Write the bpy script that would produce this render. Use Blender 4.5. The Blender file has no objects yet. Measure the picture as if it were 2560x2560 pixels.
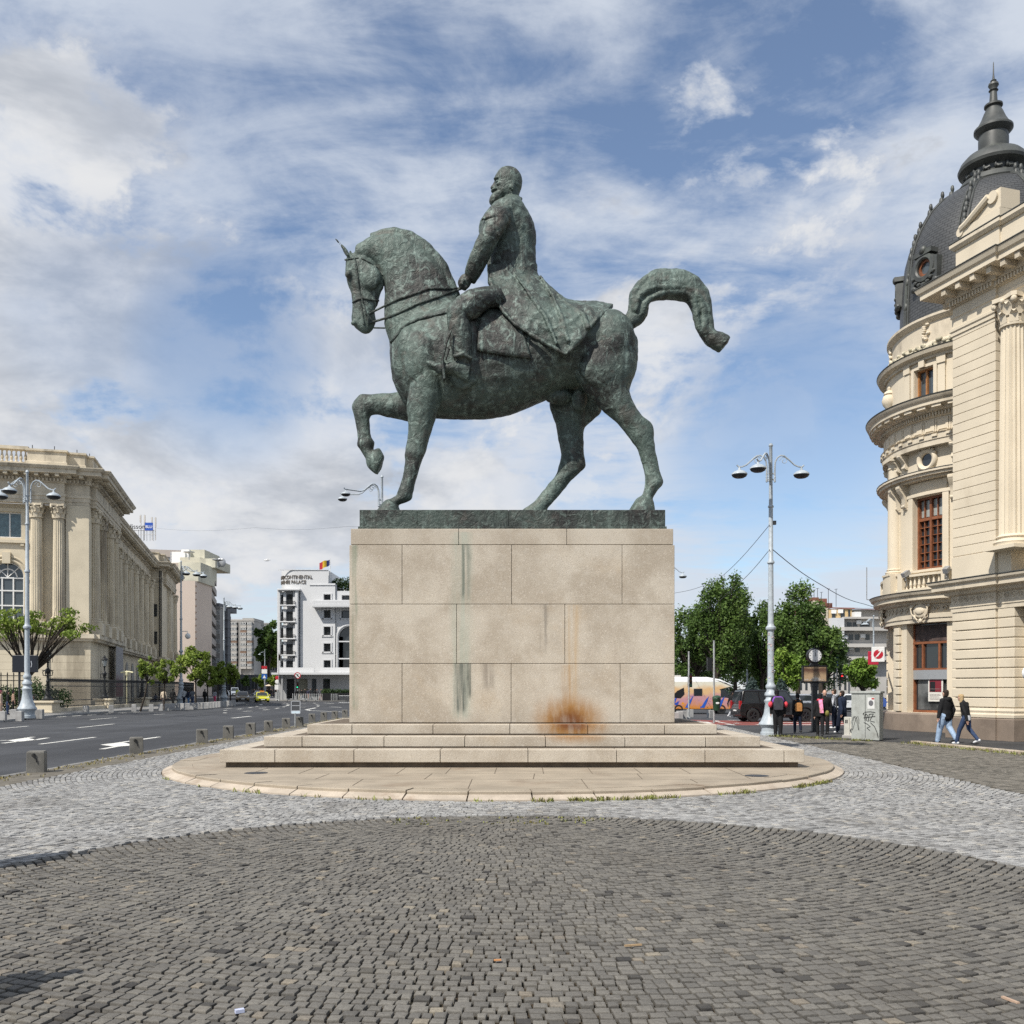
import bpy, bmesh, math, random
import numpy as np
from mathutils import Vector, Matrix
from mathutils.bvhtree import BVHTree
PI = math.pi
R = math.radians
sc = bpy.context.scene
COL = sc.collection
# ---------------------------------------------------------------- camera, sky, sun, exposure
F, HX, HY, EYE = 2368.0, 1280.0, 1720.0, 1.85
cd = bpy.data.cameras.new('camera')
cd.sensor_width = 36; cd.lens = 36*F/2560; cd.shift_y = (HY-1280)/2560
cd.clip_start = .1; cd.clip_end = 4000
cam = bpy.data.objects.new('camera', cd); COL.objects.link(cam)
cam.location = (0, 0, EYE); cam.rotation_euler = (R(90), 0, 0)
sc.camera = cam
SUN = Vector((-.53, -.58, .92)).normalized()
sl = bpy.data.lights.new('sun', 'SUN'); sl.energy = 5.0; sl.angle = R(.55); sl.color = (1, .95, .87)
so = bpy.data.objects.new('sun', sl); COL.objects.link(so)
so.rotation_euler = SUN.to_track_quat('Z', 'Y').to_euler(); so.location = (-30, -30, 60)
sc.view_settings.view_transform = 'Standard'; sc.view_settings.look = 'None'
sc.view_settings.exposure = 0.16; sc.view_settings.gamma = 1
sc.cycles.max_bounces = 6; sc.cycles.diffuse_bounces = 3; sc.cycles.transparent_max_bounces = 6
sc.cycles.use_denoising = False

class N:
    """small node-tree writer"""
    def __init__(s, tree): s.t = tree
    def a(s, typ, ins=None, **kw):
        n = s.t.nodes.new('ShaderNode'+typ)
        for k, v in kw.items(): setattr(n, k, v)
        for k, v in (ins or {}).items(): s.put(n.inputs[k], v)
        return n
    def put(s, sock, v):
        if isinstance(v, bpy.types.NodeSocket): s.t.links.new(v, sock)
        elif isinstance(v, bpy.types.Node): s.t.links.new(v.outputs[0], sock)
        else:
            if isinstance(v, tuple) and len(v) == 3 and sock.type == 'RGBA': v = v+(1,)
            sock.default_value = v
    def m(s, op, a, b=0.0, c=0.0, clamp=False):
        n = s.t.nodes.new('ShaderNodeMath'); n.operation = op; n.use_clamp = clamp
        s.put(n.inputs[0], a); s.put(n.inputs[1], b); s.put(n.inputs[2], c)
        return n.outputs[0]
    def mix(s, f, a, b, mode='MIX'):
        n = s.t.nodes.new('ShaderNodeMixRGB'); n.blend_type = mode
        s.put(n.inputs[0], f); s.put(n.inputs[1], a); s.put(n.inputs[2], b)
        return n.outputs[0]
    def noise(s, vec, scale, detail=4, rough=.55, dist=0.0):
        n = s.a('TexNoise', {'Vector': vec, 'Scale': scale, 'Detail': detail, 'Roughness': rough, 'Distortion': dist})
        return n.outputs['Fac']
    def ramp(s, f, lo, hi, v0=0.0, v1=1.0):
        n = s.t.nodes.new('ShaderNodeMapRange'); n.interpolation_type = 'SMOOTHSTEP'
        s.put(n.inputs[0], f)
        for i, v in ((1, lo), (2, hi), (3, v0), (4, v1)): s.put(n.inputs[i], v)
        return n.outputs[0]
    def mapping(s, vec, loc=(0, 0, 0), rot=(0, 0, 0), scale=(1, 1, 1)):
        return s.a('Mapping', {'Vector': vec, 'Location': loc, 'Rotation': rot, 'Scale': scale}).outputs[0]

wd = bpy.data.worlds.new('World'); sc.world = wd; wd.use_nodes = True
w = N(wd.node_tree); wd.node_tree.nodes.clear()
sky = w.a('TexSky', sky_type='NISHITA', sun_disc=False, sun_elevation=math.asin(SUN.z), sun_rotation=math.atan2(SUN.x, SUN.y),
          altitude=80, air_density=1.0, dust_density=.15, ozone_density=3.0)
dr = w.a('TexCoord').outputs['Generated']
sx = w.a('SeparateXYZ', {0: dr})
den = w.m('ADD', w.m('MAXIMUM', sx.outputs[2], 0.0), .10)
pl = w.a('CombineXYZ', {0: w.m('DIVIDE', sx.outputs[0], den), 1: w.m('DIVIDE', sx.outputs[1], den), 2: 0.0}).outputs[0]
def blob(px, py, rad, soft=.6):
    d = Vector(((px-HX)/F, 1, (HY-py)/F)).normalized()
    dot = w.a('VectorMath', {0: dr, 1: tuple(d)}, operation='DOT_PRODUCT').outputs['Value']
    c0 = math.cos(rad/F); c1 = math.cos(rad*soft*.35/F)
    return w.ramp(dot, c0, c1)
n1 = w.noise(w.mapping(pl, (1.7, .4, 0), (0, 0, R(-38)), (.95, 1.55, 1)), 1.3, 9, .62, .7)
n2 = w.noise(w.mapping(pl, (4.2, 1.1, 3), (0, 0, R(20)), (1, 1, 1)), .55, 3, .5, .2)
n3 = w.noise(w.mapping(dr, (0, 0, 2.3), (0, 0, 0), (1, 1, 1.8)), 5.5, 9, .6, .25)
n4 = w.noise(w.mapping(dr, (3, 1, 5), (0, 0, 0), (1, 1, 1.5)), 14, 7, .6, .2)
n5 = w.noise(w.mapping(pl, (.3, 2.4, 1), (0, 0, R(-40)), (1.3, 2.3, 1)), 2.8, 8, .64, .6)
cirrus = w.ramp(w.m('ADD', w.m('ADD', w.m('MULTIPLY', n1, .62), w.m('MULTIPLY', n2, .36)), w.m('ADD', w.m('MULTIPLY', n5, .34), w.m('MULTIPLY', w.m('SUBTRACT', n3, .5), .6))), .40, .74)
cirrus = w.m('MULTIPLY', cirrus, .92)
acc = None
for b in ((120, 500, 480, .7), (330, 1000, 620, .75), (700, 1120, 560, .7), (1640, 880, 330, .6), (1850, 1020, 260, .5), (1250, 1190, 600, .6), (1850, 480, 520, .6), (60, 1250, 600, .6), (1560, 1420, 420, .35)):
    v = blob(b[0], b[1], b[2]); v = w.m('MULTIPLY', v, b[3])
    acc = v if acc is None else w.m('MAXIMUM', acc, v)
gap = None
for b in ((560, 880, 300, .9), (1990, 1090, 380, .95), (2120, 820, 260, .5), (250, 780, 260, .4), (560, 230, 300, .25), (1420, 1240, 150, .3), (980, 980, 240, .3)):
    v = w.m('MULTIPLY', blob(b[0], b[1], b[2]), b[3])
    gap = v if gap is None else w.m('MAXIMUM', gap, v)
cum = w.ramp(w.m('ADD', w.m('ADD', w.m('MULTIPLY', n3, .85), w.m('MULTIPLY', n4, .3)), w.m('MULTIPLY', acc, .5)), .745, .90)
cov = w.m('MAXIMUM', cirrus, cum)
cov = w.m('MULTIPLY', cov, w.m('SUBTRACT', 1.0, w.m('MULTIPLY', gap, .82)))
cov = w.m('MAXIMUM', cov, .07)
lowh = w.ramp(sx.outputs[2], .01, .14, .55, 0)          # thin veil near the horizon
cov = w.m('MAXIMUM', cov, lowh)
grey = w.ramp(w.noise(w.mapping(dr, (7, 2, 1), (0, 0, 0), (1, 1, 2.2)), 4.2, 6, .6, .3), .40, .66)
core = w.m('MULTIPLY', w.ramp(cum, .35, 1.0), grey)
ccol = w.mix(core, (.86, .90, .97), (.58, .62, .69))
bright = w.m('MULTIPLY', w.ramp(n4, .42, .62), w.m('MULTIPLY', cum, w.m('SUBTRACT', 1.0, grey)))
ccol = w.mix(w.m('MULTIPLY', bright, .75), ccol, (1.0, 1.0, 1.0))
ccol = w.mix(w.m('MULTIPLY', w.m('SUBTRACT', 1.0, cum), .9), ccol, (.80, .87, .98))
b1 = w.a('Background', {'Color': sky, 'Strength': .125})
b2 = w.a('Background', {'Color': ccol, 'Strength': .74})
mx = w.a('MixShader', {0: cov, 1: b1, 2: b2})
w.a('OutputWorld', {0: mx.outputs[0]})

# ---------------------------------------------------------------- helpers
def at(px, py, Y): return Vector(((px-HX)*Y/F, Y, EYE+(HY-py)*Y/F))
def gnd(px, py, z=0.0):
    Y = F*(EYE-z)/(py-HY); return Vector(((px-HX)*Y/F, Y, z))

class MB:
    """collects shapes and links them as ONE mesh object"""
    def __init__(s, M=None): s.v = []; s.f = []; s.m = []; s.M = M; s.mi = 0
    def add(s, vs, fs):
        o = len(s.v)
        if s.M is None: s.v += [tuple(p) for p in vs]
        else: s.v += [tuple(s.M @ Vector(p)) for p in vs]
        s.f += [tuple(i+o for i in f) for f in fs]; s.m += [s.mi]*len(fs); return s
    def box(s, x0, x1, y0, y1, z0, z1):
        v = [(x, y, z) for z in (z0, z1) for y in (y0, y1) for x in (x0, x1)]
        return s.add(v, [(0, 2, 3, 1), (4, 5, 7, 6), (0, 1, 5, 4), (2, 6, 7, 3), (0, 4, 6, 2), (1, 3, 7, 5)])
    def obox(s, c, sz, rz=0.0, M=None):
        T = Matrix.Translation(c) @ (M if M is not None else Matrix.Rotation(rz, 4, 'Z'))
        v = [T @ Vector((x*sz[0]/2, y*sz[1]/2, z*sz[2]/2)) for z in (-1, 1) for y in (-1, 1) for x in (-1, 1)]
        return s.add(v, [(0, 2, 3, 1), (4, 5, 7, 6), (0, 1, 5, 4), (2, 6, 7, 3), (0, 4, 6, 2), (1, 3, 7, 5)])
    def prism(s, poly, z0, z1):
        n = len(poly)
        v = [(p[0], p[1], z0) for p in poly]+[(p[0], p[1], z1) for p in poly]
        return s.add(v, [tuple(range(n-1, -1, -1)), tuple(range(n, 2*n))]+[(i, (i+1) % n, n+(i+1) % n, n+i) for i in range(n)])
    def extr(s, pts, vec):
        n = len(pts); vec = Vector(vec); pts = [Vector(p) for p in pts]
        return s.add(pts+[p+vec for p in pts], [tuple(range(n-1, -1, -1)), tuple(range(n, 2*n))]+[(i, (i+1) % n, n+(i+1) % n, n+i) for i in range(n)])
    def poly(s, pts): return s.add(pts, [tuple(range(len(pts)))])
    def loft(s, rings, caps=True, closed=True):
        n = len(rings[0]); v = [p for r in rings for p in r]; f = []
        for i in range(len(rings)-1):
            for k in range(n if closed else n-1):
                a, b = i*n+k, i*n+(k+1) % n
                f.append((a, b, b+n, a+n))
        if caps:
            f.append(tuple(range(n-1, -1, -1))); f.append(tuple(range((len(rings)-1)*n, len(rings)*n)))
        return s.add(v, f)
    def tube(s, pts, r, n=8, caps=True):
        pts = [Vector(p) for p in pts]
        rr = r if isinstance(r, (list, tuple)) else [r]*len(pts)
        rings = []; up = None
        for i, p in enumerate(pts):
            d = (pts[min(i+1, len(pts)-1)]-pts[max(i-1, 0)])
            if d.length < 1e-9: d = Vector((0, 0, 1))
            d.normalize()
            if up is None:
                up = Vector((0, 0, 1)) if abs(d.z) < .9 else Vector((0, 1, 0))
            u = d.cross(up)
            if u.length < 1e-6: u = d.orthogonal()
            u.normalize(); up = u.cross(d)
            rings.append([p+(u*math.cos(2*PI*k/n)+up*math.sin(2*PI*k/n))*rr[i] for k in range(n)])
        return s.loft(rings, caps)
    def lathe(s, prof, n=16, c=(0, 0, 0), a0=0.0, a1=2*PI, caps=True):
        full = abs(a1-a0-2*PI) < 1e-6; c = Vector(c); k = n if full else n+1
        v = []
        for (r, z) in prof:
            for i in range(k):
                a = a0+(a1-a0)*i/n
                v.append(c+Vector((r*math.cos(a), r*math.sin(a), z)))
        f = []
        for j in range(len(prof)-1):
            for i in range(n):
                p, q = j*k+i, j*k+(i+1) % k
                f.append((p, q, q+k, p+k))
        s.add(v, f)
        if full and caps:
            o = len(s.v)-len(v)
            if prof[0][0] > 1e-4: s.f.append(tuple(o+i for i in range(k-1, -1, -1))); s.m.append(s.mi)
            if prof[-1][0] > 1e-4: s.f.append(tuple(o+(len(prof)-1)*k+i for i in range(k))); s.m.append(s.mi)
        return s
    def ell(s, c, r, nu=12, nv=8, M=None):
        c = Vector(c); v = []; f = []
        for j in range(nv+1):
            t = PI*j/nv
            for i in range(nu):
                a = 2*PI*i/nu
                p = Vector((r[0]*math.sin(t)*math.cos(a), r[1]*math.sin(t)*math.sin(a), r[2]*math.cos(t)))
                v.append(c+(M @ p if M is not None else p))
        for j in range(nv):
            for i in range(nu):
                a, b = j*nu+i, j*nu+(i+1) % nu
                f.append((a, a+nu, b+nu, b))
        return s.add(v, f)
    def build(s, name, mat, parent=None, smooth=None, bevel=0.0):
        me = bpy.data.meshes.new(name); me.from_pydata(s.v, [], s.f)
        mats = mat if isinstance(mat, (list, tuple)) else [mat]
        for m in mats: me.materials.append(m)
        if len(mats) > 1: me.polygons.foreach_set('material_index', s.m)
        if smooth is not None:
            me.polygons.foreach_set('use_smooth', [True]*len(me.polygons))
            me.set_sharp_from_angle(angle=R(smooth))
        me.update()
        o = bpy.data.objects.new(name, me); COL.objects.link(o)
        if bevel:
            b = o.modifiers.new('bevel', 'BEVEL'); b.width = bevel; b.segments = 2; b.limit_method = 'ANGLE'; b.angle_limit = R(40)
        if parent is not None: attach(o, parent)
        return o

INV = {}
def attach(o, parent):
    o.parent = parent
    if parent.name in INV: o.matrix_parent_inverse = INV[parent.name]
def tag(o, label, cat, group=None, kind=None):
    if label: o['label'] = label
    if cat: o['category'] = cat
    if group: o['group'] = group
    if kind: o['kind'] = kind
    return o
def thing(name, label, cat, loc=(0, 0, 0), rz=0.0, group=None, world=False):
    """an Empty at the thing's base; world=True: its parts are written in world coordinates"""
    o = bpy.data.objects.new(name, None); COL.objects.link(o); o.location = loc; o.rotation_euler = (0, 0, rz)
    o.empty_display_size = .2
    tag(o, label, cat, group)
    if world: INV[o.name] = Matrix.Translation(Vector(loc)).inverted()
    return o
def structure(o): o['kind'] = 'structure'; return o
def kids(o):
    out = KIDS.get(o.name)
    return out if out is not None else [c for c in bpy.data.objects if c.parent == o]
KIDS = {}
def dup(root, loc, rz=0.0, label=None, scale=None):
    """a copy of a thing with copies of its parts and sub-parts"""
    def rec(o, par):
        c = o.copy(); COL.objects.link(c)
        if par is not None: c.parent = par
        if o.name not in KIDS: KIDS[o.name] = [k for k in bpy.data.objects if k.parent == o]
        for k in KIDS[o.name]: rec(k, c)
        return c
    r = rec(root, None); r.location = loc; r.rotation_euler = (0, 0, rz)
    if scale: r.scale = (scale, scale, scale)
    if label: r['label'] = label
    return r
def interp(xs, ys, x):
    return float(np.interp(x, xs, ys))

# ---------------------------------------------------------------- materials
def mk(name, col, rough=.75, var=.18, scale=2.0, bump=.0, bscale=30.0, col2=None, spec=.3, metal=0.0, dirt=None, dirts=.8, dlo=.52, dhi=.75, stretch=None, fine=0.0):
    m = bpy.data.materials.new(name); m.use_nodes = True; n = N(m.node_tree)
    b = m.node_tree.nodes['Principled BSDF']
    pos = n.a('NewGeometry').outputs['Position']
    c = col
    f1 = n.noise(pos, scale, 5, .6)
    if var:
        lo = tuple(x*(1-var) for x in (col2 or col)); hi = tuple(min(1, x*(1+var)) for x in col)
        c = n.mix(n.ramp(f1, .3, .7), lo, hi)
    if fine:
        f2 = n.noise(pos, bscale*1.3, 3, .6)
        c = n.mix(n.ramp(f2, .35, .65, 0, fine), c, tuple(x*.55 for x in col))
    if dirt:
        f3 = n.noise(n.mapping(pos, (3, 1, 2), (0, 0, 0), stretch or (1, 1, .25)), dirts, 7, .65)
        c = n.mix(n.m('MULTIPLY', n.ramp(f3, dlo, dhi), .8), c, dirt)
    n.put(b.inputs['Base Color'], c)
    b.inputs['Roughness'].default_value = rough
    b.inputs['Specular IOR Level'].default_value = spec
    b.inputs['Metallic'].default_value = metal
    if bump:
        f4 = n.noise(pos, bscale, 4, .6)
        bp = n.a('Bump', {'Height': f4, 'Strength': bump, 'Distance': .5/bscale})
        n.put(b.inputs['Normal'], bp.outputs[0])
    return m
def flat(name, col, rough=.5, spec=.4, metal=0.0, emit=None, es=1.0, coat=0.0):
    m = bpy.data.materials.new(name); m.use_nodes = True; n = N(m.node_tree)
    b = m.node_tree.nodes['Principled BSDF']
    pos = n.a('NewGeometry').outputs['Position']
    f = n.noise(pos, 9, 3)
    n.put(b.inputs['Base Color'], n.mix(f, tuple(x*.9 for x in col), tuple(min(1, x*1.08) for x in col)))
    b.inputs['Roughness'].default_value = rough; b.inputs['Specular IOR Level'].default_value = spec; b.inputs['Metallic'].default_value = metal
    if coat: b.inputs['Coat Weight'].default_value = coat
    if emit: b.inputs['Emission Color'].default_value = emit+(1,); b.inputs['Emission Strength'].default_value = es
    return m
def glassy(name, col, rough=.06):
    m = flat(name, col, rough, .7); return m
M = {}
M['glass'] = glassy('dark_window_glass', (.022, .027, .031))
M['glass2'] = glassy('grey_window_glass', (.06, .075, .085), .12)
M['white'] = flat('white_paint', (.72, .72, .70), .45)
M['black'] = flat('black_paint', (.012, .012, .013), .4)
M['dark'] = flat('dark_metal', (.03, .032, .035), .5)
M['lampgrey'] = mk('grey_lamp_paint', (.36, .40, .43), .45, .12, 6, .05, 60, dirt=(.20, .22, .23), dirts=3, dlo=.55, spec=.4)
M['iron'] = mk('black_iron', (.018, .019, .020), .5, .2, 8)
M['steel'] = flat('grey_steel', (.35, .36, .37), .4, .5, .4)
M['rubber'] = flat('tyre_rubber', (.015, .015, .015), .8)
# ---------------------------------------------------------------- stone and bronze
def m_granite():
    m = bpy.data.materials.new('beige_granite'); m.use_nodes = True; n = N(m.node_tree)
    b = m.node_tree.nodes['Principled BSDF']
    pos = n.a('NewGeometry').outputs['Position']; s = n.a('SeparateXYZ', {0: pos}); X, Z = s.outputs[0], s.outputs[2]
    big = n.noise(pos, .9, 6, .6, .4); mid = n.noise(pos, 6, 5, .6); gr = n.noise(pos, 55, 3, .7)
    c = n.mix(n.ramp(big, .34, .66), (.355, .305, .24), (.475, .425, .35))
    c = n.mix(n.ramp(mid, .45, .75, 0, .35), c, (.46, .42, .36))
    c = n.mix(n.ramp(n.noise(pos, .55, 5, .6, .6), .55, .75, 0, .3), c, (.40, .30, .19))
    c = n.mix(n.ramp(gr, .54, .66, 0, .62), c, (.23, .185, .14))
    c = n.mix(n.ramp(n.noise(pos, 34, 2), .58, .68, 0, .35), c, (.66, .60, .52))
    wob = n.m('MULTIPLY', n.m('SUBTRACT', n.noise(n.mapping(pos, (0, 0, 0), (0, 0, 0), (1, 1, .35)), 3.5, 5, .6), .5), .5)
    strk = n.noise(n.mapping(pos, (0, 0, 0), (0, 0, 0), (9, 9, .35)), 1.2, 5, .6)
    def streak(x0, w0, z0, z1, col, amt, c, keep=.2):
        d = n.m('ABSOLUTE', n.m('SUBTRACT', n.m('ADD', X, n.m('MULTIPLY', wob, .5)), x0))
        a = n.ramp(d, w0, w0*.15)
        a = n.m('MULTIPLY', a, n.m('MULTIPLY', n.ramp(Z, z0, z0+.25), n.ramp(Z, z1+.02, z1-.02)))
        a = n.m('MULTIPLY', a, n.ramp(strk, .33, .62, keep, 1))
        return n.mix(n.m('MULTIPLY', a, amt), c, col)
    c = streak(-1.21, .36, 1.0, 5.6, (.30, .36, .30), .5, c, .35)
    c = streak(-1.15, .19, 3.9, 5.30, (.09, .105, .085), .75, c, .0)
    c = streak(-1.24, .20, 1.15, 2.44, (.05, .062, .055), .95, c, .25)
    c = streak(-1.02, .11, 1.5, 2.44, (.05, .06, .05), .8, c, .1)
    c = streak(-.58, .20, 1.7, 2.44, (.17, .14, .11), .6, c, .0)
    c = streak(1.45, .26, 1.0, 3.85, (.40, .25, .10), .42, c, .0)
    c = streak(1.30, .18, 1.0, 2.40, (.30, .17, .07), .5, c, .0)
    c = streak(.78, .12, 2.6, 3.86, (.17, .15, .125), .6, c, .0)
    c = streak(-3.8, .10, 1.2, 5.28, (.14, .19, .13), .6, c, .2)
    # rust bloom round the foot of the pedestal and on the top step
    dx = n.m('DIVIDE', n.m('ADD', n.m('SUBTRACT', X, 1.38), n.m('MULTIPLY', wob, .5)), 1.08)
    dz = n.m('DIVIDE', n.m('SUBTRACT', Z, n.m('ADD', 1.03, n.m('MULTIPLY', wob, .5))), .80)
    dz2 = n.m('MULTIPLY', dz, n.ramp(dz, -.2, .2, 1.5, 1))
    rr = n.m('SQRT', n.m('ADD', n.m('MULTIPLY', dx, dx), n.m('MULTIPLY', dz2, dz2)))
    ru = n.m('MULTIPLY', n.ramp(rr, 1.0, .35), n.ramp(n.noise(n.mapping(pos, (0, 0, 0), (0, 0, 0), (3, 3, .9)), 2.2, 5, .6), .28, .62, .58, 1))
    zlim = n.m('MULTIPLY', n.ramp(Z, .42, .62), 1.0)
    ru = n.m('MULTIPLY', ru, zlim)
    c = n.mix(n.m('MULTIPLY', ru, .96), c, n.mix(n.ramp(rr, .5, .12), (.29, .14, .035), (.15, .048, .011)))
    n.put(b.inputs['Base Color'], c)
    b.inputs['Roughness'].default_value = .82; b.inputs['Specular IOR Level'].default_value = .25
    bp = n.a('Bump', {'Height': n.noise(pos, 42, 4, .7), 'Strength': .55, 'Distance': .012})
    n.put(b.inputs['Normal'], bp.outputs[0])
    return m
def m_bronze(name, dark=1.0):
    m = bpy.data.materials.new(name); m.use_nodes = True; n = N(m.node_tree)
    b = m.node_tree.nodes['Principled BSDF']
    pos = n.a('NewGeometry').outputs['Position']
    big = n.noise(pos, .8, 5, .58, .5); mid = n.noise(pos, 5, 6, .65, .8); st = n.noise(n.mapping(pos, (0, 0, 0), (0, 0, 0), (5, 5, .6)), 1.4, 6, .65)
    c = n.mix(n.ramp(big, .34, .62), (.034*dark, .035*dark, .032*dark), (.092*dark, .126*dark, .108*dark))
    c = n.mix(n.ramp(mid, .50, .64, 0, .7), c, (.19*dark, .25*dark, .22*dark))
    c = n.mix(n.ramp(st, .54, .70, 0, .75), c, (.23*dark, .30*dark, .265*dark))
    c = n.mix(n.ramp(n.noise(pos, 1.9, 6, .6, 1.0), .52, .70, 0, .55), c, (.105*dark, .088*dark, .074*dark))
    c = n.mix(n.ramp(n.noise(pos, 8, 5, .65, .8), .56, .66, 0, .6), c, (.03, .031, .027))
    n.put(b.inputs['Base Color'], c)
    b.inputs['Roughness'].default_value = .55; b.inputs['Specular IOR Level'].default_value = .38; b.inputs['Metallic'].default_value = .12
    h = n.m('ADD', n.m('MULTIPLY', n.noise(pos, 5, 5, .6, 1.4), .85), n.m('MULTIPLY', n.noise(pos, 17, 3, .6, .8), .22))
    bp = n.a('Bump', {'Height': h, 'Strength': .7, 'Distance': .07})
    n.put(b.inputs['Normal'], bp.outputs[0])
    return m
M['granite'] = m_granite(); M['bronze'] = m_bronze('patinated_bronze', .9); M['bronzedark'] = m_bronze('dark_bronze', .55)
M['pave'] = mk('beige_paving_slab', (.33, .28, .215), .8, .16, 1.2, .25, 45, dirt=(.20, .145, .10), dirts=.7, stretch=(1, 1, 1), fine=.3)
M['joint'] = mk('dark_joint', (.12, .095, .07), .9, .2, 5)

# ---- round platform with its bevelled kerb
PC = Vector((-.2, 23.38, 0)); PR = 7.9
plat = thing('monument_platform', 'low round beige paved platform under the steps of the horseman statue', 'platform', PC, world=True)
mb = MB()
mb.lathe([(0.01, .135), (PR-.62, .135), (PR-.62, .10)], 160, PC)
mb.build('platform_floor', M['pave'], plat)
jb = MB()
def slab_joint(p, q, w=.007, z=.1385):
    p = Vector(p); q = Vector(q); d = (q-p).normalized(); s = Vector((-d.y, d.x))*w
    jb.add([(p.x-s.x, p.y-s.y, z), (q.x-s.x, q.y-s.y, z), (q.x+s.x, q.y+s.y, z), (p.x+s.x, p.y+s.y, z)], [(0, 1, 2, 3)])
random.seed(4)
yy = [18.95, 17.8]
for y in yy:
    hw = math.sqrt((PR-.66)**2-(y-PC.y)**2); slab_joint((PC.x-hw, y), (PC.x+hw, y))
for k in range(-6, 8):
    x = k*.98-.35; y0 = 20.3
    if math.hypot(x-PC.x, yy[0]-PC.y) < PR-.7: slab_joint((x, yy[0]), (x+.02, y0))
for k in range(-2, 3):
    x = k*2.05+.4
    y0 = max(yy[1], PC.y-math.sqrt(max(.1, (PR-.66)**2-(x-PC.x)**2)))
    slab_joint((x, yy[1]), (x+.05, yy[0]))
    yb = PC.y-math.sqrt(max(.1, (PR-.66)**2-(x+.9-PC.x)**2))
    if yb < yy[1]-.1: slab_joint((x+.9, yb), (x+.9, yy[1]))
for sgn in (-1, 1):
    slab_joint((sgn*6.8+PC.x, 23.3), (sgn*5.4, 20.6)); slab_joint((PC.x+sgn*6.9, 25.2), (sgn*5.5, 25.2))
jb.build('slab_joints', M['joint'], plat)
nk = 46
top = MB(); low = MB()
for k in range(nk):
    a0 = 2*PI*k/nk+.0016; a1 = 2*PI*(k+1)/nk-.0016
    def sect(a, prof): return [PC+Vector((r*math.cos(a), r*math.sin(a), z)) for r, z in prof]
    dz = random.uniform(-.008, .008); dr_ = random.uniform(-.004, .004)
    prof1 = [(PR-.62, .05), (PR-.615, .136+dz), (PR-.20+dr_, .140+dz), (PR-.185+dr_, .128+dz), (PR-.19+dr_, .05)]
    prof2 = [(PR-.24, .0), (PR-.24, .085+dz), (PR-.17+dr_, .085+dz), (PR+.015+dr_, .022), (PR+.02+dr_, -.05), (PR-.24, -.05)]
    st = [a0+(a1-a0)*i/4 for i in range(5)]
    top.loft([sect(a, prof1) for a in st]); low.loft([sect(a, prof2) for a in st])
M['kerbstone'] = mk('pale_kerb_stone', (.44, .375, .30), .85, .18, 1.5, .3, 40, dirt=(.22, .15, .10), dirts=1.2, stretch=(1, 1, 1), fine=.35)
top.build('rim_slabs', M['pave'], plat); low.build('kerb_ring', M['kerbstone'], plat)
for sx_ in (-1, 1):
    q = gnd(640, 1932, .14) if sx_ < 0 else gnd(1892, 1939, .14)
    d = MB(); d.lathe([(.01, .004), (.22, .004), (.235, 0.0)], 24, (q.x, q.y, .139)); d.build('drain_cover', M['dark'], plat)

# ---- steps and pedestal
ped = thing('stone_pedestal', 'tall beige granite block pedestal on three steps with green and rust stains', 'pedestal', (0, 24.2, .14), world=True)
random.seed(11)
CY = 24.2
def course(mb, W, yf, z0, z1, cuts, g=.006, jit=.004, back=None, cx=0.0):
    """one course of stones round a core: front stones from cuts (-1..1), plain stones on the other sides"""
    yb = back if back is not None else 2*CY-yf
    xs = [cx-W/2]+[cx+c*W/2 for c in cuts]+[cx+W/2]
    for a, b in zip(xs, xs[1:]):
        j = random.uniform(-jit, jit)
        mb.box(a+g, b-g, yf+j, yf+.55, z0+g, z1-g)
        mb.box(a+g, b-g, yb-.55, yb-j, z0+g, z1-g)
    for sx in (-1, 1):
        e = cx+sx*W/2
        x0, x1 = sorted((e, e-sx*.55))
        n = max(1, int(round((yb-yf-1.1)/1.6)))
        for k in range(n):
            ya = yf+.55+(yb-yf-1.1)*k/n; ye = yf+.55+(yb-yf-1.1)*(k+1)/n
            mb.box(x0, x1, ya+g, ye-g, z0+g, z1-g)
core = MB()
mb = MB(); course(mb, 12.58, 20.35, .245, .53, [-.955+.09*0, -.55, -.255, .045, .345, .645, .90][1:] if 0 else [-.81, -.54, -.245, .055, .358, .66, .93]); mb.build('bottom_step', M['granite'], ped, bevel=.012)
mb = MB(); course(mb, 11.07, 21.10, .535, .776, [-.845, -.515, -.19, .135, .455, .78]); mb.build('middle_step', M['granite'], ped, bevel=.012)
mb = MB(); course(mb, 9.485, 21.9, .781, 1.011, [-.78, -.385, -.01, .37, .745]); mb.build('top_step', M['granite'], ped, bevel=.012)
c = MB(); c.box(-6.29+.5, 6.29-.5, 20.85, 2*CY-20.85, .16, .526); c.box(-5.5, 5.5, 21.0, 27.4, .2, .5)
c.box(-5, 5, 21.6, 26.8, .5, .772); c.box(-4.6, 4.6, 22.4, 26, .7, 1.006)
c.box(-6.18, 6.18, 20.46, 27.9, .10, .30)
c.box(-3.85, 3.85, 22.82, 25.58, .99, 5.675)
c.build('mortar_core', M['joint'], ped)
rows = [(1.014, 2.436, [-.675, -.005, .665]), (2.436, 3.863, [-.34, .325]), (3.863, 5.289, [-.675, -.002, .677])]
for z0, z1, cu in rows:
    mb = MB(); course(mb, 7.82, 22.75, z0, z1, cu, .005, .003); mb.build('block_course', M['granite'], ped, bevel=.009)
mb = MB(); course(mb, 7.76, 22.765, 5.292, 5.683, [-.33, .34], .005, .003); mb.build('coping_course', M['granite'], ped, bevel=.012)

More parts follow.
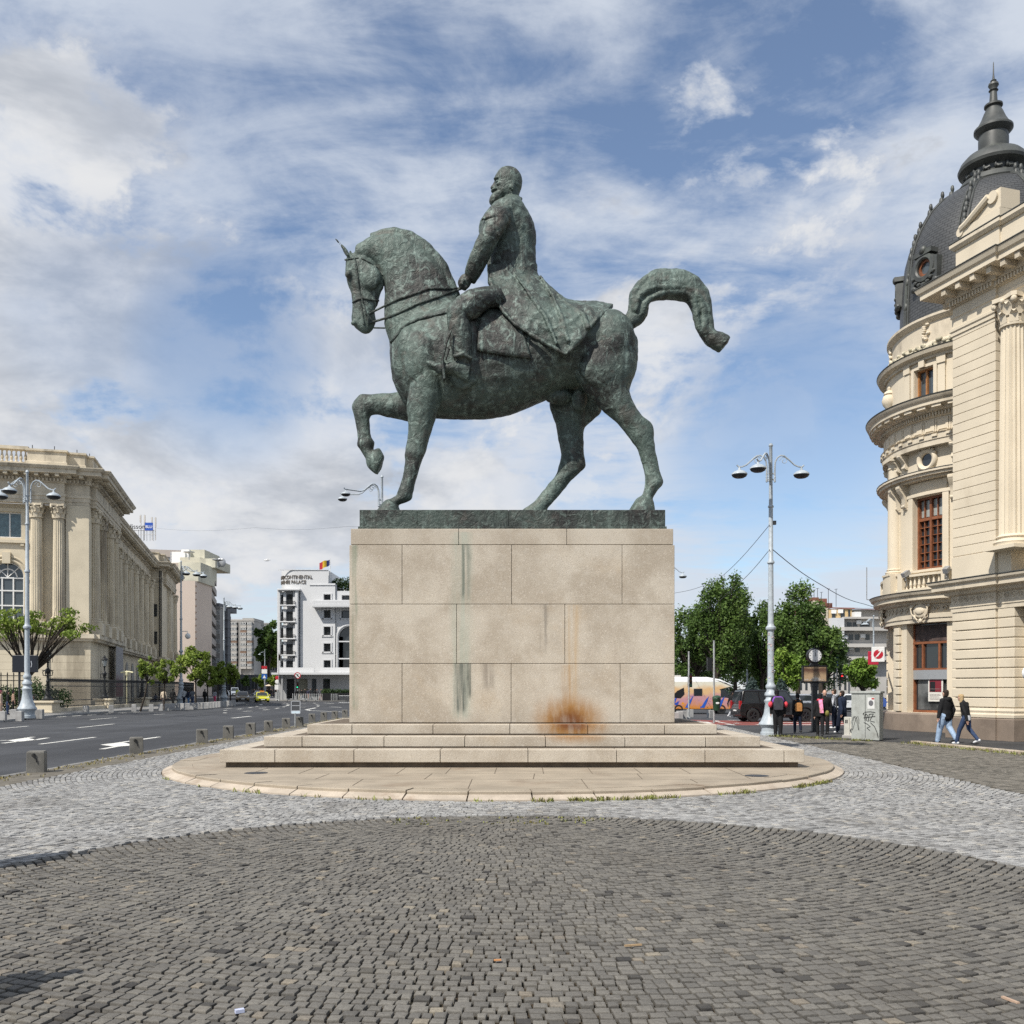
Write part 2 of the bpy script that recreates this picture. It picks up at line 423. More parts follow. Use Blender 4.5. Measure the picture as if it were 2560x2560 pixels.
# ---- equestrian statue
Y0 = 24.18; BZ = 6.172
statue = thing('equestrian_statue', 'green patinated bronze statue of a bearded rider in a long coat on a prancing horse', 'statue', (0, Y0, 5.683), world=True)
mb = MB()
xs = [-3.70, -2.3, -.08, 1.9, 3.72]
for a, b in zip(xs, xs[1:]):
    mb.box(a+.003, b-.003, 22.97, 25.42, 5.76, BZ)
mb.box(-3.73, 3.75, 22.94, 25.45, 5.684, 5.765)
mb.box(-3.6, 3.6, 23.1, 25.3, 5.8, BZ-.01)
mb.build('bronze_base', M['bronzedark'], statue, bevel=.008)

E_ = Vector((0, 0, EYE))
def Z1(x, y): return 800+.559*x, 380+.559*y
def zp(x, y, yo=0.0): return at(*Z1(x, y), Y0+yo)
def cr(a, t):
    """Catmull-Rom through rows of a at parameter t"""
    n = len(a); i = min(int(t), n-2); f = t-i
    p0 = a[max(i-1, 0)]; p1 = a[i]; p2 = a[i+1]; p3 = a[min(i+2, n-1)]
    return .5*((2*p1)+(-p0+p2)*f+(2*p0-5*p1+4*p2-p3)*f*f+(-p0+3*p1-3*p2+p3)*f**3)
def loftpx(mb, st, sub=4, n=24, ex=2.0, arch=False, fold=None):
    """st rows: x1,y1,x2,y2 (photo outline), half depth, depth offset -> closed loft with that silhouette"""
    rows_ = []
    for r in st:
        r = list(r)+[0.0]*(6-len(r))
        a = zp(r[0], r[1], r[5]); b = zp(r[2], r[3], r[5])
        rows_.append([a.x, a.z, b.x, b.z, r[4], Y0+r[5]])
    A = np.array(rows_, float); rings = []
    N_ = (len(A)-1)*sub
    for i in range(N_+1):
        q = cr(A, i/sub); ring = []
        a = Vector((q[0], 0, q[1])); b = Vector((q[2], 0, q[3])); c = (a+b)/2; h = (b-a)/2; d = max(q[4], .01)
        near = lambda p, yv: E_+(Vector((p.x, Y0, p.z))-E_)*((Y0-abs(yv))/Y0)     # same place in the photo, nearer plane
        if not arch:
            for k in range(n):
                t = 2*PI*k/n; cs, sn = math.cos(t), math.sin(t)
                cs = math.copysign(abs(cs)**(2/ex), cs); sn = math.copysign(abs(sn)**(2/ex), sn)
                p = c+h*cs; ring.append(Vector((p.x, q[5]+d*sn, p.z)))
        else:
            for k in range(n):
                u = k/(n-1)*2-1                      # -1 near bottom .. 0 top .. 1 far bottom
                s_ = abs(u); p = a+(b-a)*(s_**1.35)
                yv = math.copysign(math.sqrt(max(0, 1-(1-s_)**2)), u)*d
                if fold is not None: yv *= 1+fold(i/N_, u)
                g = near(p, yv); ring.append(Vector((g.x, q[5]+yv, g.z)))
        rings.append(ring)
    mb.loft(rings)
TR = [(318, 880, 330, 1030, .40), (345, 800, 362, 1095, .62), (420, 730, 430, 1170, .80), (520, 690, 525, 1188, .90), (620, 672, 620, 1192, .95), (740, 690, 730, 1190, 1.0),
      (860, 715, 850, 1168, 1.03), (980, 728, 970, 1118, 1.02), (1100, 705, 1085, 1070, 1.0), (1200, 690, 1190, 1050, .98), (1290, 712, 1290, 1040, .92), (1355, 757, 1370, 1005, .76), (1408, 835, 1412, 950, .45)]
NK = [(318, 905, 640, 690, .50), (312, 850, 620, 665, .46), (293, 790, 612, 650, .42), (290, 729, 588, 600, .37), (290, 665, 548, 512, .33), (290, 605, 484, 434, .30), (280, 556, 408, 384, .28), (243, 505, 328, 364, .26), (196, 490, 240, 380, .23), (160, 492, 165, 423, .18)]
HD = [(128, 455, 240, 490, .16), (120, 478, 262, 522, .22), (115, 513, 281, 566, .25), (121, 574, 282, 602, .225), (138, 623, 266, 642, .17), (146, 668, 258, 680, .15), (148, 709, 244, 713, .14), (142, 746, 248, 754, .155), (154, 776, 234, 791, .145), (190, 807, 217, 807, .10)]
NF = [(414, 990, 560, 1015, .42, -.50), (398, 1078, 548, 1095, .36, -.52), (390, 1152, 526, 1152, .30, -.52), (395, 1208, 511, 1204, .25, -.52), (394, 1282, 487, 1282, .20, -.52), (387, 1315, 478, 1315, .205, -.52), (381, 1358, 466, 1350, .20, -.52),
      (382, 1393, 452, 1382, .155, -.52), (372, 1449, 433, 1449, .13, -.52), (359, 1489, 422, 1489, .135, -.52), (346, 1526, 414, 1523, .165, -.52), (341, 1541, 405, 1554, .15, -.52), (313, 1554, 350, 1578, .14, -.52), (288, 1567, 352, 1588, .20, -.52), (243, 1622, 360, 1624, .27, -.52)]
FF = [(470, 1030, 470, 1200, .30, .5), (400, 1062, 420, 1202, .29, .5), (337, 1078, 374, 1198, .26, .5), (285, 1082, 314, 1185, .22, .5), (229, 1087, 266, 1173, .18, .5), (178, 1090, 232, 1176, .17, .5), (146, 1132, 224, 1184, .17, .5),
      (152, 1168, 219, 1198, .15, .5), (163, 1219, 220, 1219, .125, .5), (170, 1275, 228, 1275, .125, .5), (169, 1312, 242, 1300, .155, .5), (181, 1333, 236, 1325, .13, .5), (206, 1370, 240, 1335, .125, .5), (212, 1399, 266, 1328, .19, .5), (233, 1428, 281, 1355, .21, .5), (254, 1445, 285, 1366, .20, .5)]
NH = [(1170, 760, 1385, 800, .36, -.42), (1120, 890, 1419, 895, .52, -.46), (1135, 985, 1410, 985, .52, -.48), (1185, 1065, 1385, 1050, .42, -.5), (1228, 1108, 1384, 1080, .36, -.5), (1262, 1151, 1404, 1130, .30, -.5), (1318, 1199, 1443, 1184, .24, -.5), (1366, 1248, 1486, 1222, .20, -.5),
      (1393, 1290, 1489, 1272, .18, -.5), (1422, 1328, 1496, 1323, .145, -.5), (1440, 1385, 1508, 1381, .125, -.5), (1454, 1440, 1521, 1440, .135, -.5), (1455, 1487, 1531, 1480, .175, -.5), (1453, 1506, 1503, 1517, .15, -.5), (1441, 1536, 1486, 1549, .14, -.5), (1414, 1555, 1491, 1570, .21, -.5), (1376, 1622, 1498, 1624, .28, -.5)]
FH = [(1050, 960, 1260, 960, .42, .46), (1026, 1110, 1262, 1140, .36, .5), (1041, 1171, 1226, 1190, .29, .5), (1059, 1226, 1184, 1230, .22, .5), (1066, 1280, 1176, 1277, .19, .5), (1080, 1342, 1178, 1342, .18, .5), (1077, 1372, 1187, 1394, .19, .5), (1059, 1440, 1182, 1412, .165, .5),
      (1022, 1487, 1127, 1464, .135, .5), (994, 1522, 1092, 1506, .13, .5), (955, 1568, 1036, 1570, .15, .5), (905, 1604, 1014, 1596, .20, .5), (868, 1648, 1008, 1650, .24, .5)]
TL = [(1335, 775, 1380, 815, .13), (1350, 755, 1394, 795, .15), (1371, 726, 1431, 767, .17), (1380, 702, 1460, 732, .19), (1384, 655, 1469, 684, .21), (1392, 622, 1481, 667, .23), (1422, 581, 1502, 662, .25), (1466, 545, 1531, 659, .26), (1511, 529, 1570, 657, .27), (1591, 528, 1608, 663, .27), (1664, 548, 1638, 669, .26),
      (1709, 589, 1653, 684, .24), (1739, 631, 1662, 708, .21), (1750, 684, 1670, 740, .19), (1755, 738, 1676, 764, .17), (1757, 770, 1684, 788, .165), (1766, 797, 1700, 820, .17), (1798, 810, 1724, 853, .18), (1834, 830, 1786, 895, .19)]
def finish(mb, name, voxel, mat, parent, smooth_it=5, disp=.0, dsize=.4, mid=.15, stroke=0):
    """fuse the collected volumes into one continuous skin"""
    o = mb.build('raw', mat)
    r = o.modifiers.new('r', 'REMESH'); r.mode = 'VOXEL'; r.voxel_size = voxel; r.use_smooth_shade = True
    s = o.modifiers.new('s', 'SMOOTH'); s.factor = .5; s.iterations = smooth_it
    if disp:
        tx = bpy.data.textures.new('c_'+name, 'CLOUDS'); tx.noise_scale = dsize; tx.noise_depth = 4
        d = o.modifiers.new('d', 'DISPLACE'); d.texture = tx; d.strength = disp; d.mid_level = mid; d.texture_coords = 'GLOBAL'
    if stroke:
        tx = bpy.data.textures.new('k_'+name, 'STUCCI'); tx.noise_scale = .15; tx.turbulence = 8
        d = o.modifiers.new('k', 'DISPLACE'); d.texture = tx; d.strength = stroke; d.mid_level = .5; d.texture_coords = 'GLOBAL'
    me = bpy.data.meshes.new_from_object(o.evaluated_get(bpy.context.evaluated_depsgraph_get()))
    bpy.data.objects.remove(o, do_unlink=True)
    me.name = name
    for p in me.polygons: p.use_smooth = True
    o = bpy.data.objects.new(name, me); COL.objects.link(o)
    if parent is not None: attach(o, parent)
    return o
mb = MB()
for st in (TR, NK, HD, NF, FF, NH, FH): loftpx(mb, st)
# far shoulder / far haunch, muscles, eyes, sheath
for c, r in (((470, 960), (.55, .50, .85)), ((1290, 890), (.62, .56, .85))):
    for sgn in (-1, 1):
        p = zp(*c); mb.ell((p.x, Y0+sgn*.48, p.z), r, 20, 14)
for c, r, yo in (((425, 935), (.28, .3, .34), -.62), ((128, 545), (.085, .08, .10), -.17), ((128, 545), (.085, .08, .10), .17), ((225, 560), (.26, .11, .30), -.19), ((225, 560), (.26, .11, .30), .19),
                 ((1065, 1095), (.34, .22, .17), 0), ((1160, 1105), (.19, .17, .30), .05), ((150, 765), (.07, .05, .06), -.12), ((1255, 960), (.5, .2, .5), -.84), ((640, 900), (.5, .2, .9), -.88),
                 ((1330, 1110), (.22, .18, .34), -.62), ((400, 870), (.3, .22, .5), -.60)):
    p = zp(c[0], c[1], yo); mb.ell(p, r, 16, 10)
for sgn in (-1, 1):                                    # ears
    yo = sgn*.15
    st = [(58, 382, 72, 394, .06, yo), (68, 388, 100, 420, .085, yo), (84, 405, 122, 440, .09, yo), (100, 432, 130, 462, .09, yo), (116, 462, 145, 476, .08, yo)]
    loftpx(mb, st, n=12)
# hair ridge of the mane along the crest
mane = [(225, 372), (270, 358), (330, 352), (400, 370), (470, 418), (540, 498), (580, 585), (606, 640)]
mb.tube([zp(x+4, y+10) for x, y in mane], [.09, .11, .13, .14, .14, .14, .13, .10], 10)
horse = finish(mb, 'horse', .030, M['bronze'], statue, 3, .045, .45, stroke=.014)
mb = MB(); loftpx(mb, TL)
for k, (o1, o2) in enumerate(((.2, -.16), (.5, -.2), (.78, -.17))):
    pts = []
    for i in range(3, 17):
        r_ = TL[i]; u = o1+.08*math.sin(i*.7+k*2)
        pts.append(zp(r_[0]+(r_[2]-r_[0])*u, r_[1]+(r_[3]-r_[1])*u, o2*(1 if i < 14 else .8)))
    mb.tube(pts, [.03]+[.075]*12+[.03], 8)
finish(mb, 'tail', .03, M['bronze'], horse, 2, .05, .25, stroke=.02)

# rider: one continuous figure, then coat skirt, leg pieces, saddle cloth, straps
def RZ(x, y): return 536.7+.2963*x, 35.8+.2963*y
mb = MB()
TO = [(752, 590, 985, 600, .46), (750, 548, 972, 548, .42), (742, 450, 963, 450, .44), (720, 391, 966, 391, .48), (711, 347, 962, 352, .53), (718, 315, 949, 308, .56), (744, 280, 927, 270, .57), (772, 250, 910, 240, .47), (800, 230, 902, 222, .31), (826, 212, 895, 207, .22)]
loftpx(mb, TO)
mb.tube([zp(822, 216, -.2), zp(850, 207, -.24), zp(882, 206, -.2), zp(898, 211, 0), zp(882, 206, .2), zp(850, 207, .24), zp(822, 216, .2)], .032, 8)     # collar
AR = [(792, 262, 868, 256, .20, -.40), (744, 282, 853, 268, .27, -.52), (722, 330, 852, 304, .27, -.58), (714, 368, 828, 347, .25, -.64), (703, 392, 792, 404, .215, -.66), (677, 450, 771, 449, .21, -.58), (656, 508, 732, 519, .19, -.46), (649, 546, 716, 548, .165, -.36), (662, 570, 692, 583, .13, -.30)]
loftpx(mb, AR)
loftpx(mb, [(a, b, c, d, e, -f*.98) for a, b, c, d, e, f in AR])
for k in range(5):                                       # sleeve creases
    p = zp(725+k*14, 300+k*14, -.80+.01*k); q = zp(820-k*4, 288+k*22, -.80)
    mb.tube([p, (p+q)/2+Vector((0, -.035, .03)), q], [.02, .045, .02], 8)
TH = [(800, 600, 830, 700, .34, -.60), (745, 610, 800, 692, .33, -.76), (676, 620, 760, 690, .31, -.96), (622, 648, 699, 738, .29, -1.06), (578, 690, 664, 752, .27, -1.10), (568, 728, 668, 768, .255, -1.11), (576, 800, 677, 806, .235, -1.11), (586, 864, 679, 872, .215, -1.10), (595, 915, 678, 924, .19, -1.08), (606, 938, 672, 952, .145, -1.06)]
loftpx(mb, TH); loftpx(mb, [(a, b, c, d, e, -f) for a, b, c, d, e, f in TH])
FT = [(674, 950, 662, 1030, .12, -1.06), (645, 935, 640, 1015, .15, -1.06), (612, 934, 608, 1000, .16, -1.08), (572, 950, 566, 990, .15, -1.10), (535, 945, 540, 995, .14, -1.12), (500, 936, 512, 976, .12, -1.13), (477, 938, 482, 954, .07, -1.14)]
loftpx(mb, FT, n=14); loftpx(mb, [(a, b, c, d, e, -f) for a, b, c, d, e, f in FT], n=14)
mb.tube([zp(598, 915, -1.27), zp(640, 905, -1.28), zp(680, 925, -1.24)], .045, 8)         # trouser hem
for sgn in (-1, 1):                                      # hands closed on the reins
    yo = sgn*.30
    loftpx(mb, [(652, 543, 676, 585, .11, yo), (633, 553, 668, 598, .12, yo*.9), (620, 574, 655, 606, .10, yo*.8), (619, 588, 640, 606, .07, yo*.75)], n=14)
    for k in range(4):
        y_ = yo*.8-sgn*(.11-.065*k)
        a = zp(626, 590, y_); b = zp(633, 606, y_); c2 = zp(648, 612-2*k, y_); d2 = zp(658, 602, y_)
        mb.tube([a, b, c2, d2], [.042, .04, .036, .03], 8)
    mb.tube([zp(640, 570, yo*1.25), zp(632, 590, yo*1.25), zp(642, 604, yo*1.1)], [.045, .042, .034], 8)
rider = finish(mb, 'rider', .018, M['bronze'], statue, 1, .03, .2, stroke=.022)
mb = MB()
HR = [(812, 232, 893, 218, .19), (818, 210, 890, 202, .19), (800, 197, 891, 190, .21), (780, 184, 893, 182, .225), (778, 172, 897, 170, .235), (779, 160, 901, 160, .245), (783, 146, 903, 146, .25), (782, 132, 904, 132, .255), (779, 122, 903, 120, .255), (785, 108, 900, 110, .25), (792, 95, 893, 95, .225), (802, 81, 879, 80, .175), (820, 71, 858, 71, .09)]
loftpx(mb, HR)
loftpx(mb, [(774, 186, 838, 184, .165), (766, 196, 832, 196, .185), (757, 213, 815, 216, .165), (758, 228, 796, 231, .12), (768, 239, 782, 240, .05)], n=16)
loftpx(mb, [(781, 128, 800, 128, .03), (774, 143, 800, 143, .045), (763, 157, 800, 158, .062), (764, 164, 800, 165, .068), (775, 168, 800, 168, .05)], n=12)
for c, r, yo in (((791, 120), (.085, .085, .026), -.12), ((805, 143), (.09, .045, .05), -.17), ((793, 131), (.035, .035, .03), -.145), ((782, 174), (.10, .13, .034), -.06), ((858, 146), (.065, .035, .11), -.262), ((862, 160), (.04, .03, .06), -.255), ((852, 136), (.03, .03, .06), -.27)):
    for sg in (1, -1): mb.ell(zp(c[0], c[1], yo*sg), r, 14, 10)
head = finish(mb, 'head', .0115, M['bronze'], rider, 1, .012, .12)
def fold(t, u):
    s_ = abs(u); return (.02+.06*t)*math.sin(8.5*s_+2.2*math.sin(3*t)+1.0)*s_*(1 if u < 0 else .8)
mb = MB()
CT = [(748, 500, 965, 470, .44), (970, 535, 757, 545, .47)]
CK = [(968, 500, 752, 500, .46), (972, 545, 758, 552, .52), (1000, 575, 778, 632, .72), (1045, 612, 815, 705, .95), (1092, 652, 872, 768, 1.12), (1150, 667, 945, 815, 1.18), (1235, 668, 1025, 862, 1.20), (1310, 682, 1100, 905, 1.22)]
loftpx(mb, CK, sub=6, n=61, arch=True, fold=fold)
mb.tube([zp(758, 560, -.53), zp(780, 640, -.76), zp(816, 708, -.97), zp(873, 770, -1.14), zp(945, 817, -1.2), zp(1025, 864, -1.22), zp(1100, 904, -1.24), zp(1170, 838, -1.20), zp(1235, 748, -1.0), zp(1305, 690, -.2)], .035, 8)
mb.tube([zp(985, 556, -.3), zp(1040, 640, -.75), zp(1080, 740, -1.14), zp(1110, 850, -1.26)], [.02, .035, .045, .03], 8)
mb.tube([zp(870, 540, -.5), zp(940, 640, -.93), zp(1010, 740, -1.18), zp(1060, 860, -1.24)], [.02, .035, .04, .03], 8)
mb.tube([zp(1000, 580, -.2), zp(1090, 668, -.6), zp(1180, 730, -1.0), zp(1200, 790, -1.2)], [.02, .04, .06, .05], 8)
finish(mb, 'coat_skirt', .026, M['bronze'], rider, 1, .04, .3, stroke=.028)

bpy.context.view_layer.update()
def tree_of(objs):
    vs = []; ps = []
    for o in objs:
        k = len(vs); vs += [v.co.copy() for v in o.data.vertices]; ps += [tuple(i+k for i in p.vertices) for p in o.data.polygons]
    return BVHTree.FromPolygons(vs, ps)
hb = tree_of([horse])
E = Vector((0, 0, EYE))
def onto(x, y, off=.02, dflt=None):
    """photo point (statue-zoom units) laid on the horse's near side"""
    d = (zp(x, y)-E).normalized(); h = hb.ray_cast(E, d)
    if h[0] is None or h[0].y > Y0+.3: return None
    return h[0]-d*off
def strap(pts, r, name, parent, off=.015, sub=6, mat=None, y_air=-.3):
    P = []
    for (a, b) in zip(pts, pts[1:]):
        for k in range(sub): P.append((a[0]+(b[0]-a[0])*k/sub, a[1]+(b[1]-a[1])*k/sub))
    P.append(pts[-1]); Q = [onto(x, y, off) for x, y in P]
    ys = [(i, q.y) for i, q in enumerate(Q) if q is not None]
    for i, q in enumerate(Q):
        if q is None:
            yv = float(np.interp(i, [a for a, _ in ys], [b for _, b in ys])) if ys else Y0+y_air
            Q[i] = at(*Z1(*P[i]), yv)
    mb = MB(); mb.tube(Q, r, 6); return mb.build(name, mat or M['bronzedark'], parent, 60)
hz = lambda x, y: (.4074*x, 322+.4074*y)
strap([hz(530, 990), hz(700, 905), hz(850, 830), hz(1000, 780), hz(1200, 708), hz(1450, 714), hz(1535, 704)], .028, 'rein', horse)
strap([hz(535, 1090), hz(700, 1040), hz(860, 978), hz(1050, 885), hz(1300, 800), hz(1545, 712)], .03, 'rein', horse)
br = strap([hz(330, 300), hz(385, 390), hz(410, 560), hz(432, 740), hz(470, 860), hz(505, 990), hz(525, 1095)], .026, 'bridle', horse, .01)
strap([hz(358, 862), hz(410, 830), hz(470, 812), hz(560, 835), hz(650, 842)], .024, 'noseband', br, .01)
strap([hz(270, 395), hz(340, 380), hz(420, 372)], .022, 'browband', br, .01)
strap([hz(455, 375), hz(560, 430), hz(640, 490), hz(690, 560)], .022, 'throat_strap', br, .01)
strap([hz(440, 850), hz(465, 970), hz(480, 1100)], .022, 'cheek_strap', br, .01)
mb = MB(); p = zp(*hz(525, 1060), -.2); mb.tube([zp(*hz(505, 985), -.2), zp(*hz(530, 1000), -.21), zp(*hz(525, 1110), -.2)], .03, 6); mb.tube([zp(*hz(590, 1140), -.1), zp(*hz(715, 1142), -.05)], .02, 6)
mb.build('bit', M['bronzedark'], br, 60)
strap([hz(785, 1300), hz(900, 1150), hz(990, 1090), hz(1080, 1048), hz(1230, 1010), hz(1390, 972)], .05, 'breast_strap', horse, .0)
# saddle cloth laid on the near flank
L_ = [(760, 702), (722, 745), (708, 790), (704, 888)]; R_ = [(830, 712), (858, 755), (905, 800), (944, 922)]
mb = MB(); nu, nv = 26, 22; G = []
for j in range(nv+1):
    t = j/nv*3; i = min(int(t), 2); f = t-i
    l = [L_[i][k]+(L_[i+1][k]-L_[i][k])*f for k in (0, 1)]; r_ = [R_[i][k]+(R_[i+1][k]-R_[i][k])*f for k in (0, 1)]
    for q in range(nu+1):
        u = q/nu; x = l[0]+(r_[0]-l[0])*u; y = l[1]+(r_[1]-l[1])*u+4*math.sin(u*3)*t/3
        h = onto(x, y, .055+.012*math.sin(9*u+t)); G.append(h if h is not None else zp(x, y, -.98))
fs = [(j*(nu+1)+q, j*(nu+1)+q+1, (j+1)*(nu+1)+q+1, (j+1)*(nu+1)+q) for j in range(nv) for q in range(nu)]
mb.add(G, fs); cl = mb.build('saddle_cloth', M['bronze'], horse, 60)
so_ = cl.modifiers.new('t', 'SOLIDIFY'); so_.thickness = .09; so_.offset = 0
# stirrup with its leather
for s_ in (-1, 1):
    mb = MB(); q = lambda x, y, yo: zp(x, y, s_*yo)
    mb.tube([q(585, 800, -1.36), q(566, 850, -1.34), q(553, 905, -1.30), q(546, 935, -1.28)], .03, 6)
    mb.tube([q(578, 880, -1.3), q(562, 930, -1.29)], .025, 6)
    mb.tube([q(548, 930, -1.28), q(556, 1012, -1.30), q(553, 1022, -1.1), q(551, 1012, -.92), q(548, 935, -.95), q(548, 922, -1.1), q(548, 930, -1.28)], .035, 8)
    mb.build('stirrup', M['bronzedark'], rider, 60)
# ---------------------------------------------------------------- ground, paving, road
rng = np.random.default_rng(7)
def stones_mat(name, cols, joint=.5):
    m = bpy.data.materials.new(name); m.use_nodes = True; n = N(m.node_tree); b = m.node_tree.nodes['Principled BSDF']
    pos = n.a('NewGeometry').outputs['Position']
    at_ = n.a('Attribute', attribute_name='tone').outputs['Fac']
    r = n.a('ValToRGB', {0: at_}); r.color_ramp.interpolation = 'LINEAR'
    els = r.color_ramp.elements
    els[0].position = cols[0][0]; els[0].color = cols[0][1]+(1,); els[1].position = cols[-1][0]; els[1].color = cols[-1][1]+(1,)
    for p, c in cols[1:-1]:
        e = els.new(p); e.color = c+(1,)
    c = n.mix(n.ramp(n.noise(pos, 38, 5, .7), .40, .66, 0, .38), r.outputs[0], (.07, .062, .052))
    c = n.mix(n.ramp(n.noise(pos, .55, 6, .6), .45, .70, 0, .32), c, (.085, .075, .062))
    c = n.mix(n.ramp(n.noise(pos, 1.6, 6, .6, .5), .56, .72, 0, .25), c, (.20, .18, .14))
    n.put(b.inputs['Base Color'], c); b.inputs['Roughness'].default_value = .74; b.inputs['Specular IOR Level'].default_value = .28
    bp = n.a('Bump', {'Height': n.noise(pos, 60, 5, .7), 'Strength': .75, 'Distance': .008}); n.put(b.inputs['Normal'], bp.outputs[0])
    return m
M['cob_dark'] = stones_mat('dark_basalt_setts', [(0, (.032, .031, .031)), (.025, (.06, .057, .052)), (.06, (.118, .112, .101)), (.6, (.152, .143, .127)), (.965, (.178, .167, .146)), (.985, (.215, .185, .145)), (1, (.26, .23, .18))])
M['cob_light'] = stones_mat('pale_granite_setts', [(0, (.15, .148, .145)), (.2, (.24, .238, .232)), (.6, (.305, .303, .296)), (.9, (.37, .366, .352)), (1, (.40, .375, .33))])
M['cob_old'] = stones_mat('old_brown_setts', [(0, (.08, .075, .065)), (.3, (.135, .125, .105)), (.8, (.18, .165, .14)), (1, (.22, .20, .17))])
def setts(name, mat, C, r0, r1, pitch, lng, keep, straight=False, xr=None, gap=.016, dome=.002, rough=.0065):
    """rows of stone setts (arcs round C, or straight rows) as one mesh of real stones"""
    cen = []
    nr = int((r1-r0)/pitch)
    for i in range(nr):
        r = r0+pitch*(i+.5)
        if straight:
            nn = int((xr[1]-xr[0])/lng); w = rng.uniform(.8, 1.25, nn); e = xr[0]+np.concatenate([[0], np.cumsum(w)])/w.sum()*(xr[1]-xr[0])
            mid = (e[:-1]+e[1:])/2; px, py = mid, np.full(nn, r)
        else:
            nn = max(3, int(2*PI*r/lng)); w = rng.uniform(.78, 1.28, nn); e = np.concatenate([[0], np.cumsum(w)])/w.sum()*2*PI+rng.uniform(0, 6)
            mid = (e[:-1]+e[1:])/2; px, py = C[0]+r*np.cos(mid), C[1]+r*np.sin(mid)
        k = keep(px, py)
        if k.any(): cen.append(np.stack([np.full(k.sum(), r), e[:-1][k], e[1:][k]], 1))
    A = np.concatenate(cen); n = len(A)
    g = gap*rng.uniform(.55, 1.7, (n, 1))
    r = A[:, 0:1]; hp = pitch/2-g*.62
    ga = g*.72 if straight else g*.72/np.maximum(r, .3)
    # corner order (inner a0, inner a1, outer a1, outer a0)
    rr = np.concatenate([r-hp, r-hp, r+hp, r+hp], 1)+rng.normal(0, rough*.45, (n, 4))
    aa = np.concatenate([A[:, 1:2]+ga/2, A[:, 2:3]-ga/2, A[:, 2:3]-ga/2, A[:, 1:2]+ga/2], 1)
    aa = aa+rng.normal(0, rough*.5, (n, 4))/(1 if straight else np.maximum(r, .3))
    if straight: X, Y = aa, rr
    else: X, Y = C[0]+rr*np.cos(aa), C[1]+rr*np.sin(aa)
    cx, cy = X.mean(1, keepdims=True), Y.mean(1, keepdims=True)
    h = rng.normal(0, .0035, (n, 1)); tilt = rng.normal(0, .022, (n, 2))
    def lay(ins, z): 
        x = cx+(X-cx)*ins; y = cy+(Y-cy)*ins
        return np.stack([x, y, z+h+tilt[:, :1]*(x-cx)+tilt[:, 1:]*(y-cy)], 2)
    V = np.concatenate([lay(1.0, -.045), lay(.985, -.006), lay(.955, -.001), lay(.6, dome)], 1)     # n,16,3
    V = V.reshape(-1, 3)
    q = []
    for L in range(3):
        for k in range(4): q.append((L*4+k, L*4+(k+1) % 4, L*4+4+(k+1) % 4, L*4+4+k))
    q.append((12, 13, 14, 15)); q = np.array(q)
    Q = (q[None]+(np.arange(n)*16)[:, None, None]).reshape(-1, 4)
    me = bpy.data.meshes.new(name); nf = len(Q)
    me.vertices.add(len(V)); me.vertices.foreach_set('co', V.astype(np.float32).ravel())
    me.loops.add(nf*4); me.loops.foreach_set('vertex_index', Q.astype(np.int32).ravel())
    me.polygons.add(nf); me.polygons.foreach_set('loop_start', np.arange(0, nf*4, 4, dtype=np.int32))
    me.update(calc_edges=True)
    tone = rng.uniform(0, 1, n); tone = np.repeat(tone, 13)
    a = me.attributes.new('tone', 'FLOAT', 'FACE'); a.data.foreach_set('value', tone.astype(np.float32))
    me.polygons.foreach_set('use_smooth', np.tile(np.array([False]*13), n))
    me.materials.append(mat)
    o = bpy.data.objects.new(name, me); COL.objects.link(o); return structure(o)
DC, DRr = (0.0, 8.25), 5.47
XR = lambda y: 8.87+(y-16.4)*.05
far_pts = np.array([(9.95, 36.8), (12.3, 33.3), (13.5, 31.7), (14.3, 26.5), (16.2, 18), (17.5, 10)])
XK = lambda y: np.interp(y, far_pts[::-1, 1], far_pts[::-1, 0])
ind = lambda x, y: (x-DC[0])**2+(y-DC[1])**2 < DRr**2
cone = lambda x, y, m=.6: (np.abs(x) < .545*y+m) & (y > 4.2)
setts('dark_cobblestones', M['cob_dark'], (.1, 13.75), .16, 10.0, .100, .090, lambda x, y: ind(x, y) & cone(x, y))
setts('light_cobblestones', M['cob_light'], (PC.x, PC.y), PR+.03, 27, .098, .104, lambda x, y: ~((x-DC[0])**2+(y-DC[1])**2 < (DRr+.07)**2) & (x > -9.62) & (x < XR(y)) & cone(x, y) & ((np.abs(x) > 2.5*(y-23)/10) | (y < 23)), gap=.009, dome=.002, rough=.009)
setts('brown_cobblestones', M['cob_old'], (0, 0), 13, 37, .13, .16, lambda x, y: (x > XR(y)+.08) & (x < XK(y)-.02) & cone(x, y), straight=True, xr=(8, 19), gap=.013)
M['soil'] = mk('joint_soil', (.038, .027, .016), .95, .35, 9, .5, 80, col2=(.027, .024, .013))
M['asphalt'] = mk('asphalt', (.060, .062, .067), .85, .25, .35, .6, 90, dirt=(.034, .035, .038), dirts=.3, dlo=.44, dhi=.64, stretch=(1, .10, 1), fine=.5)
M['walk'] = mk('dark_asphalt_walk', (.052, .052, .053), .85, .25, .6, .5, 70, fine=.5)
M['pavement'] = mk('grey_pavement', (.21, .205, .195), .85, .2, .8, .3, 40, dirt=(.11, .105, .10), dirts=.5, stretch=(1, 1, 1))
M['groundmat'] = mk('far_ground', (.10, .10, .098), .9, .2, .05)
M['paint'] = mk('road_paint', (.66, .65, .60), .7, .08, 3, dirt=(.30, .29, .27), dirts=4, dlo=.5, dhi=.72, stretch=(1, 1, 1))
def sheet(name, poly, z, mat):
    mb = MB(); mb.poly([(x, y, z) for x, y in poly]); return structure(mb.build(name, mat))
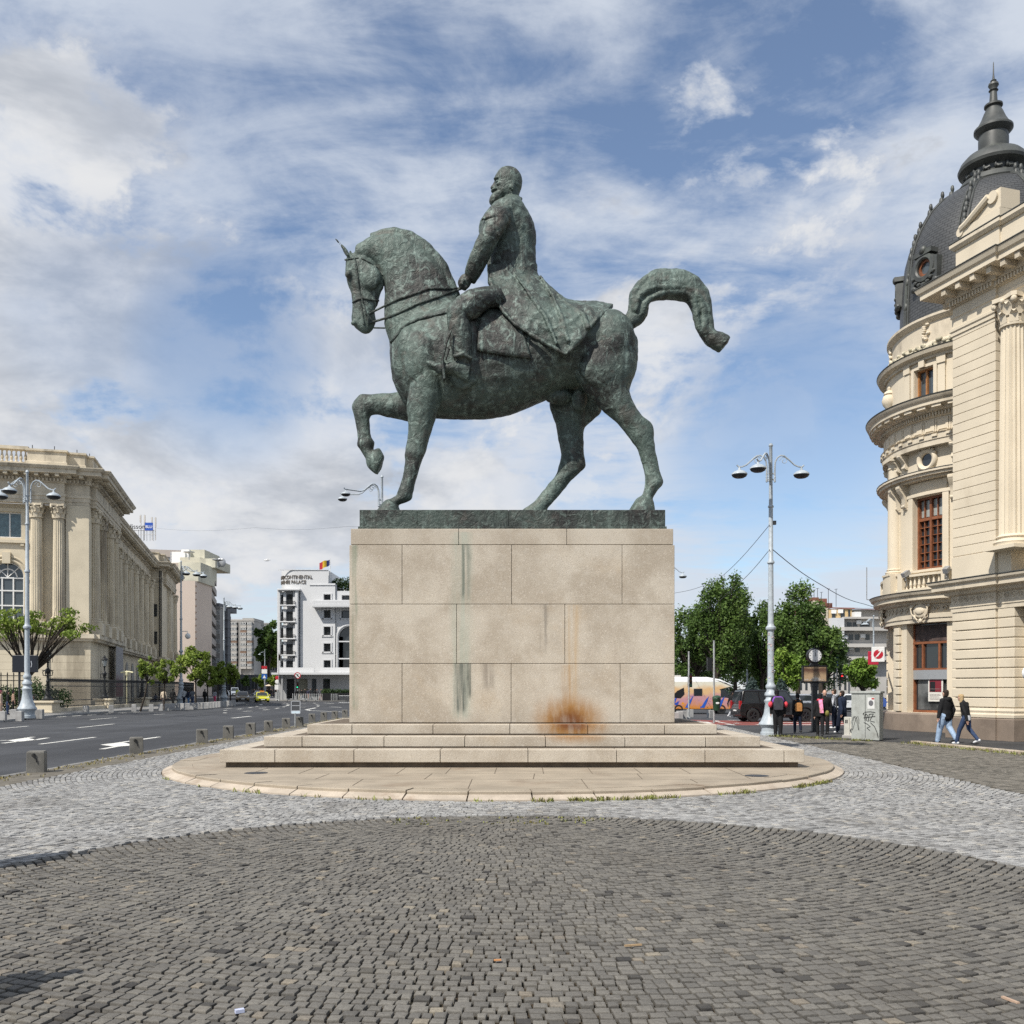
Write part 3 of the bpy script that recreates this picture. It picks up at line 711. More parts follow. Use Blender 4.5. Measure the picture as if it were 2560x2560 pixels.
mb = MB(); mb.lathe([(.01, -.165), (60, -.165), (200, -.165), (500, -.165), (1000, -.165), (2000, -.165)], 48, caps=False); structure(mb.build('ground', M['groundmat']))
sheet('road', [(-70, -40), (140, -40), (140, 160), (60, 420), (-20, 420), (-140, 420), (-60, 150)], -.12, M['asphalt'])
# plaza bed under the setts (its sides drop to the road)
bed = [(-10.62, -12), (20, -12), (20, 33.0), (12.2, 33.4), (9.9, 36.9), (7.5, 43), (4, 47), (-3, 60), (-6.5, 66), (-9.2, 67), (-10.3, 65.5), (-10.62, 62)]
mb = MB(); mb.prism(bed, -.16, -.024); structure(mb.build('plaza_bed', M['soil']))
mb = MB(); edge = [(-10.62, y) for y in np.linspace(-12, 62, 50)]
random.seed(2)
for (a, b) in zip(edge, edge[1:]):
    j = random.uniform(-.012, .012); mb.box(-10.80+j, -10.625, a[1]+.006, b[1]-.006, -.16, -.006+random.uniform(-.012, .008))
structure(mb.build('plaza_kerb', mk('dark_kerb', (.19, .185, .175), .85, .25, 2, .3, 40), bevel=.02))
strip = [(-10.62, -12), (-9.66, -12), (-9.66, 40), (-9.2, 50), (-8, 62), (-9.4, 66), (-10.62, 62)]
sheet('verge_strip', strip, -.010, mk('gravel_verge', (.15, .135, .11), .95, .35, 3, .8, 45, dirt=(.09, .085, .05), dirts=1.2, stretch=(1, .5, 1), fine=.5))
# asphalt walk on the library side
walk = [(9.95, 36.95), (12.35, 33.4), (13.55, 31.8), (14.35, 26.6), (16.3, 18), (17.7, 9), (40, 9), (40, 47), (7.2, 47.2), (7.9, 42.5)]
mb = MB(); mb.prism(walk, -.15, -.004); structure(mb.build('pavement_library', M['walk']))
kp = [(13.35, 31.75), (14.2, 26.5), (16.15, 18), (17.5, 10)]
mb = MB()
for (a, b) in zip(kp, kp[1:]):
    a = Vector(a+(0,)); b = Vector(b+(0,)); L = (b-a).length; n_ = int(L/1.0)+1
    d = (b-a)/n_; s_ = Vector((d.y, -d.x, 0)).normalized()
    for k in range(n_):
        p = a+d*(k+.006); q = a+d*(k+.994)
        mb.prism([(p.x, p.y), (q.x, q.y), (q.x+s_.x*-.26, q.y+s_.y*-.26), (p.x-s_.x*.26, p.y-s_.y*.26)], -.1, .085)
structure(mb.build('kerb_library', M['kerbstone'], bevel=.02))
# left pavement along the palace
lk = [(-29.3, 40), (-29.4, 54.2), (-30.6, 60), (-31.6, 65), (-32.3, 72), (-32.4, 78), (-31.8, 84), (-32.0, 92), (-33.2, 112), (-34, 120), (-37.5, 124), (-44, 124)]
LK = lk
mb = MB(); mb.prism(lk+[(-120, 124), (-120, 40)], -.15, 0.0); structure(mb.build('pavement_palace', M['pavement']))
mb = MB()
for (a, b) in zip(lk, lk[1:]):
    a = Vector(a+(0,)); b = Vector(b+(0,)); d = (b-a).normalized(); s_ = Vector((d.y, -d.x, 0))
    mb.prism([(a.x, a.y), (a.x+s_.x*.2, a.y+s_.y*.2), (b.x+s_.x*.2, b.y+s_.y*.2), (b.x, b.y)], -.14, .012)
structure(mb.build('kerb_palace', mk('kerb_grey', (.30, .295, .285), .85, .2, 2)))
# pavement in front of the hotel, seen beyond the junction
hk = [(-44, 420), (-62, 260), (-50, 190), (-42, 160), (-38.5, 147), (-34, 142.5), (-20, 139.5), (-8, 137), (30, 128), (60, 300)]
mb = MB(); mb.prism(hk, -.15, 0.0); structure(mb.build('pavement_hotel', M['pavement']))
# park side pavement beyond the right street
mb = MB(); mb.prism([(-4, 88), (90, 88), (90, 140), (8, 126), (-4, 118)], -.15, -.01); structure(mb.build('pavement_park', M['pavement']))
# ---- road markings (each a few mm above the road)
ZR = -.114
def dash(mb, p, q, w=.16):
    a = gnd(p[0], p[1], ZR); b = gnd(q[0], q[1], ZR); d = (b-a).normalized(); s_ = Vector((-d.y, d.x, 0))*w/2
    mb.poly([a-s_, b-s_, b+s_, a+s_])
def area(mb, pts): mb.poly([gnd(x, y, ZR) for x, y in pts])
c6 = lambda x, y: (.207*x, 1760+.207*y)
def mark(name, fn):
    mb = MB(); fn(mb); o = mb.build(name, M['paint']); return structure(o)
def lanes(mb):
    for a, b, c, d in ((480, 485, 1150, 400), (940, 286, 1375, 240), (1090, 188, 1415, 163), (-40, 300, 340, 267), (1860, 126, 1990, 120)): dash(mb, c6(a, b), c6(c, d), .17)
    for k in range(6): dash(mb, c6(690+185*k, 158-12*k), c6(800+180*k, 149-11*k), .2)
    s = lambda x, y: (560+.176*x, 1680+.176*y)
    for a in ((115, 655, 380, 628), (270, 560, 395, 553), (500, 515, 608, 508), (555, 540, 635, 533), (350, 507, 400, 502), (185, 528, 258, 522), (310, 467, 365, 465), (450, 489, 483, 486), (510, 470, 540, 460), (730, 518, 785, 512), (835, 496, 875, 491), (890, 478, 925, 466), (895, 455, 912, 450),
              (845, 442, 870, 440), (1030, 452, 1160, 449), (1070, 500, 1160, 498), (1320, 492, 1345, 488), (1325, 476, 1352, 471), (1310, 460, 1330, 457), (1270, 445, 1295, 442), (690, 460, 760, 458), (0, 520, 115, 514), (0, 548, 40, 544), (0, 582, 25, 577), (1170, 534, 1305, 508), (1165, 536, 1240, 549), (1235, 548, 1700, 568), (500, 430, 550, 427), (600, 424, 630, 422), (1420, 440, 1560, 448), (1510, 494, 1670, 502)):
        dash(mb, s(a[0], a[1]), s(a[2], a[3]), .26)
mark('lane_markings', lanes)
def arrows(mb):
    area(mb, [c6(*p) for p in ((85, 440), (210, 456), (440, 432), (320, 406))])
    area(mb, [c6(*p) for p in ((1210, 491), (1390, 516), (1640, 497), (1470, 459))])
    for a in ((0, 442, 90, 437), (30, 473, 215, 452), (320, 409, 400, 398), (430, 432, 575, 408), (1225, 545, 1390, 515), (1470, 462, 1925, 396)): dash(mb, c6(a[0], a[1]), c6(a[2], a[3]), .2)
mark('road_arrow', arrows)
M['redlane'] = mk('red_lane', (.20, .06, .05), .85, .2, 1)
mb = MB(); mb.poly([(5.5, 49.2, -.117), (19, 47.6, -.117), (30, 51, -.117), (30, 55, -.117), (12.5, 57.5, -.117), (9.2, 60.3, -.117)]); structure(mb.build('cycle_lane', M['redlane']))
def cross(mb):
    s = lambda x, y: (1680+.145*x, 1640+.145*y)
    for a in ((130, 1103, 430, 1150), (390, 1120, 530, 1128), (560, 1135, 690, 1160), (740, 1115, 800, 1130), (810, 1143, 910, 1153), (940, 1168, 1060, 1190), (1080, 1155, 1150, 1160), (1180, 1195, 1500, 1203), (1470, 1178, 1620, 1195), (960, 1105, 1180, 1110)):
        dash(mb, s(a[0], a[1]), s(a[2], a[3]), .28)
    for y in (1812, 1817.5, 1806.5):
        a = gnd(1950, y, ZR); b = gnd(2125, y, ZR); mb.poly([a, b, b+Vector((0, .42, 0)), a+Vector((0, .42, 0))])
mark('crossing_markings', cross)
# ---- weeds
def tufts(name, pts, mat, h=.12, n=5, seed=1):
    random.seed(seed); mb = MB()
    for p in pts:
        for k in range(n):
            a = random.uniform(0, 6.28); hh = h*random.uniform(.4, 1.3); w_ = .006+.008*random.random()
            x = p[0]+random.gauss(0, .03); y = p[1]+random.gauss(0, .03); z = p[2]
            dx, dy = math.cos(a), math.sin(a); l = hh*random.uniform(.2, .9)
            mb.add([(x-dy*w_, y+dx*w_, z), (x+dy*w_, y-dx*w_, z), (x+dx*l*.6+dy*w_*.8, y+dy*l*.6-dx*w_*.8, z+hh*.7), (x+dx*l, y+dy*l, z+hh), (x+dx*l*.6-dy*w_*.8, y+dy*l*.6+dx*w_*.8, z+hh*.7)], [(0, 1, 2, 3, 4)])
    o = mb.build(name, mat); tag(o, 'low weeds and dry grass growing along the kerb stones', None, kind='stuff'); return o
M['weed'] = mk('weed_green', (.16, .18, .05), .8, .5, 6, col2=(.26, .21, .08))
M['drygrass'] = mk('dry_grass', (.26, .21, .09), .9, .4, 5, col2=(.12, .13, .04))
random.seed(5); pts = []
for k in range(260):
    a = R(random.uniform(-86, -37)) if k < 200 else R(random.uniform(-150, -86))
    if k >= 200 and random.random() < .35: continue
    cl_ = math.sin(a*23)+math.sin(a*9+1)
    if cl_ < -.4: continue
    pts.append((PC.x+(PR+.05+random.uniform(0, .12))*math.cos(a), PC.y+(PR+.05+random.uniform(0, .12))*math.sin(a), -.01))
tufts('platform_weeds', pts, M['weed'], .075, 6, 3)
pts = [(-10.35+random.gauss(0, .18), random.uniform(14, 58), -.015) for k in range(460)]
tufts('verge_grass', pts, M['drygrass'], .05, 4, 4)
pts = []
for k in range(420):
    y = random.uniform(17, 31.7); x = float(XK(np.array([y]))[0]); pts.append((x-.06-abs(random.gauss(0, .22)), y, -.01))
for k in range(160):
    t = random.random(); pts.append((9.95+(12.3-9.95)*t+random.gauss(0, .12), 36.6+(33.1-36.6)*t+random.gauss(0, .15)-.2, -.01))
tufts('kerb_grass', pts, M['weed'], .09, 4, 6)
tp = [(r_, a_) for r_ in () for a_ in ()]
pts = [(random.uniform(-1.6, 1.3), 13.3+random.uniform(-.5, .2), 0.0) for k in range(60)]
tufts('joint_moss', pts, M['weed'], .03, 3, 8)
# ---------------------------------------------------------------- architecture helpers
def sweep(mb, path, prof, caps=True):
    """profile (out, z) carried along a plan path with mitred corners; outward is to the right of travel"""
    P = [Vector((p[0], p[1])) for p in path]; rings = []
    for i, p in enumerate(P):
        ds = []
        if i > 0: ds.append((p-P[i-1]).normalized())
        if i < len(P)-1: ds.append((P[i+1]-p).normalized())
        ns = [Vector((d.y, -d.x)) for d in ds]
        if len(ns) == 2:
            m = ns[0]+ns[1]; m = m/max(1e-6, m.dot(ns[0])) if m.length > 1e-6 else ns[0]
        else: m = ns[0]
        rings.append([(p.x+m.x*o, p.y+m.y*o, z) for o, z in prof])
    mb.loft(rings, caps)
def blocks(mb, path, o0, o1, z0, z1, wd_, pitch):
    for a, b in zip(path, path[1:]):
        a = Vector(a); b = Vector(b); L = (b-a).length
        if L < pitch*.8: continue
        d = (b-a)/L; n_ = Vector((d.y, -d.x)); k = max(1, int(L/pitch))
        for i in range(k):
            c = a+d*(L*(i+.5)/k); p = [c+d*s*wd_/2+n_*o for s, o in ((-1, o0), (1, o0), (1, o1), (-1, o1))]
            mb.prism([(q.x, q.y) for q in p], z0, z1)
def panel(mb, fn, u0, u1, z0, z1, holes=(), depth=.4, du=None):
    """a wall face fn(u, z, d) with real openings (ua, ub, za, zb[, arch])"""
    us = {u0, u1}; zs = {z0, z1}
    for h in holes: us |= {h[0], h[1]}; zs |= {h[2], h[3]}
    us = sorted(us); zs = sorted(zs)
    if du:
        uu = []
        for a, b in zip(us, us[1:]):
            k = max(1, int(math.ceil((b-a)/du))); uu += [a+(b-a)*i/k for i in range(k)]
        us = uu+[us[-1]]
    for a, b in zip(us, us[1:]):
        for c, d in zip(zs, zs[1:]):
            m = ((a+b)/2, (c+d)/2)
            if any(h[0] < m[0] < h[1] and h[2] < m[1] < h[3] for h in holes): continue
            mb.poly([fn(a, c, 0), fn(b, c, 0), fn(b, d, 0), fn(a, d, 0)])
    for h in holes:
        ua, ub, za, zb = h[:4]; seq = [u for u in us if ua <= u <= ub]
        for a, b in zip(seq, seq[1:]):
            mb.poly([fn(a, za, 0), fn(b, za, 0), fn(b, za, -depth), fn(a, za, -depth)])
            if len(h) < 5: mb.poly([fn(a, zb, 0), fn(a, zb, -depth), fn(b, zb, -depth), fn(b, zb, 0)])
        top = zb if len(h) < 5 else zb-(ub-ua)/2*h[4]
        for u in (ua, ub): mb.poly([fn(u, za, 0), fn(u, za, -depth), fn(u, top, -depth), fn(u, top, 0)])
        if len(h) >= 5:                                   # round head
            k = 14; c = (ua+ub)/2; r = (ub-ua)/2
            arc = [(c-r*math.cos(PI*i/k), top+r*h[4]*math.sin(PI*i/k)) for i in range(k+1)]
            for p, q in zip(arc, arc[1:]):
                mb.poly([fn(p[0], p[1], 0), fn(q[0], q[1], 0), fn(q[0], zb, 0), fn(p[0], zb, 0)])
                mb.poly([fn(p[0], p[1], 0), fn(p[0], p[1], -depth), fn(q[0], q[1], -depth), fn(q[0], q[1], 0)])
def fluted(mb, c, r, z0, z1, nf=20, taper=.86):
    """fluted shaft"""
    rings = []; k = nf*4
    for i in range(9):
        t = i/8; rr = r*(1-(1-taper)*t**1.6)
        rings.append([(c[0]+rr*(1-.13*(math.sin(nf*2*PI*j/k/2)**2))*math.cos(2*PI*j/k), c[1]+rr*(1-.13*(math.sin(nf*2*PI*j/k/2)**2))*math.sin(2*PI*j/k), z0+(z1-z0)*t) for j in range(k)])
    mb.loft(rings)
def base_mould(mb, c, r, z0, z1):
    h = z1-z0
    mb.lathe([(r*1.36, z0+h*.0), (r*1.36, z0+h*.22), (r*1.42, z0+h*.32), (r*1.36, z0+h*.48), (r*1.15, z0+h*.54), (r*1.13, z0+h*.68), (r*1.24, z0+h*.78), (r*1.2, z0+h*.9), (r*1.02, z1)], 28, (c[0], c[1], 0))
    mb.box(c[0]-r*1.45, c[0]+r*1.45, c[1]-r*1.45, c[1]+r*1.45, z0-h*.3, z0+h*.01)
def corinth(mb, c, r, z0, z1):
    """leafy capital: bell, two rings of leaves, corner volutes, abacus"""
    h = z1-z0
    mb.lathe([(r*1.08, z0), (r*1.1, z0+h*.06), (r*.98, z0+h*.09), (r*.98, z0+h*.5), (r*1.2, z0+h*.82)], 24, (c[0], c[1], 0))
    for ring, (zz, rad, hh) in enumerate(((z0+h*.08, 1.06, .36), (z0+h*.32, 1.10, .40))):
        for k in range(8):
            a = 2*PI*(k+.5*ring)/8; ca, sa = math.cos(a), math.sin(a); wq = r*.36
            def P(o, t, z): return (c[0]+ca*r*o-sa*t, c[1]+sa*r*o+ca*t, z)
            mb.add([P(rad, -wq, zz), P(rad, wq, zz), P(rad+.08, wq*.9, zz+hh*h*.7), P(rad+.08, -wq*.9, zz+hh*h*.7), P(rad+.36, wq*.5, zz+hh*h*.98), P(rad+.36, -wq*.5, zz+hh*h*.98), P(rad+.42, 0, zz+hh*h*.78)],
                   [(0, 1, 2, 3), (3, 2, 4, 5), (5, 4, 6)])
    for k in range(4):
        a = PI/4+k*PI/2
        mb.ell((c[0]+1.42*r*math.cos(a), c[1]+1.42*r*math.sin(a), z0+h*.78), (r*.26, r*.26, h*.12), 8, 6)
        a2 = k*PI/2; mb.ell((c[0]+1.2*r*math.cos(a2), c[1]+1.2*r*math.sin(a2), z0+h*.82), (r*.2, r*.2, h*.09), 8, 6)
    ab = []
    for k in range(4):
        a = PI/4+k*PI/2
        ab += [(c[0]+1.62*r*math.cos(a-.13), c[1]+1.62*r*math.sin(a-.13)), (c[0]+1.62*r*math.cos(a+.13), c[1]+1.62*r*math.sin(a+.13)), (c[0]+1.08*r*math.cos(a+PI/4), c[1]+1.08*r*math.sin(a+PI/4))]
    mb.prism(ab, z0+h*.86, z1)
def baluster(mb, x, y, z0, z1, r):
    h = z1-z0
    mb.lathe([(r*.9, z0), (r*.9, z0+h*.08), (r*.55, z0+h*.14), (r, z0+h*.36), (r*.75, z0+h*.55), (r*.42, z0+h*.75), (r*.55, z0+h*.86), (r*.9, z0+h*.92), (r*.9, z1)], 10, (x, y, 0))
# ---------------------------------------------------------------- the palace on the left
M['lime'] = mk('palace_limestone', (.58, .51, .385), .85, .08, .5, .0, 9, dirt=(.26, .22, .16), dirts=.35, dlo=.50, dhi=.72, stretch=(1, 1, .22))
M['limedirty'] = mk('weathered_limestone', (.55, .485, .375), .88, .12, .8, .0, 9, dirt=(.17, .15, .12), dirts=.6, dlo=.47, dhi=.7, stretch=(1, 1, .35))
M['limecol'] = mk('column_limestone', (.60, .53, .405), .85, .08, .7, .0, 10, dirt=(.26, .22, .17), dirts=.6, dlo=.48, dhi=.7, stretch=(1, 1, .12))
th = math.atan((1280-655)/F); pu = Vector((-math.sin(th), math.cos(th), 0)); pe_ = Vector((-math.cos(th), -math.sin(th), 0))
PCn = Vector((-40.2, 90, 0))
MP = Matrix(((pu.x, pe_.x, 0, PCn.x), (pu.y, pe_.y, 0, PCn.y), (0, 0, 1, 0), (0, 0, 0, 1)))
def plx(px, yp=0.0):
    a = (px-HX)/F; t = (yp+PCn.dot(pe_))/(a*pe_.x+pe_.y); return (Vector((a*t, t, 0))-PCn).dot(pu)
palace = thing('palace', 'long beige limestone palace with fluted columns, heavy cornice and arched windows on the left', 'palace', PCn, world=True)
path = [(-.55, 16), (-.55, 2.05), (0, 2.05), (0, 0), (.9, 0), (.9, -.5), (16.9, -.5), (16.9, 0), (18, 0), (18, 1.8), (68, 1.8), (68, 0), (70, 0), (70, -.5), (88, -.5), (88, 0), (90, 0), (90, 8)]
wp = [(.55, 16), (.55, 2.05), (0, 2.05), (0, 0), (18, 0), (18, 1.8), (68, 1.8), (68, 0), (90, 0), (90, 16)]
mb = MB(MP)
endw = lambda u, z, d: (.55-d, u, z)
panel(mb, endw, 2.05, 16, 6.9, 19.15, [(5.75, 8.65, 8.15, 13.7, 1.0), (5.95, 8.5, 15.95, 18.35)], .45)
mb.prism([(1.1, 16), (1.1, 2.05), (.05, 2.05), (0, 2.0), (0, 0), (18, 0), (18, 1.8), (68, 1.8), (68, 0), (90, 0), (90, 16)], 6.9, 19.15)
mb.build('wall', M['lime'], palace)
mb = MB(MP)                                              # smooth ashlar ground storey
gp = [(-.25, 16), (-.25, 3.6), (-.05, 3.6), (-.05, -.15), (17.8, -.15), (17.8, 1.5), (68, 1.5), (68, -.15), (90, -.15), (90, 16)]
for k in range(9):
    z0 = k*.71; off = .004*(k % 2)
    mb.prism([(x+(.0 if x > 1 else -off), y-off) for x, y in gp], z0+.008, z0+.702)
mb.prism([(x+.02, y+.02) for x, y in gp], 0, 6.3)
mb.build('ground_storey', M['lime'], palace)
lp = [(-.25, 16), (-.25, 2.05), (0, 2.05), (0, 0), (.9, 0), (.9, -.35), (16.9, -.35), (16.9, 0), (18, 0), (18, 1.2), (68, 1.2), (68, 0), (90, 0), (90, 8)]
mb = MB(MP); sweep(mb, lp, [(-.6, 6.28), (.30, 6.28), (.38, 6.45), (.55, 6.55), (.55, 6.95), (-.6, 6.95)]); mb.build('string_course', M['limedirty'], palace)
mb = MB(MP)
sweep(mb, path, [(-.8, 19.12), (.0, 19.12), (.0, 19.42), (.06, 19.44), (.06, 19.78), (.14, 19.82), (.14, 20.05), (.02, 20.08), (.02, 21.05), (.22, 21.1), (.22, 21.2), (-.8, 21.2)])
mb.build('entablature', M['limedirty'], palace)
mb = MB(MP); blocks(mb, path, .15, .42, 21.18, 21.42, .16, .31); mb.build('dentils', M['limedirty'], palace)
mb = MB(MP); blocks(mb, path, .2, 1.12, 21.52, 21.78, .34, .86); mb.build('modillions', M['lime'], palace)
mb = MB(MP)
sweep(mb, path, [(-.8, 21.19), (.2, 21.19), (.2, 21.5), (.3, 21.54), (.3, 21.76), (1.22, 21.78), (1.22, 22.12), (1.35, 22.18), (1.5, 22.40), (1.5, 22.46), (-.8, 22.6)])
mb.build('cornice', M['limedirty'], palace)
pp = [(.2, 16), (.2, 5.3), (-.25, 5.3), (-.25, 1.95), (.5, 1.95), (.5, .45), (1.6, .45), (1.6, -.1), (16.4, -.1), (16.4, .6), (18.2, .6), (18.2, 2.6), (68.2, 2.6), (68.2, .6), (70.5, .6), (70.5, -.1), (87.5, -.1), (87.5, .6), (89.5, .6), (89.5, 8)]
mb = MB(MP)
sweep(mb, pp[1:], [(-.7, 22.45), (.1, 22.45), (.1, 23.05), (0, 23.1), (0, 24.0), (.15, 24.05), (.15, 24.22), (-.7, 24.22)])
mb.prism([(.3, 5.3), (.3, 16), (.9, 16), (.9, 5.3)], 22.45, 23.05); mb.prism([(.15, 5.3), (.15, 16), (1, 16), (1, 5.3)], 24.2, 24.5)
for k in range(26): baluster(mb, .55, 5.6+k*.4, 23.05, 24.2, .15)
mb.build('parapet', M['limedirty'], palace)
mb = MB(MP)
for k in range(10):
    y_ = 4.8-k*.0; 
for x_, y_ in ((.0, 4.9), (.0, 3.0), (.9, 1.2), (2.2, .3), (5, 0), (9, 0)): mb.box(x_-.03, x_+.03, y_-.03, y_+.03, 24.2, 24.62)
mb.build('lightning_rods', M['dark'], palace)
# columns: two on the end front, pairs on the street side, the long colonnade, the far pavilion
def pcol(x, y, r, zb=8.0, zc=18.0, zt=19.12, ped=True, nf=20):
    mb = MB(MP)
    fluted(mb, (x, y), r, zb+.55, zc, nf); base_mould(mb, (x, y), r, zb+.12, zb+.56); corinth(mb, (x, y), r*.98, zc-.2, zt)
    if ped: mb.box(x-r*1.55, x+r*1.55, y-r*1.55, y+r*1.55, 6.95, zb+.02)
    return mb.build('column', M['limecol'], palace, 40)
for y in (2.62, 4.56): pcol(.05, y, .56)
for px in (236, 254, 273, 285): pcol(plx(px, -.15), -.12, .58)
for k, px in enumerate((298, 312, 326, 340, 352.5, 365, 377.5)): pcol(plx(px, 1.15), 1.25, .56, nf=14)
for px in (421, 436): pcol(plx(px, -.1), -.05, .58, nf=14)
# windows on the end front
def palace_window(fnx, u0, u1, z0, z1, rows_, arch=False, mat='glass2'):
    gl = MB(MP); w_ = MB(MP); x = fnx; c = (u0+u1)/2; r = (u1-u0)/2; t = z1-r if arch else z1
    pts = [(x, u0, z0), (x, u1, z0)]
    if arch: pts += [(x, c+r*math.cos(PI*i/16), t+r*math.sin(PI*i/16)) for i in range(17)]
    else: pts += [(x, u1, z1), (x, u0, z1)]
    gl.poly(pts); b = .06
    for u in (u0+b, u0+(u1-u0)/3, u0+2*(u1-u0)/3, u1-b) if arch else (u0+b, u0+.42*(u1-u0), u1-b): w_.box(x-.10, x-.005, u-b, u+b, z0, t)
    for z in rows_: w_.box(x-.11, x-.006, u0, u1, z-b, z+b)
    if arch:
        for rr in (r-.05, r*.55):
            w_.tube([(x-.05, c+rr*math.cos(PI*i/14), t+rr*math.sin(PI*i/14)) for i in range(15)], .06, 5)
        for a in (45, 90, 135): w_.tube([(x-.05, c+.0*r, t), (x-.05, c+r*math.cos(R(a)), t+r*math.sin(R(a)))], .05, 5)
    o = w_.build('window', M['white'], palace); g = gl.build('pane', M[mat], o); return o
M['teal'] = mk('teal_curtain_glass', (.085, .14, .16), .12, .3, 3, spec=.6, stretch=None)
palace_window(.97, 5.76, 8.64, 8.16, 13.69, (9.6, 11.0, 12.2), True)
palace_window(.97, 5.96, 8.49, 15.96, 18.34, (16.0, 18.3), False, 'teal')
mb = MB(MP)
mb.box(.28, .58, 5.45, 9, 15.45, 15.72); mb.box(.34, .58, 5.7, 6.0, 15.2, 15.44); mb.box(.38, .58, 5.6, 5.93, 15.73, 18.7); mb.box(.38, .58, 5.93, 9, 18.37, 18.7)
mb.build('window_surround', M['lime'], palace)
mb = MB(MP)
for rr in (1.62, 1.95):
    mb.tube([(.50, 7.2+rr*math.cos(PI*i/20), 12.25+rr*math.sin(PI*i/20)) for i in range(21)], .10, 6)
mb.box(.40, .58, 4.95+.0, 5.6, 12.0, 12.3); mb.box(.25, .6, 6.85, 7.55, 13.5, 14.55)
mb.build('arch_moulding', M['lime'], palace)
# black panels painting the shade inside arches under the colonnade, and two slit windows on the far pavilion
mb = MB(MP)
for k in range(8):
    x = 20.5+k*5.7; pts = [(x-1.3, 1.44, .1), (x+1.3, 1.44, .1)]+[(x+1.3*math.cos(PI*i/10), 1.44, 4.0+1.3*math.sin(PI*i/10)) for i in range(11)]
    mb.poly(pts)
mb.build('arch_shade_panels', M['black'], palace)
for z0 in (9.1, 13.6):
    mb = MB(MP); mb.box(67.86, 67.98, .75, 1.35, z0, z0+2.0); mb.build('slit_window', M['glass'], palace)
mb = MB(MP); mb.tube([(67.9, .35, 0), (67.9, .35, 22)], .08, 6); mb.tube([(67.9, .1, 6), (67.9, .1, 22)], .06, 6); mb.build('drainpipe', M['dark'], palace)
mb = MB(MP)                                              # balustrade feet of the colonnade
for k in range(16): mb.box(20+k*3.1, 20.9+k*3.1, .95, 1.25, 6.96, 7.9)
mb.box(18, 68, 1.0, 1.3, 7.9, 8.02); mb.build('gallery_rail', M['limedirty'], palace)
# hanging exhibition banner
ban = MB(MP); x0 = plx(285, -.7); ban.box(x0, x0+5.2, -.92, -.88, .9, 6.3)
m = bpy.data.materials.new('banner_cloth'); m.use_nodes = True; n = N(m.node_tree); s = n.a('SeparateXYZ', {0: n.a('NewGeometry').outputs['Position']})
n.put(m.node_tree.nodes['Principled BSDF'].inputs['Base Color'], n.mix(n.ramp(n.m('ADD', s.outputs[2], n.m('MULTIPLY', n.noise(n.a('NewGeometry').outputs['Position'], 1.2), 2.0)), 3.0, 4.6), (.13, .035, .04), (.27, .26, .26))); m.node_tree.nodes['Principled BSDF'].inputs['Roughness'].default_value = .8
o = ban.build('exhibition_banner', m); tag(o, 'tall grey and dark red exhibition banner hanging on the palace ground storey', 'banner')
# ---- iron fence with lantern posts
fl = [Vector((-34.9, 71.2, 0)), Vector((-36.9, 86, 0)), Vector((-37.7, 97, 0)), Vector((-41.5, 118, 0)), Vector((-47, 140, 0))]
fence = thing('iron_fence', 'black wrought iron fence with spear tips on a low stone wall before the palace', 'fence', fl[0], world=True)
mb = MB(); bw = MB()
def run_fence(mb, a, b, z0, z1, pitch, r=.013):
    L = (b-a).length; d = (b-a)/L; k = int(L/pitch)
    for i in range(k+1):
        p = a+d*(L*i/k); mb.box(p.x-r, p.x+r, p.y-r, p.y+r, z0, z1); mb.add([(p.x-.06, p.y, z1), (p.x, p.y-.06, z1), (p.x+.06, p.y, z1), (p.x, p.y+.06, z1), (p.x, p.y, z1+.22), (p.x, p.y, z1-.1)], [(0, 1, 4), (1, 2, 4), (2, 3, 4), (3, 0, 4), (1, 0, 5), (2, 1, 5), (3, 2, 5), (0, 3, 5)])
    for z in (z0+.1, z0+.55, z1-.45, z1-.1): mb.tube([a+Vector((0, 0, z)), b+Vector((0, 0, z))], .035, 6)
for i, (a, b) in enumerate(zip(fl, fl[1:])):
    run_fence(mb, a, b, .32, 2.45, .21 if i < 2 else .34)
    d = (b-a).normalized(); s_ = Vector((d.y, -d.x, 0))*.2
    bw.prism([((a-s_).x, (a-s_).y), ((a+s_).x, (a+s_).y), ((b+s_).x, (b+s_).y), ((b-s_).x, (b-s_).y)], 0, .30)
mb.build('railing', M['iron'], fence); bw.build('base_wall', M['limedirty'], fence)
gate = thing('gate_railing', 'taller iron railing with widely spaced bars left of the lantern post', 'fence', (-35.6, 69.6, 0), world=True)
mb = MB(); run_fence(mb, Vector((-36.0, 70.2, 0)), Vector((-41.5, 66.5, 0)), .2, 2.85, .40, .025)
for k in range(2):
    c = Vector((-35.75+k*.25, 70.4, 1.0+k*.1)); mb.tube([c+Vector((.32*math.cos(a)*(1-a/14), 0, .32*math.sin(a)*(1-a/14))) for a in np.linspace(0, 11, 30)], .025, 5)
mb.build('railing', M['iron'], gate)
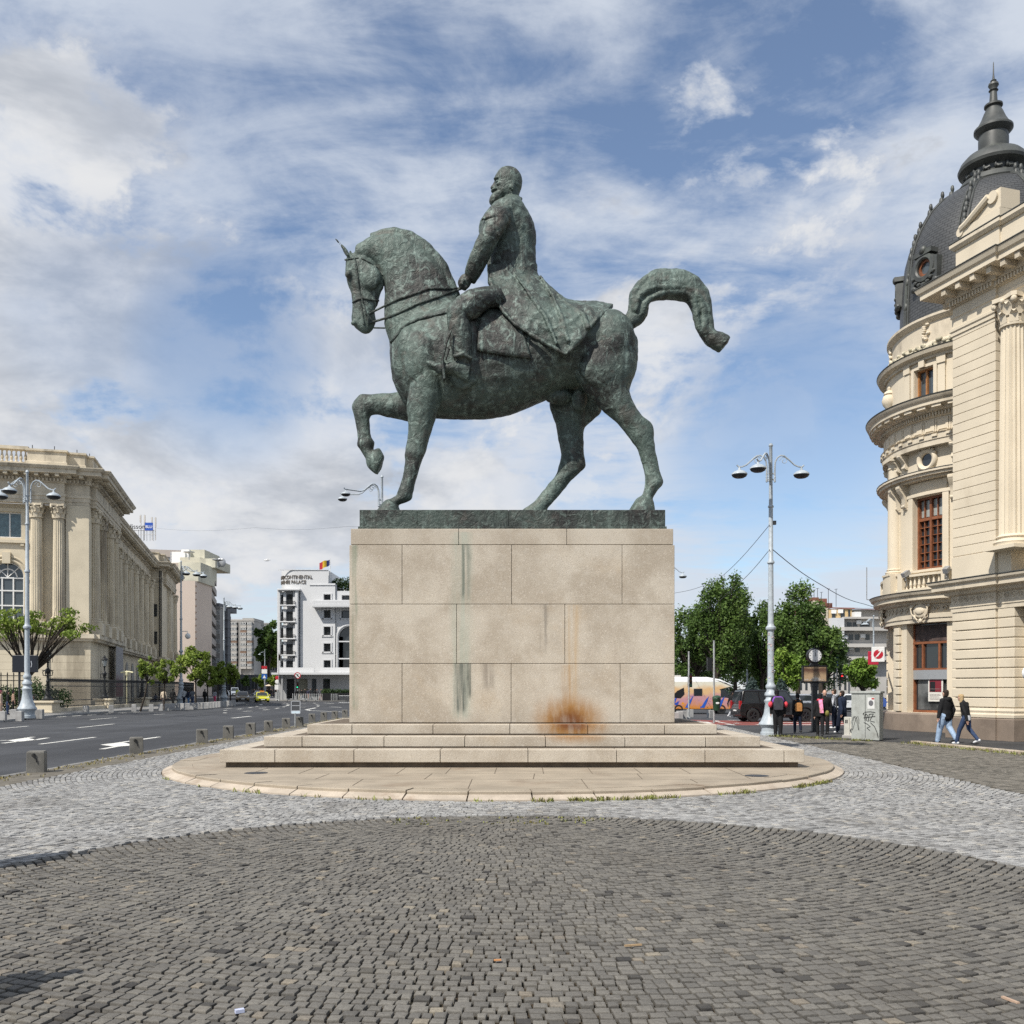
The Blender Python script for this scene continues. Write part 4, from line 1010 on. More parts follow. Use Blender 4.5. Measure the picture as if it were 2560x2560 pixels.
def lantern(loc, label):
    t = thing('lantern_post', label, 'lamp post', loc, 0, 'lantern posts of the palace fence')
    mb = MB(); mb.box(-.62, .62, -.62, .62, 0, .74); mb.box(-.82, .82, -.75, .75, .74, .90); mb.box(-.68, .68, -.68, .68, 0, .14); mb.build('plinth', M['lime'], t, bevel=.03)
    mb = MB(); mb.lathe([(.42, .90), (.44, 1.0), (.30, 1.06), (.24, 1.2), (.17, 1.4), (.12, 1.6), (.10, 2.3), (.14, 2.36), (.09, 2.44), (.08, 2.9), (.16, 2.96), (.20, 3.1), (.16, 3.25), (.07, 3.35), (.06, 3.7), (.12, 3.76), (.05, 3.84)], 14)
    for a in range(4):
        ca, sa = math.cos(a*PI/2), math.sin(a*PI/2)
        mb.tube([(ca*.1, sa*.1, 2.75), (ca*.34, sa*.34, 2.8), (ca*.38, sa*.38, 3.05), (ca*.2, sa*.2, 3.2), (ca*.1, sa*.1, 3.05)], .035, 6)
        mb.tube([(ca*.15, sa*.15, 1.25), (ca*.36, sa*.36, 1.5), (ca*.3, sa*.3, 1.75), (ca*.12, sa*.12, 1.7)], .035, 6)
    mb.tube([(-.42, 0, 3.16), (.42, 0, 3.16)], .03, 6); mb.build('post', M['iron'], t, 50)
    mb = MB(); mb.lathe([(.15, 3.84), (.22, 4.36)], 8); h = mb.build('lantern_glass', M['lampglass'], t)
    mb = MB(); mb.lathe([(.27, 4.36), (.30, 4.42), (.2, 4.56), (.1, 4.62), (.12, 4.68), (.02, 4.82)], 8)
    for k in range(8):
        a = 2*PI*k/8; mb.tube([(.15*math.cos(a), .15*math.sin(a), 3.84), (.23*math.cos(a), .23*math.sin(a), 4.38)], .018, 4)
        if k % 2 == 0: mb.tube([(.36*math.cos(a), .36*math.sin(a), 3.75), (.36*math.cos(a), .36*math.sin(a), 4.4), (.25*math.cos(a), .25*math.sin(a), 4.44)], .018, 4)
    mb.build('lantern_frame', M['iron'], t, 50); return t
M['lampglass'] = flat('frosted_lamp_glass', (.42, .45, .44), .3)
l1 = lantern((-34.75, 70.9, 0), 'tall ornate black lantern post on the nearest stone plinth beside the big grey street lamp')
dup(l1, (-37.0, 86, 0), .1, 'black lantern post on a stone plinth before the palace corner, midway along the fence')
dup(l1, (-37.9, 97, 0), .1, 'farthest black lantern post on a plinth, partly behind the small tree by the fence')
mb = MB(); mb.tube([(-37.4, 92, 0), (-37.4, 92, 3.1)], .07, 8); mb.tube([(-38.0, 92, 3.35), (-37.4, 92, 3.45), (-36.8, 92, 3.35)], .08, 8); mb.lathe([(.07, 3.0), (.18, 3.15), (.14, 3.4)], 8, (-37.4, 92, 0))
o = mb.build('floodlight_pole', flat('cream_paint', (.60, .56, .36), .5), None, 50); tag(o, 'pale cream pole with two floodlights behind the palace fence', 'floodlight')
# ---------------------------------------------------------------- the library on the right: round domed corner tower and rusticated pier
M['cream'] = mk('cream_stucco', (.60, .525, .405), .82, .06, .5, .08, 14, dirt=(.40, .33, .24), dirts=.5, dlo=.55, dhi=.8, stretch=(1, 1, .3))
M['creamdirty'] = mk('weathered_cream_moulding', (.56, .49, .38), .82, .10, .9, .08, 14, dirt=(.27, .23, .175), dirts=.9, dlo=.5, dhi=.74, stretch=(1, 1, .5))
M['plinthstone'] = mk('brown_granite_plinth', (.24, .19, .15), .7, .18, .9, .3, 40, dirt=(.13, .10, .08), dirts=.7, stretch=(1, 1, 1), fine=.4)
M['wood'] = mk('brown_wood', (.20, .075, .035), .5, .2, 4)
M['wood2'] = mk('orange_wood', (.33, .15, .055), .5, .2, 4)
M['zinc'] = mk('black_zinc', (.055, .058, .054), .5, .25, 2, .05, 20, dirt=(.10, .11, .09), dirts=2, spec=.5)
def m_slate():
    m = bpy.data.materials.new('dark_roof_slates'); m.use_nodes = True; n = N(m.node_tree); b = m.node_tree.nodes['Principled BSDF']
    pos = n.a('NewGeometry').outputs['Position']; s = n.a('SeparateXYZ', {0: pos})
    a = n.m('MULTIPLY', n.m('ARCTAN2', n.m('SUBTRACT', s.outputs[1], 42.2), n.m('SUBTRACT', s.outputs[0], 21.45)), 3.4)
    v = n.a('CombineXYZ', {0: a, 1: s.outputs[2], 2: 0.0}).outputs[0]
    br = n.a('TexBrick', {'Vector': v, 'Color1': (.046, .048, .049), 'Color2': (.06, .061, .061), 'Mortar': (.022, .022, .022), 'Scale': 1.0, 'Mortar Size': .014, 'Brick Width': .30, 'Row Height': .13})
    n.put(b.inputs['Base Color'], br.outputs['Color']); b.inputs['Roughness'].default_value = .5
    n.put(b.inputs['Normal'], n.a('Bump', {'Height': br.outputs['Fac'], 'Strength': .8, 'Distance': -.03}).outputs[0])
    return m
M['slate'] = m_slate()
TA = Vector((21.45, 42.2, 0))
lib = thing('library_building', 'ornate cream stucco library with rusticated pier and round corner tower under a dark slate dome', 'library', (17.0, 33.5, 0), world=True)
th = math.atan((1280-530)/F); lw = Vector((-math.sin(th), math.cos(th), 0)); ln = Vector((-math.cos(th), -math.sin(th), 0)); LC = Vector((17.09, 33.5, 0))
ML = Matrix(((lw.x, ln.x, 0, LC.x), (lw.y, ln.y, 0, LC.y), (0, 0, 1, 0), (0, 0, 0, 1)))
def lax(px, b=0.0):
    """photo column -> distance along the facade plane b"""
    P = LC+ln*b; k = (px-HX)/F; return (k*P.y-P.x)/(lw.x-k*lw.y)
def phi(px, r):
    """photo column -> angle on the near side of a circle r round the tower axis"""
    k = (px-HX)/F; d = Vector((k, 1)).normalized(); A = Vector((TA.x, TA.y)); t = A.dot(d); h2 = (A-d*t).length_squared
    p = d*(t-math.sqrt(max(0, r*r-h2)))-A; a = math.atan2(p.y, p.x); return a if a > 0 else a+2*PI
def tw(phi_, z, r): return (TA.x+r*math.cos(phi_), TA.y+r*math.sin(phi_), z)
def twfn(r): return lambda u, z, d: tw(u, z, r+d)
A0, A1 = R(125), R(290)
def ring(mb, prof, a0=A0, a1=A1, n=64):
    mb.lathe(prof, n, (TA.x, TA.y, 0), a0, a1)
def arcbox(mb, a0, a1, r0, r1, z0, z1, n=6):
    rings = [[tw(a0+(a1-a0)*i/n, z, r) for r, z in ((r0, z0), (r1, z0), (r1, z1), (r0, z1))] for i in range(n+1)]; mb.loft(rings)
# bay angles: main bay centre, and the next bays round the tower
rW = 4.47
ba, bb = phi(2368, rW), phi(2262, rW); ba, bb = min(ba, bb), max(ba, bb); bc = (ba+bb)/2
hw = (bb-ba)/2; STEP = R(42)
ph_m = phi(2328, 4.3)
bays = [bc-STEP, bc, bc+STEP*-2, bc-STEP*0+STEP*-3]
bays = [bc+STEP*k for k in (-1, 0, 1)] if False else [bc, bc-STEP, bc-2*STEP]
# which way round is "left" in the picture?
left_sign = -1 if phi(2250, rW) < phi(2350, rW) else 1
bays = [bc, bc+left_sign*STEP, bc+2*left_sign*STEP]
pl_ = MB(); ring(pl_, [(4.62, 0), (4.62, .72), (4.55, .79), (4.4, .79)]); pl_.build('tower_plinth', M['plinthstone'], lib)
mb = MB(); holes = [(b-hw*.96, b+hw*.96, .80, 4.62) for b in bays]
panel(mb, twfn(4.40), A0, A1, .79, 4.72, holes, .55, R(3)); mb.build('tower_wall', M['cream'], lib, 30)
mb = MB()
for i, b in enumerate(bays):                              # rusticated piers between the bays
    for e in (b+left_sign*(STEP/2),):
        a0, a1 = e-(STEP/2-hw*1.32), e+(STEP/2-hw*1.32)
        for k in range(10):
            z0 = .80+k*.37; arcbox(mb, min(a0, a1), max(a0, a1), 4.3, 4.54, z0+.03, z0+.35)
for e in (bc-left_sign*hw*1.75,):
    for k in range(10):
        z0 = .80+k*.37; arcbox(mb, e-hw*.4, e+hw*.4, 4.3, 4.54, z0+.03, z0+.35)
mb.build('rusticated_blocks', M['cream'], lib, bevel=.02)
mb = MB()
ring(mb, [(4.35, 4.62), (4.56, 4.62), (4.56, 4.78), (4.60, 4.80), (4.60, 4.98), (4.52, 5.0), (4.52, 5.36), (4.68, 5.42), (4.72, 5.5), (5.0, 5.56), (5.0, 5.72), (5.10, 5.78), (5.16, 5.90), (4.3, 5.98)])
mb.build('tower_cornice_ground', M['creamdirty'], lib, 30)
mb = MB(); ring(mb, [(5.165, 5.895), (5.185, 5.93), (4.9, 5.97), (4.3, 6.0)]); mb.build('cornice_flashing', M['zinc'], lib, 30)
mb = MB()                                                 # running scroll frieze
for k in range(34):
    a = A0+(A1-A0)*(k+.5)/34; p0 = Vector(tw(a, 5.18, 4.53))
    t = Vector((-math.sin(a), math.cos(a), 0)); o_ = Vector((math.cos(a), math.sin(a), 0))
    mb.tube([p0+t*(.13*math.cos(q)*(1-q/9))+Vector((0, 0, .13*math.sin(q)*(1-q/9)))+o_*.02 for q in np.linspace(0, 7.5, 12)], .032, 5)
mb.build('scroll_frieze', M['creamdirty'], lib, 60)
def shopwin(b, label=None):
    f = MB(); g = MB(); x0, x1 = b-hw*.96, b+hw*.96
    r = 3.98
    arcbox(f, x0, x0+.020, r-.02, r+.1, .80, 4.6); arcbox(f, x1-.020, x1, r-.02, r+.1, .80, 4.6)
    for z0, z1 in ((.80, .90), (3.74, 3.84), (2.62, 2.70)): arcbox(f, x0, x1, r-.02, r+.11, z0, z1)
    w3 = (x1-x0)
    for t in (.30, .74): arcbox(f, x0+w3*t-.012, x0+w3*t+.012, r-.02, r+.1, 2.70, 3.76)
    o = f.build('shop_window', M['wood'], lib)
    arcbox(g, x0, x1, r-.06, r, .80, 4.62); g.build('pane', M['glass'], o)
    s_ = MB(); arcbox(s_, x0+.05, x1-.03, r+.004, r+.012, .92, 2.2); s_.build('display_backdrop', mk('display_backdrop', (.10, .105, .105), .5, .5, .9, col2=(.03, .032, .033)), o)
    s_ = MB(); arcbox(s_, x0+.02, x1-.004, r+.02, r+.16, 2.22, 2.62); s_.build('fascia_strip', M['steel'], o)
    s_ = MB(); arcbox(s_, x0+.02, x1-.01, r+.005, r+.05, 3.86, 4.55); s_.build('blind_panel', mk('brown_blind', (.07, .05, .045), .6, .4, 3), o)
    return o
for b in bays: sw = shopwin(b)
mb = MB(); pa, pb = phi(2358, 4.06), phi(2321, 4.06)
arcbox(mb, min(pa, pb), max(pa, pb), 4.05, 4.075, 1.28, 2.30)
poster = mb.build('window_poster', flat('white_poster_paper', (.62, .60, .55), .5)); tag(poster, 'white advertising poster with a red photo stuck inside the shop window', 'poster')
mb = MB(); da = (max(pa, pb)-min(pa, pb)); arcbox(mb, min(pa, pb)+da*.1, max(pa, pb)-da*.1, 4.07, 4.082, 1.68, 2.24)
pi_ = mb.build('poster_picture', flat('poster_red', (.18, .02, .03), .4), poster)
mb = MB(); arcbox(mb, min(pa, pb)+da*.15, min(pa, pb)+da*.5, 4.083, 4.086, 1.70, 2.12); mb.build('dark_suit', M['black'], poster)
mb = MB()
for k in range(5): arcbox(mb, min(pa, pb)+da*.12, max(pa, pb)-da*(.14+.06*(k % 3)), 4.076, 4.081, 1.36+k*.055, 1.375+k*.055)
arcbox(mb, min(pa, pb)+da*.12, max(pa, pb)-da*.2, 4.084, 4.088, 1.80, 1.82)
mb.build('printed_lines', flat('print_grey', (.2, .15, .15), .6), poster)
# cartouche over the bay
for b in bays:
    mb = MB(); p = Vector(tw(b, 5.12, 4.66)); o_ = Vector((math.cos(b), math.sin(b), 0)); t = Vector((-math.sin(b), math.cos(b), 0))
    Rm = Matrix((t, o_, Vector((0, 0, 1)))).transposed()
    mb.ell(p+o_*.05, (.25, .07, .17), 14, 10, Rm); mb.ell(p, (.36, .06, .30), 14, 10, Rm)
    for s_ in (-1, 1):
        mb.ell(p+t*s_*.44+Vector((0, 0, .2))+o_*.03, (.08, .05, .08), 8, 6, Rm); mb.ell(p+t*s_*.27+Vector((0, 0, -.27))+o_*.02, (.06, .05, .11), 8, 6, Rm)
        mb.tube([p+t*s_*.2+Vector((0, 0, .35)), p+t*s_*.42+Vector((0, 0, .1))+o_*.08, p+t*s_*.4+Vector((0, 0, -.12))+o_*.06, p+t*s_*.12+Vector((0, 0, -.4))+o_*.03], .035, 6)
    mb.ell(p+Vector((0, 0, -.42)), (.09, .06, .1), 8, 6, Rm); mb.ell(p+Vector((0, 0, .40))+o_*.02, (.18, .06, .07), 8, 6, Rm)
    mb.build('cartouche', M['cream'], lib, 60)
# first floor
mb = MB(); ring(mb, [(4.2, 5.98), (4.50, 5.98), (4.50, 6.12), (4.42, 6.16), (4.42, 6.74), (4.5, 6.78), (4.5, 6.88), (4.15, 6.9)]); mb.build('tower_pedestal_band', M['cream'], lib, 30)
R1 = 4.22; wa = [phi(2362, R1-.1), phi(2290, R1-.1)]; fw = abs(wa[0]-wa[1])/2; fc = sum(wa)/2
fb = [fc+left_sign*STEP*k for k in (0, 1, 2)]
mb = MB()
panel(mb, twfn(R1), A0, A1, 6.88, 12.05, [(b-fw, b+fw, 6.9, 10.02) for b in fb], .42, R(3)); mb.build('tower_wall', M['cream'], lib, 30)
def consol(mb, a, r, z1, h, w_=.15, out=.42):
    """scroll bracket hanging from z1"""
    o_ = Vector((math.cos(a), math.sin(a), 0)); t = Vector((-math.sin(a), math.cos(a), 0)); p = Vector(tw(a, 0, r))
    prof = [(0, 0), (out, 0), (out*1.05, -.08*h), (out*.95, -.22*h), (out*.62, -.38*h), (out*.38, -.6*h), (out*.42, -.8*h), (out*.22, -h), (0, -h)]
    mb.loft([[p+t*s_*w_+o_*x+Vector((0, 0, z1+z)) for x, z in prof] for s_ in (-1, 1)])
    mb.tube([p+o_*out*.8+t*w_*-1.05+Vector((0, 0, z1-.1*h)), p+o_*out*.8+t*w_*1.05+Vector((0, 0, z1-.1*h))], .11*h**.5, 10)
    mb.tube([p+o_*out*.28+t*w_*-1.05+Vector((0, 0, z1-.85*h)), p+o_*out*.28+t*w_*1.05+Vector((0, 0, z1-.85*h))], .085*h**.5, 10)
for i, b in enumerate(fb):
    f = MB(); g = MB(); x0, x1 = b-fw, b+fw; r = R1-.3
    def fr(t0, t1, z0, z1, d=.10): arcbox(f, x0+(x1-x0)*t0, x0+(x1-x0)*t1, r-.03, r+d, z0, z1, 3)
    for t in (0, .47, .94): fr(t, t+.07, 6.9, 10.0, .12)
    for z in (6.9, 9.02, 9.93): fr(0, 1, z, z+.12, .12)
    for t in (.235, .705): fr(t, t+.03, 6.9, 10, .07)
    for k in range(5): fr(.05, .97, 7.28+k*.36, 7.31+k*.36, .07)
    o = f.build('tall_window', M['wood'], lib); arcbox(g, x0, x1, r-.08, r-.03, 6.9, 10.0); g.build('pane', M['glass'], o)
    g = MB(); arcbox(g, x0+.01, x1-.01, r-.028, r-.02, 9.2, 9.9); g.build('upper_blind', flat('pale_blind', (.30, .32, .30), .2, .6), o)
    mb = MB()                                            # surround, hood on brackets, panel
    for s_ in (-1, 1):
        arcbox(mb, b+s_*(fw+.03)-.032, b+s_*(fw+.03)+.032, R1-.05, R1+.10, 6.9, 10.05); arcbox(mb, b+s_*(fw+.10)-.03, b+s_*(fw+.10)+.03, R1-.05, R1+.05, 6.9, 10.3)
    arcbox(mb, b-fw-.08, b+fw+.08, R1-.05, R1+.12, 10.05, 10.2); arcbox(mb, b-fw-.04, b+fw+.04, R1-.05, R1+.06, 10.2, 10.65)
    mb.build('window_surround', M['cream'], lib, bevel=.015)
    mb = MB(); a0, a1 = b-fw-.17, b+fw+.17
    arcbox(mb, a0, a1, R1-.05, R1+.35, 10.68, 10.78); arcbox(mb, a0-.01, a1+.01, R1-.05, R1+.55, 10.78, 10.9); arcbox(mb, a0-.02, a1+.02, R1-.05, R1+.64, 10.9, 10.99); mb.build('window_hood', M['creamdirty'], lib)
    mb = MB(); arcbox(mb, a0-.02, a1+.02, R1-.05, R1+.655, 10.992, 11.02); mb.build('hood_flashing', M['zinc'], lib)
    mb = MB()
    for s_ in (-1, 1): consol(mb, b+s_*(fw+.115), R1, 10.68, 1.05, .13, .45); consol(mb, b+s_*(fw+.12), R1, 12.0, .62, .12, .4)
    mb.build('scroll_brackets', M['cream'], lib, 40)
    mb = MB(); cz = 11.55; o_ = Vector((math.cos(b), math.sin(b), 0)); t = Vector((-math.sin(b), math.cos(b), 0)); p = Vector(tw(b, cz, R1))
    Rm = Matrix((t, Vector((0, 0, 1)), o_)).transposed().to_4x4(); mb.M = Matrix.Translation(p) @ Rm
    mb.lathe([(.27, -.02), (.27, .06), (.31, .12), (.40, .16), (.46, .13), (.50, .06), (.50, -.02)], 32)
    mb.M = None
    for q in range(7):
        an = R(30+q*20); mb.ell(p+t*.5*math.cos(an)+Vector((0, 0, .5*math.sin(an)))+o_*.08, (.07, .07, .06), 8, 6)
    for s_ in (-1, 1): mb.ell(p+t*s_*.3+Vector((0, 0, -.47))+o_*.1, (.12, .1, .06), 8, 6); mb.ell(p+t*s_*.17+Vector((0, 0, .55))+o_*.1, (.1, .08, .1), 8, 6)
    mb.ell(p+Vector((0, 0, .56))+o_*.14, (.08, .08, .1), 8, 6); w_ = mb.build('round_window', M['cream'], lib, 50)
    g = MB(); g.M = Matrix.Translation(p) @ Rm; g.lathe([(.01, .01), (.28, .01), (.28, 0)], 24); g.build('pane', M['glass'], w_)
    mb = MB()                                             # balustrade under the tall window
    for k in range(8):
        a = b-fw*1.15+2*fw*1.15*(k+.5)/8; q = tw(a, 0, R1+.36); baluster(mb, q[0], q[1], 6.08, 6.60, .065)
    arcbox(mb, b-fw*1.4, b+fw*1.4, R1+.24, R1+.48, 6.60, 6.70); arcbox(mb, b-fw*1.4, b+fw*1.4, R1+.22, R1+.5, 5.97, 6.08)
    for s_ in (-1, 1): arcbox(mb, b+s_*fw*1.38-.035, b+s_*fw*1.38+.035, R1+.22, R1+.5, 5.97, 6.74)
    mb.build('balustrade', M['cream'], lib)
for k in (0, 1, 2):                                       # engaged columns between the bays
    cpx = phi(2239, 4.3)+left_sign*STEP*k; q = tw(cpx, 0, R1+.12); mb = MB()
    rr = .30
    mb.lathe([(rr, 7.15), (rr*.99, 8.6), (rr*.95, 10.5), (rr*.86, 11.55)], 28, (q[0], q[1], 0))
    base_mould(mb, q, rr*.95, 6.9, 7.16); mb.lathe([(rr*.86, 11.55), (rr*1.0, 11.6), (rr*.9, 11.66), (rr*.9, 11.78), (rr*1.25, 11.9)], 28, (q[0], q[1], 0))
    arcbox(mb, cpx-.10, cpx+.10, R1-.2, R1+.52, 11.9, 12.06); arcbox(mb, cpx-.10, cpx+.10, R1-.2, R1+.5, 5.98, 6.9)
    mb.build('column', M['cream'], lib, 40)
mb = MB()
ring(mb, [(4.2, 12.02), (4.60, 12.02), (4.60, 12.24), (4.64, 12.26), (4.64, 12.48), (4.70, 12.52), (4.52, 12.56), (4.52, 13.16), (4.62, 13.2), (4.62, 13.36), (4.80, 13.42), (4.85, 13.52), (5.18, 13.58), (5.18, 13.72), (5.26, 13.78), (5.32, 13.92), (4.4, 14.02)])
mb.build('tower_entablature', M['creamdirty'], lib, 30)
mb = MB(); ring(mb, [(5.322, 13.91), (5.345, 13.96), (5.0, 14.0), (4.4, 14.05)]); mb.build('cornice_flashing', M['zinc'], lib, 30)
mb = MB()
for k in range(100): a = A0+(A1-A0)*k/100; arcbox(mb, a, a+.012, 4.6, 4.72, 13.22, 13.36, 1)
mb.build('dentils', M['creamdirty'], lib)
mb = MB()
for k in range(22):
    a = A0+(A1-A0)*(k+.5)/22; arcbox(mb, a-.038, a+.038, 4.75, 5.12, 13.46, 13.57, 2)
    arcbox(mb, a-.042, a+.042, 4.5, 4.56, 12.64, 13.06, 2)
    for j in (-.03, 0, .03): arcbox(mb, a+.065+j*.7-.006, a+.065+j*.7+.006, 4.5, 4.56, 12.6, 13.12, 1)
    arcbox(mb, a+.04, a+.09, 4.6, 4.70, 12.36, 12.46, 2)
mb.build('frieze_panels', M['cream'], lib)
# attic storey
ua = [phi(2336, 4.4), phi(2289, 4.4)]; uw = abs(ua[0]-ua[1])/2; uc = sum(ua)/2
mb = MB(); ub = [uc+left_sign*STEP*k for k in (0, 2)]
panel(mb, twfn(4.45), A0, A1, 13.98, 15.75, [(b-uw, b+uw, 14.05, 15.42) for b in ub], .32, R(3)); mb.build('attic_wall', M['cream'], lib, 30)
for b in ub:
    f = MB(); g = MB(); r = 4.2; x0, x1 = b-uw, b+uw
    for t in (0, .46, .91): arcbox(f, x0+2*uw*t, x0+2*uw*(t+.09), r-.03, r+.08, 14.05, 15.42, 2)
    for z in (14.05, 15.34): arcbox(f, x0, x1, r-.03, r+.08, z, z+.08, 3)
    o = f.build('attic_window', M['wood2'], lib); arcbox(g, x0, x1, r-.08, r-.03, 14.05, 15.42); g.build('pane', M['glass2'], o)
    mb = MB()
    for s_ in (-1, 1):
        e = b+s_*(uw+.085); arcbox(mb, e-.035, e+.035, 4.4, 4.53, 14.0, 15.4); arcbox(mb, e-.042, e+.042, 4.4, 4.58, 15.4, 15.72)
        arcbox(mb, b+s_*(uw+.02)-.018, b+s_*(uw+.02)+.018, 4.4, 4.5, 14.0, 15.5)
    arcbox(mb, b-uw-.03, b+uw+.03, 4.4, 4.5, 15.43, 15.55); arcbox(mb, b-.03, b+.03, 4.4, 4.62, 15.43, 15.74)
    mb.build('attic_pilasters', M['cream'], lib)
for k in (1,):                                            # urn relief between the windows
    b = phi(2226, 4.45); q = tw(b, 0, 4.50); mb = MB()
    mb.lathe([(.05, 14.15), (.16, 14.2), (.1, 14.3), (.14, 14.38), (.27, 14.56), (.32, 14.75), (.26, 14.95), (.2, 15.0), (.25, 15.05), (.2, 15.15), (.08, 15.22), (.1, 15.32), (.03, 15.4)], 16, (q[0], q[1], 0))
    mb.build('urn_relief', M['cream'], lib, 50)
mb = MB(); ring(mb, [(4.4, 15.72), (4.56, 15.72), (4.56, 15.82), (4.78, 15.9), (4.84, 16.05), (4.3, 16.12)]); mb.build('attic_cornice', M['creamdirty'], lib, 30)
mb = MB(); ring(mb, [(4.842, 16.04), (4.865, 16.08), (4.3, 16.16)]); mb.build('cornice_flashing', M['zinc'], lib, 30)
mb = MB(); ring(mb, [(4.25, 16.1), (4.30, 16.16), (4.36, 16.35), (4.30, 16.5), (4.22, 16.55), (4.22, 17.35), (4.30, 17.4), (4.42, 17.52), (4.42, 17.62), (3.7, 17.72)]); mb.build('dome_drum', M['creamdirty'], lib, 30)
random.seed(9); mb = MB()
for k in range(150):
    a = A0+(A1-A0)*(k+random.random())/150; q = tw(a, 16.34+random.uniform(-.12, .14), 4.38); mb.ell(q, (.10, .10, .09), 6, 4)
mb.build('garland', mk('mossy_garland', (.43, .39, .29), .85, .3, 3, dirt=(.07, .12, .09), dirts=1.5, stretch=(1, 1, 1)), lib, 60)
mb = MB()
for k in range(4):
    a = phi(2252, 4.3)+left_sign*STEP*(k-.5)
    for j in range(9): mb.ell(tw(a+random.uniform(-.03, .03), 16.7+j*.075, 4.27), (.1, .1, .07), 6, 4)
mb.build('relief_ornament', M['cream'], lib, 60)
# dome, lantern and spire
dome = [(4.0, 17.60), (3.88, 17.85), (3.86, 18.8), (3.80, 19.9), (3.66, 21.0), (3.50, 21.6), (3.27, 22.15), (2.81, 22.95), (2.29, 23.5), (1.85, 23.78), (1.50, 24.0)]
mb = MB(); mb.lathe(dome, 72, (TA.x, TA.y, 0)); mb.build('dome', M['slate'], lib, 40)
mb = MB()
for k in range(8):
    a = phi(2262, 3.7)+left_sign*R(45)*(k)-left_sign*R(13)
    pts = [tw(a, z, r+.02) for r, z in dome[1:]]
    mb.tube(pts, .08, 6)
    for (r, z) in dome[2:-1]:
        mb.ell(tw(a, z, r+.03), (.11, .11, .22), 6, 4); mb.ell(tw(a, z+.3, r-.02), (.09, .09, .18), 6, 4)
    for s_ in (-1, 1): mb.tube([tw(a+s_*.05, z, r+.02) for r, z in dome[1:]], .045, 5)
mb.build('dome_ribs', M['zinc'], lib, 60)
mb = MB(); mb.lathe([(4.02, 17.55), (4.06, 17.75), (3.9, 17.9)], 64, (TA.x, TA.y, 0)); mb.lathe([(1.58, 23.9), (1.62, 24.0), (1.5, 24.06)], 40, (TA.x, TA.y, 0)); mb.build('dome_rings', M['zinc'], lib, 40)
sp = [(1.52, 23.3), (1.36, 23.75), (1.20, 23.85), (1.10, 24.0), (1.12, 24.3), (1.26, 24.45), (1.42, 24.55), (1.46, 24.72), (1.36, 24.86), (1.15, 25.0), (.72, 25.12), (.62, 25.2), (.62, 25.75), (.60, 25.95), (.66, 26.0), (.72, 26.08), (.80, 26.2), (.80, 26.32), (.68, 26.42), (.52, 26.7), (.40, 27.0), (.30, 27.2), (.29, 27.26), (.38, 27.32), (.38, 27.42), (.26, 27.5), (.17, 27.6), (.14, 28.2), (.20, 28.28), (.14, 28.34), (.15, 28.42), (.22, 28.58), (.2, 28.72), (.1, 28.82), (.13, 28.92), (.05, 29.05), (.03, 29.4), (.018, 30.2), (.005, 30.3)]
mb = MB(); mb.lathe([(r, interp([23.3, 24.72, 25.2, 26.0, 26.32, 27.2, 28.6, 30.3], [24.0, 25.0, 25.8, 26.5, 26.75, 27.65, 28.7, 29.75], z)) for r, z in sp], 40, (TA.x, TA.y, 0)); mb.build('lantern_spire', M['zinc'], lib, 35)
mb = MB()
for k in range(16):
    a = 2*PI*k/16
    for s_ in (0, .16): mb.tube([tw(a, 24.6, 1.16), tw(a+.08+s_*.3, 24.5, 1.22), tw(a+.2, 24.55, 1.2)], .06, 5)
    mb.ell(tw(a, 24.6, 1.18), (.07, .07, .14), 6, 4); mb.tube([tw(a, 24.9, 1.38), tw(a+.02, 24.98, 1.1)], .03, 4)
mb.build('lantern_swags', M['zinc'], lib, 60)
def dormer(b, z, r):
    o_ = Vector((math.cos(b), math.sin(b), 0)); t = Vector((-math.sin(b), math.cos(b), 0)); p = Vector(tw(b, z, r)); Rm = Matrix((t, Vector((0, 0, 1)), o_)).transposed().to_4x4()
    mb = MB(Matrix.Translation(p) @ Rm)
    mb.lathe([(.36, -.6), (.36, .30), (.42, .36), (.58, .34), (.62, .25), (.62, -.6)], 28)
    for s_ in (-1, 1): mb.box(s_*.62-.12, s_*.62+.12, -.75, .28, -.6, .3); mb.ell((s_*.6, -.72, .2), (.2, .16, .16), 8, 6)
    mb.box(-.5, .5, .52, .72, -.5, .38); mb.ell((0, .74, .34), (.2, .2, .14), 8, 6)
    for k in range(7): mb.ell((.6*math.cos(R(200+k*23)), .6*math.sin(R(200+k*23))-.12, .3), (.12, .1, .1), 6, 4)
    o = mb.build('dormer', M['zinc'], lib, 40)
    g = MB(Matrix.Translation(p) @ Rm); g.lathe([(.26, .20), (.36, .20), (.36, .12), (.26, .12), (.26, .20)], 24, caps=False); g.build('sash', M['wood'], o)
    g = MB(Matrix.Translation(p) @ Rm); g.lathe([(.01, .12), (.34, .12), (.34, .1)], 24); g.build('pane', M['glass2'], o)
db = phi(2322, 3.7)
for k in (0, 1, 2): dormer(db+left_sign*R(45)*k, 19.95, 3.70)
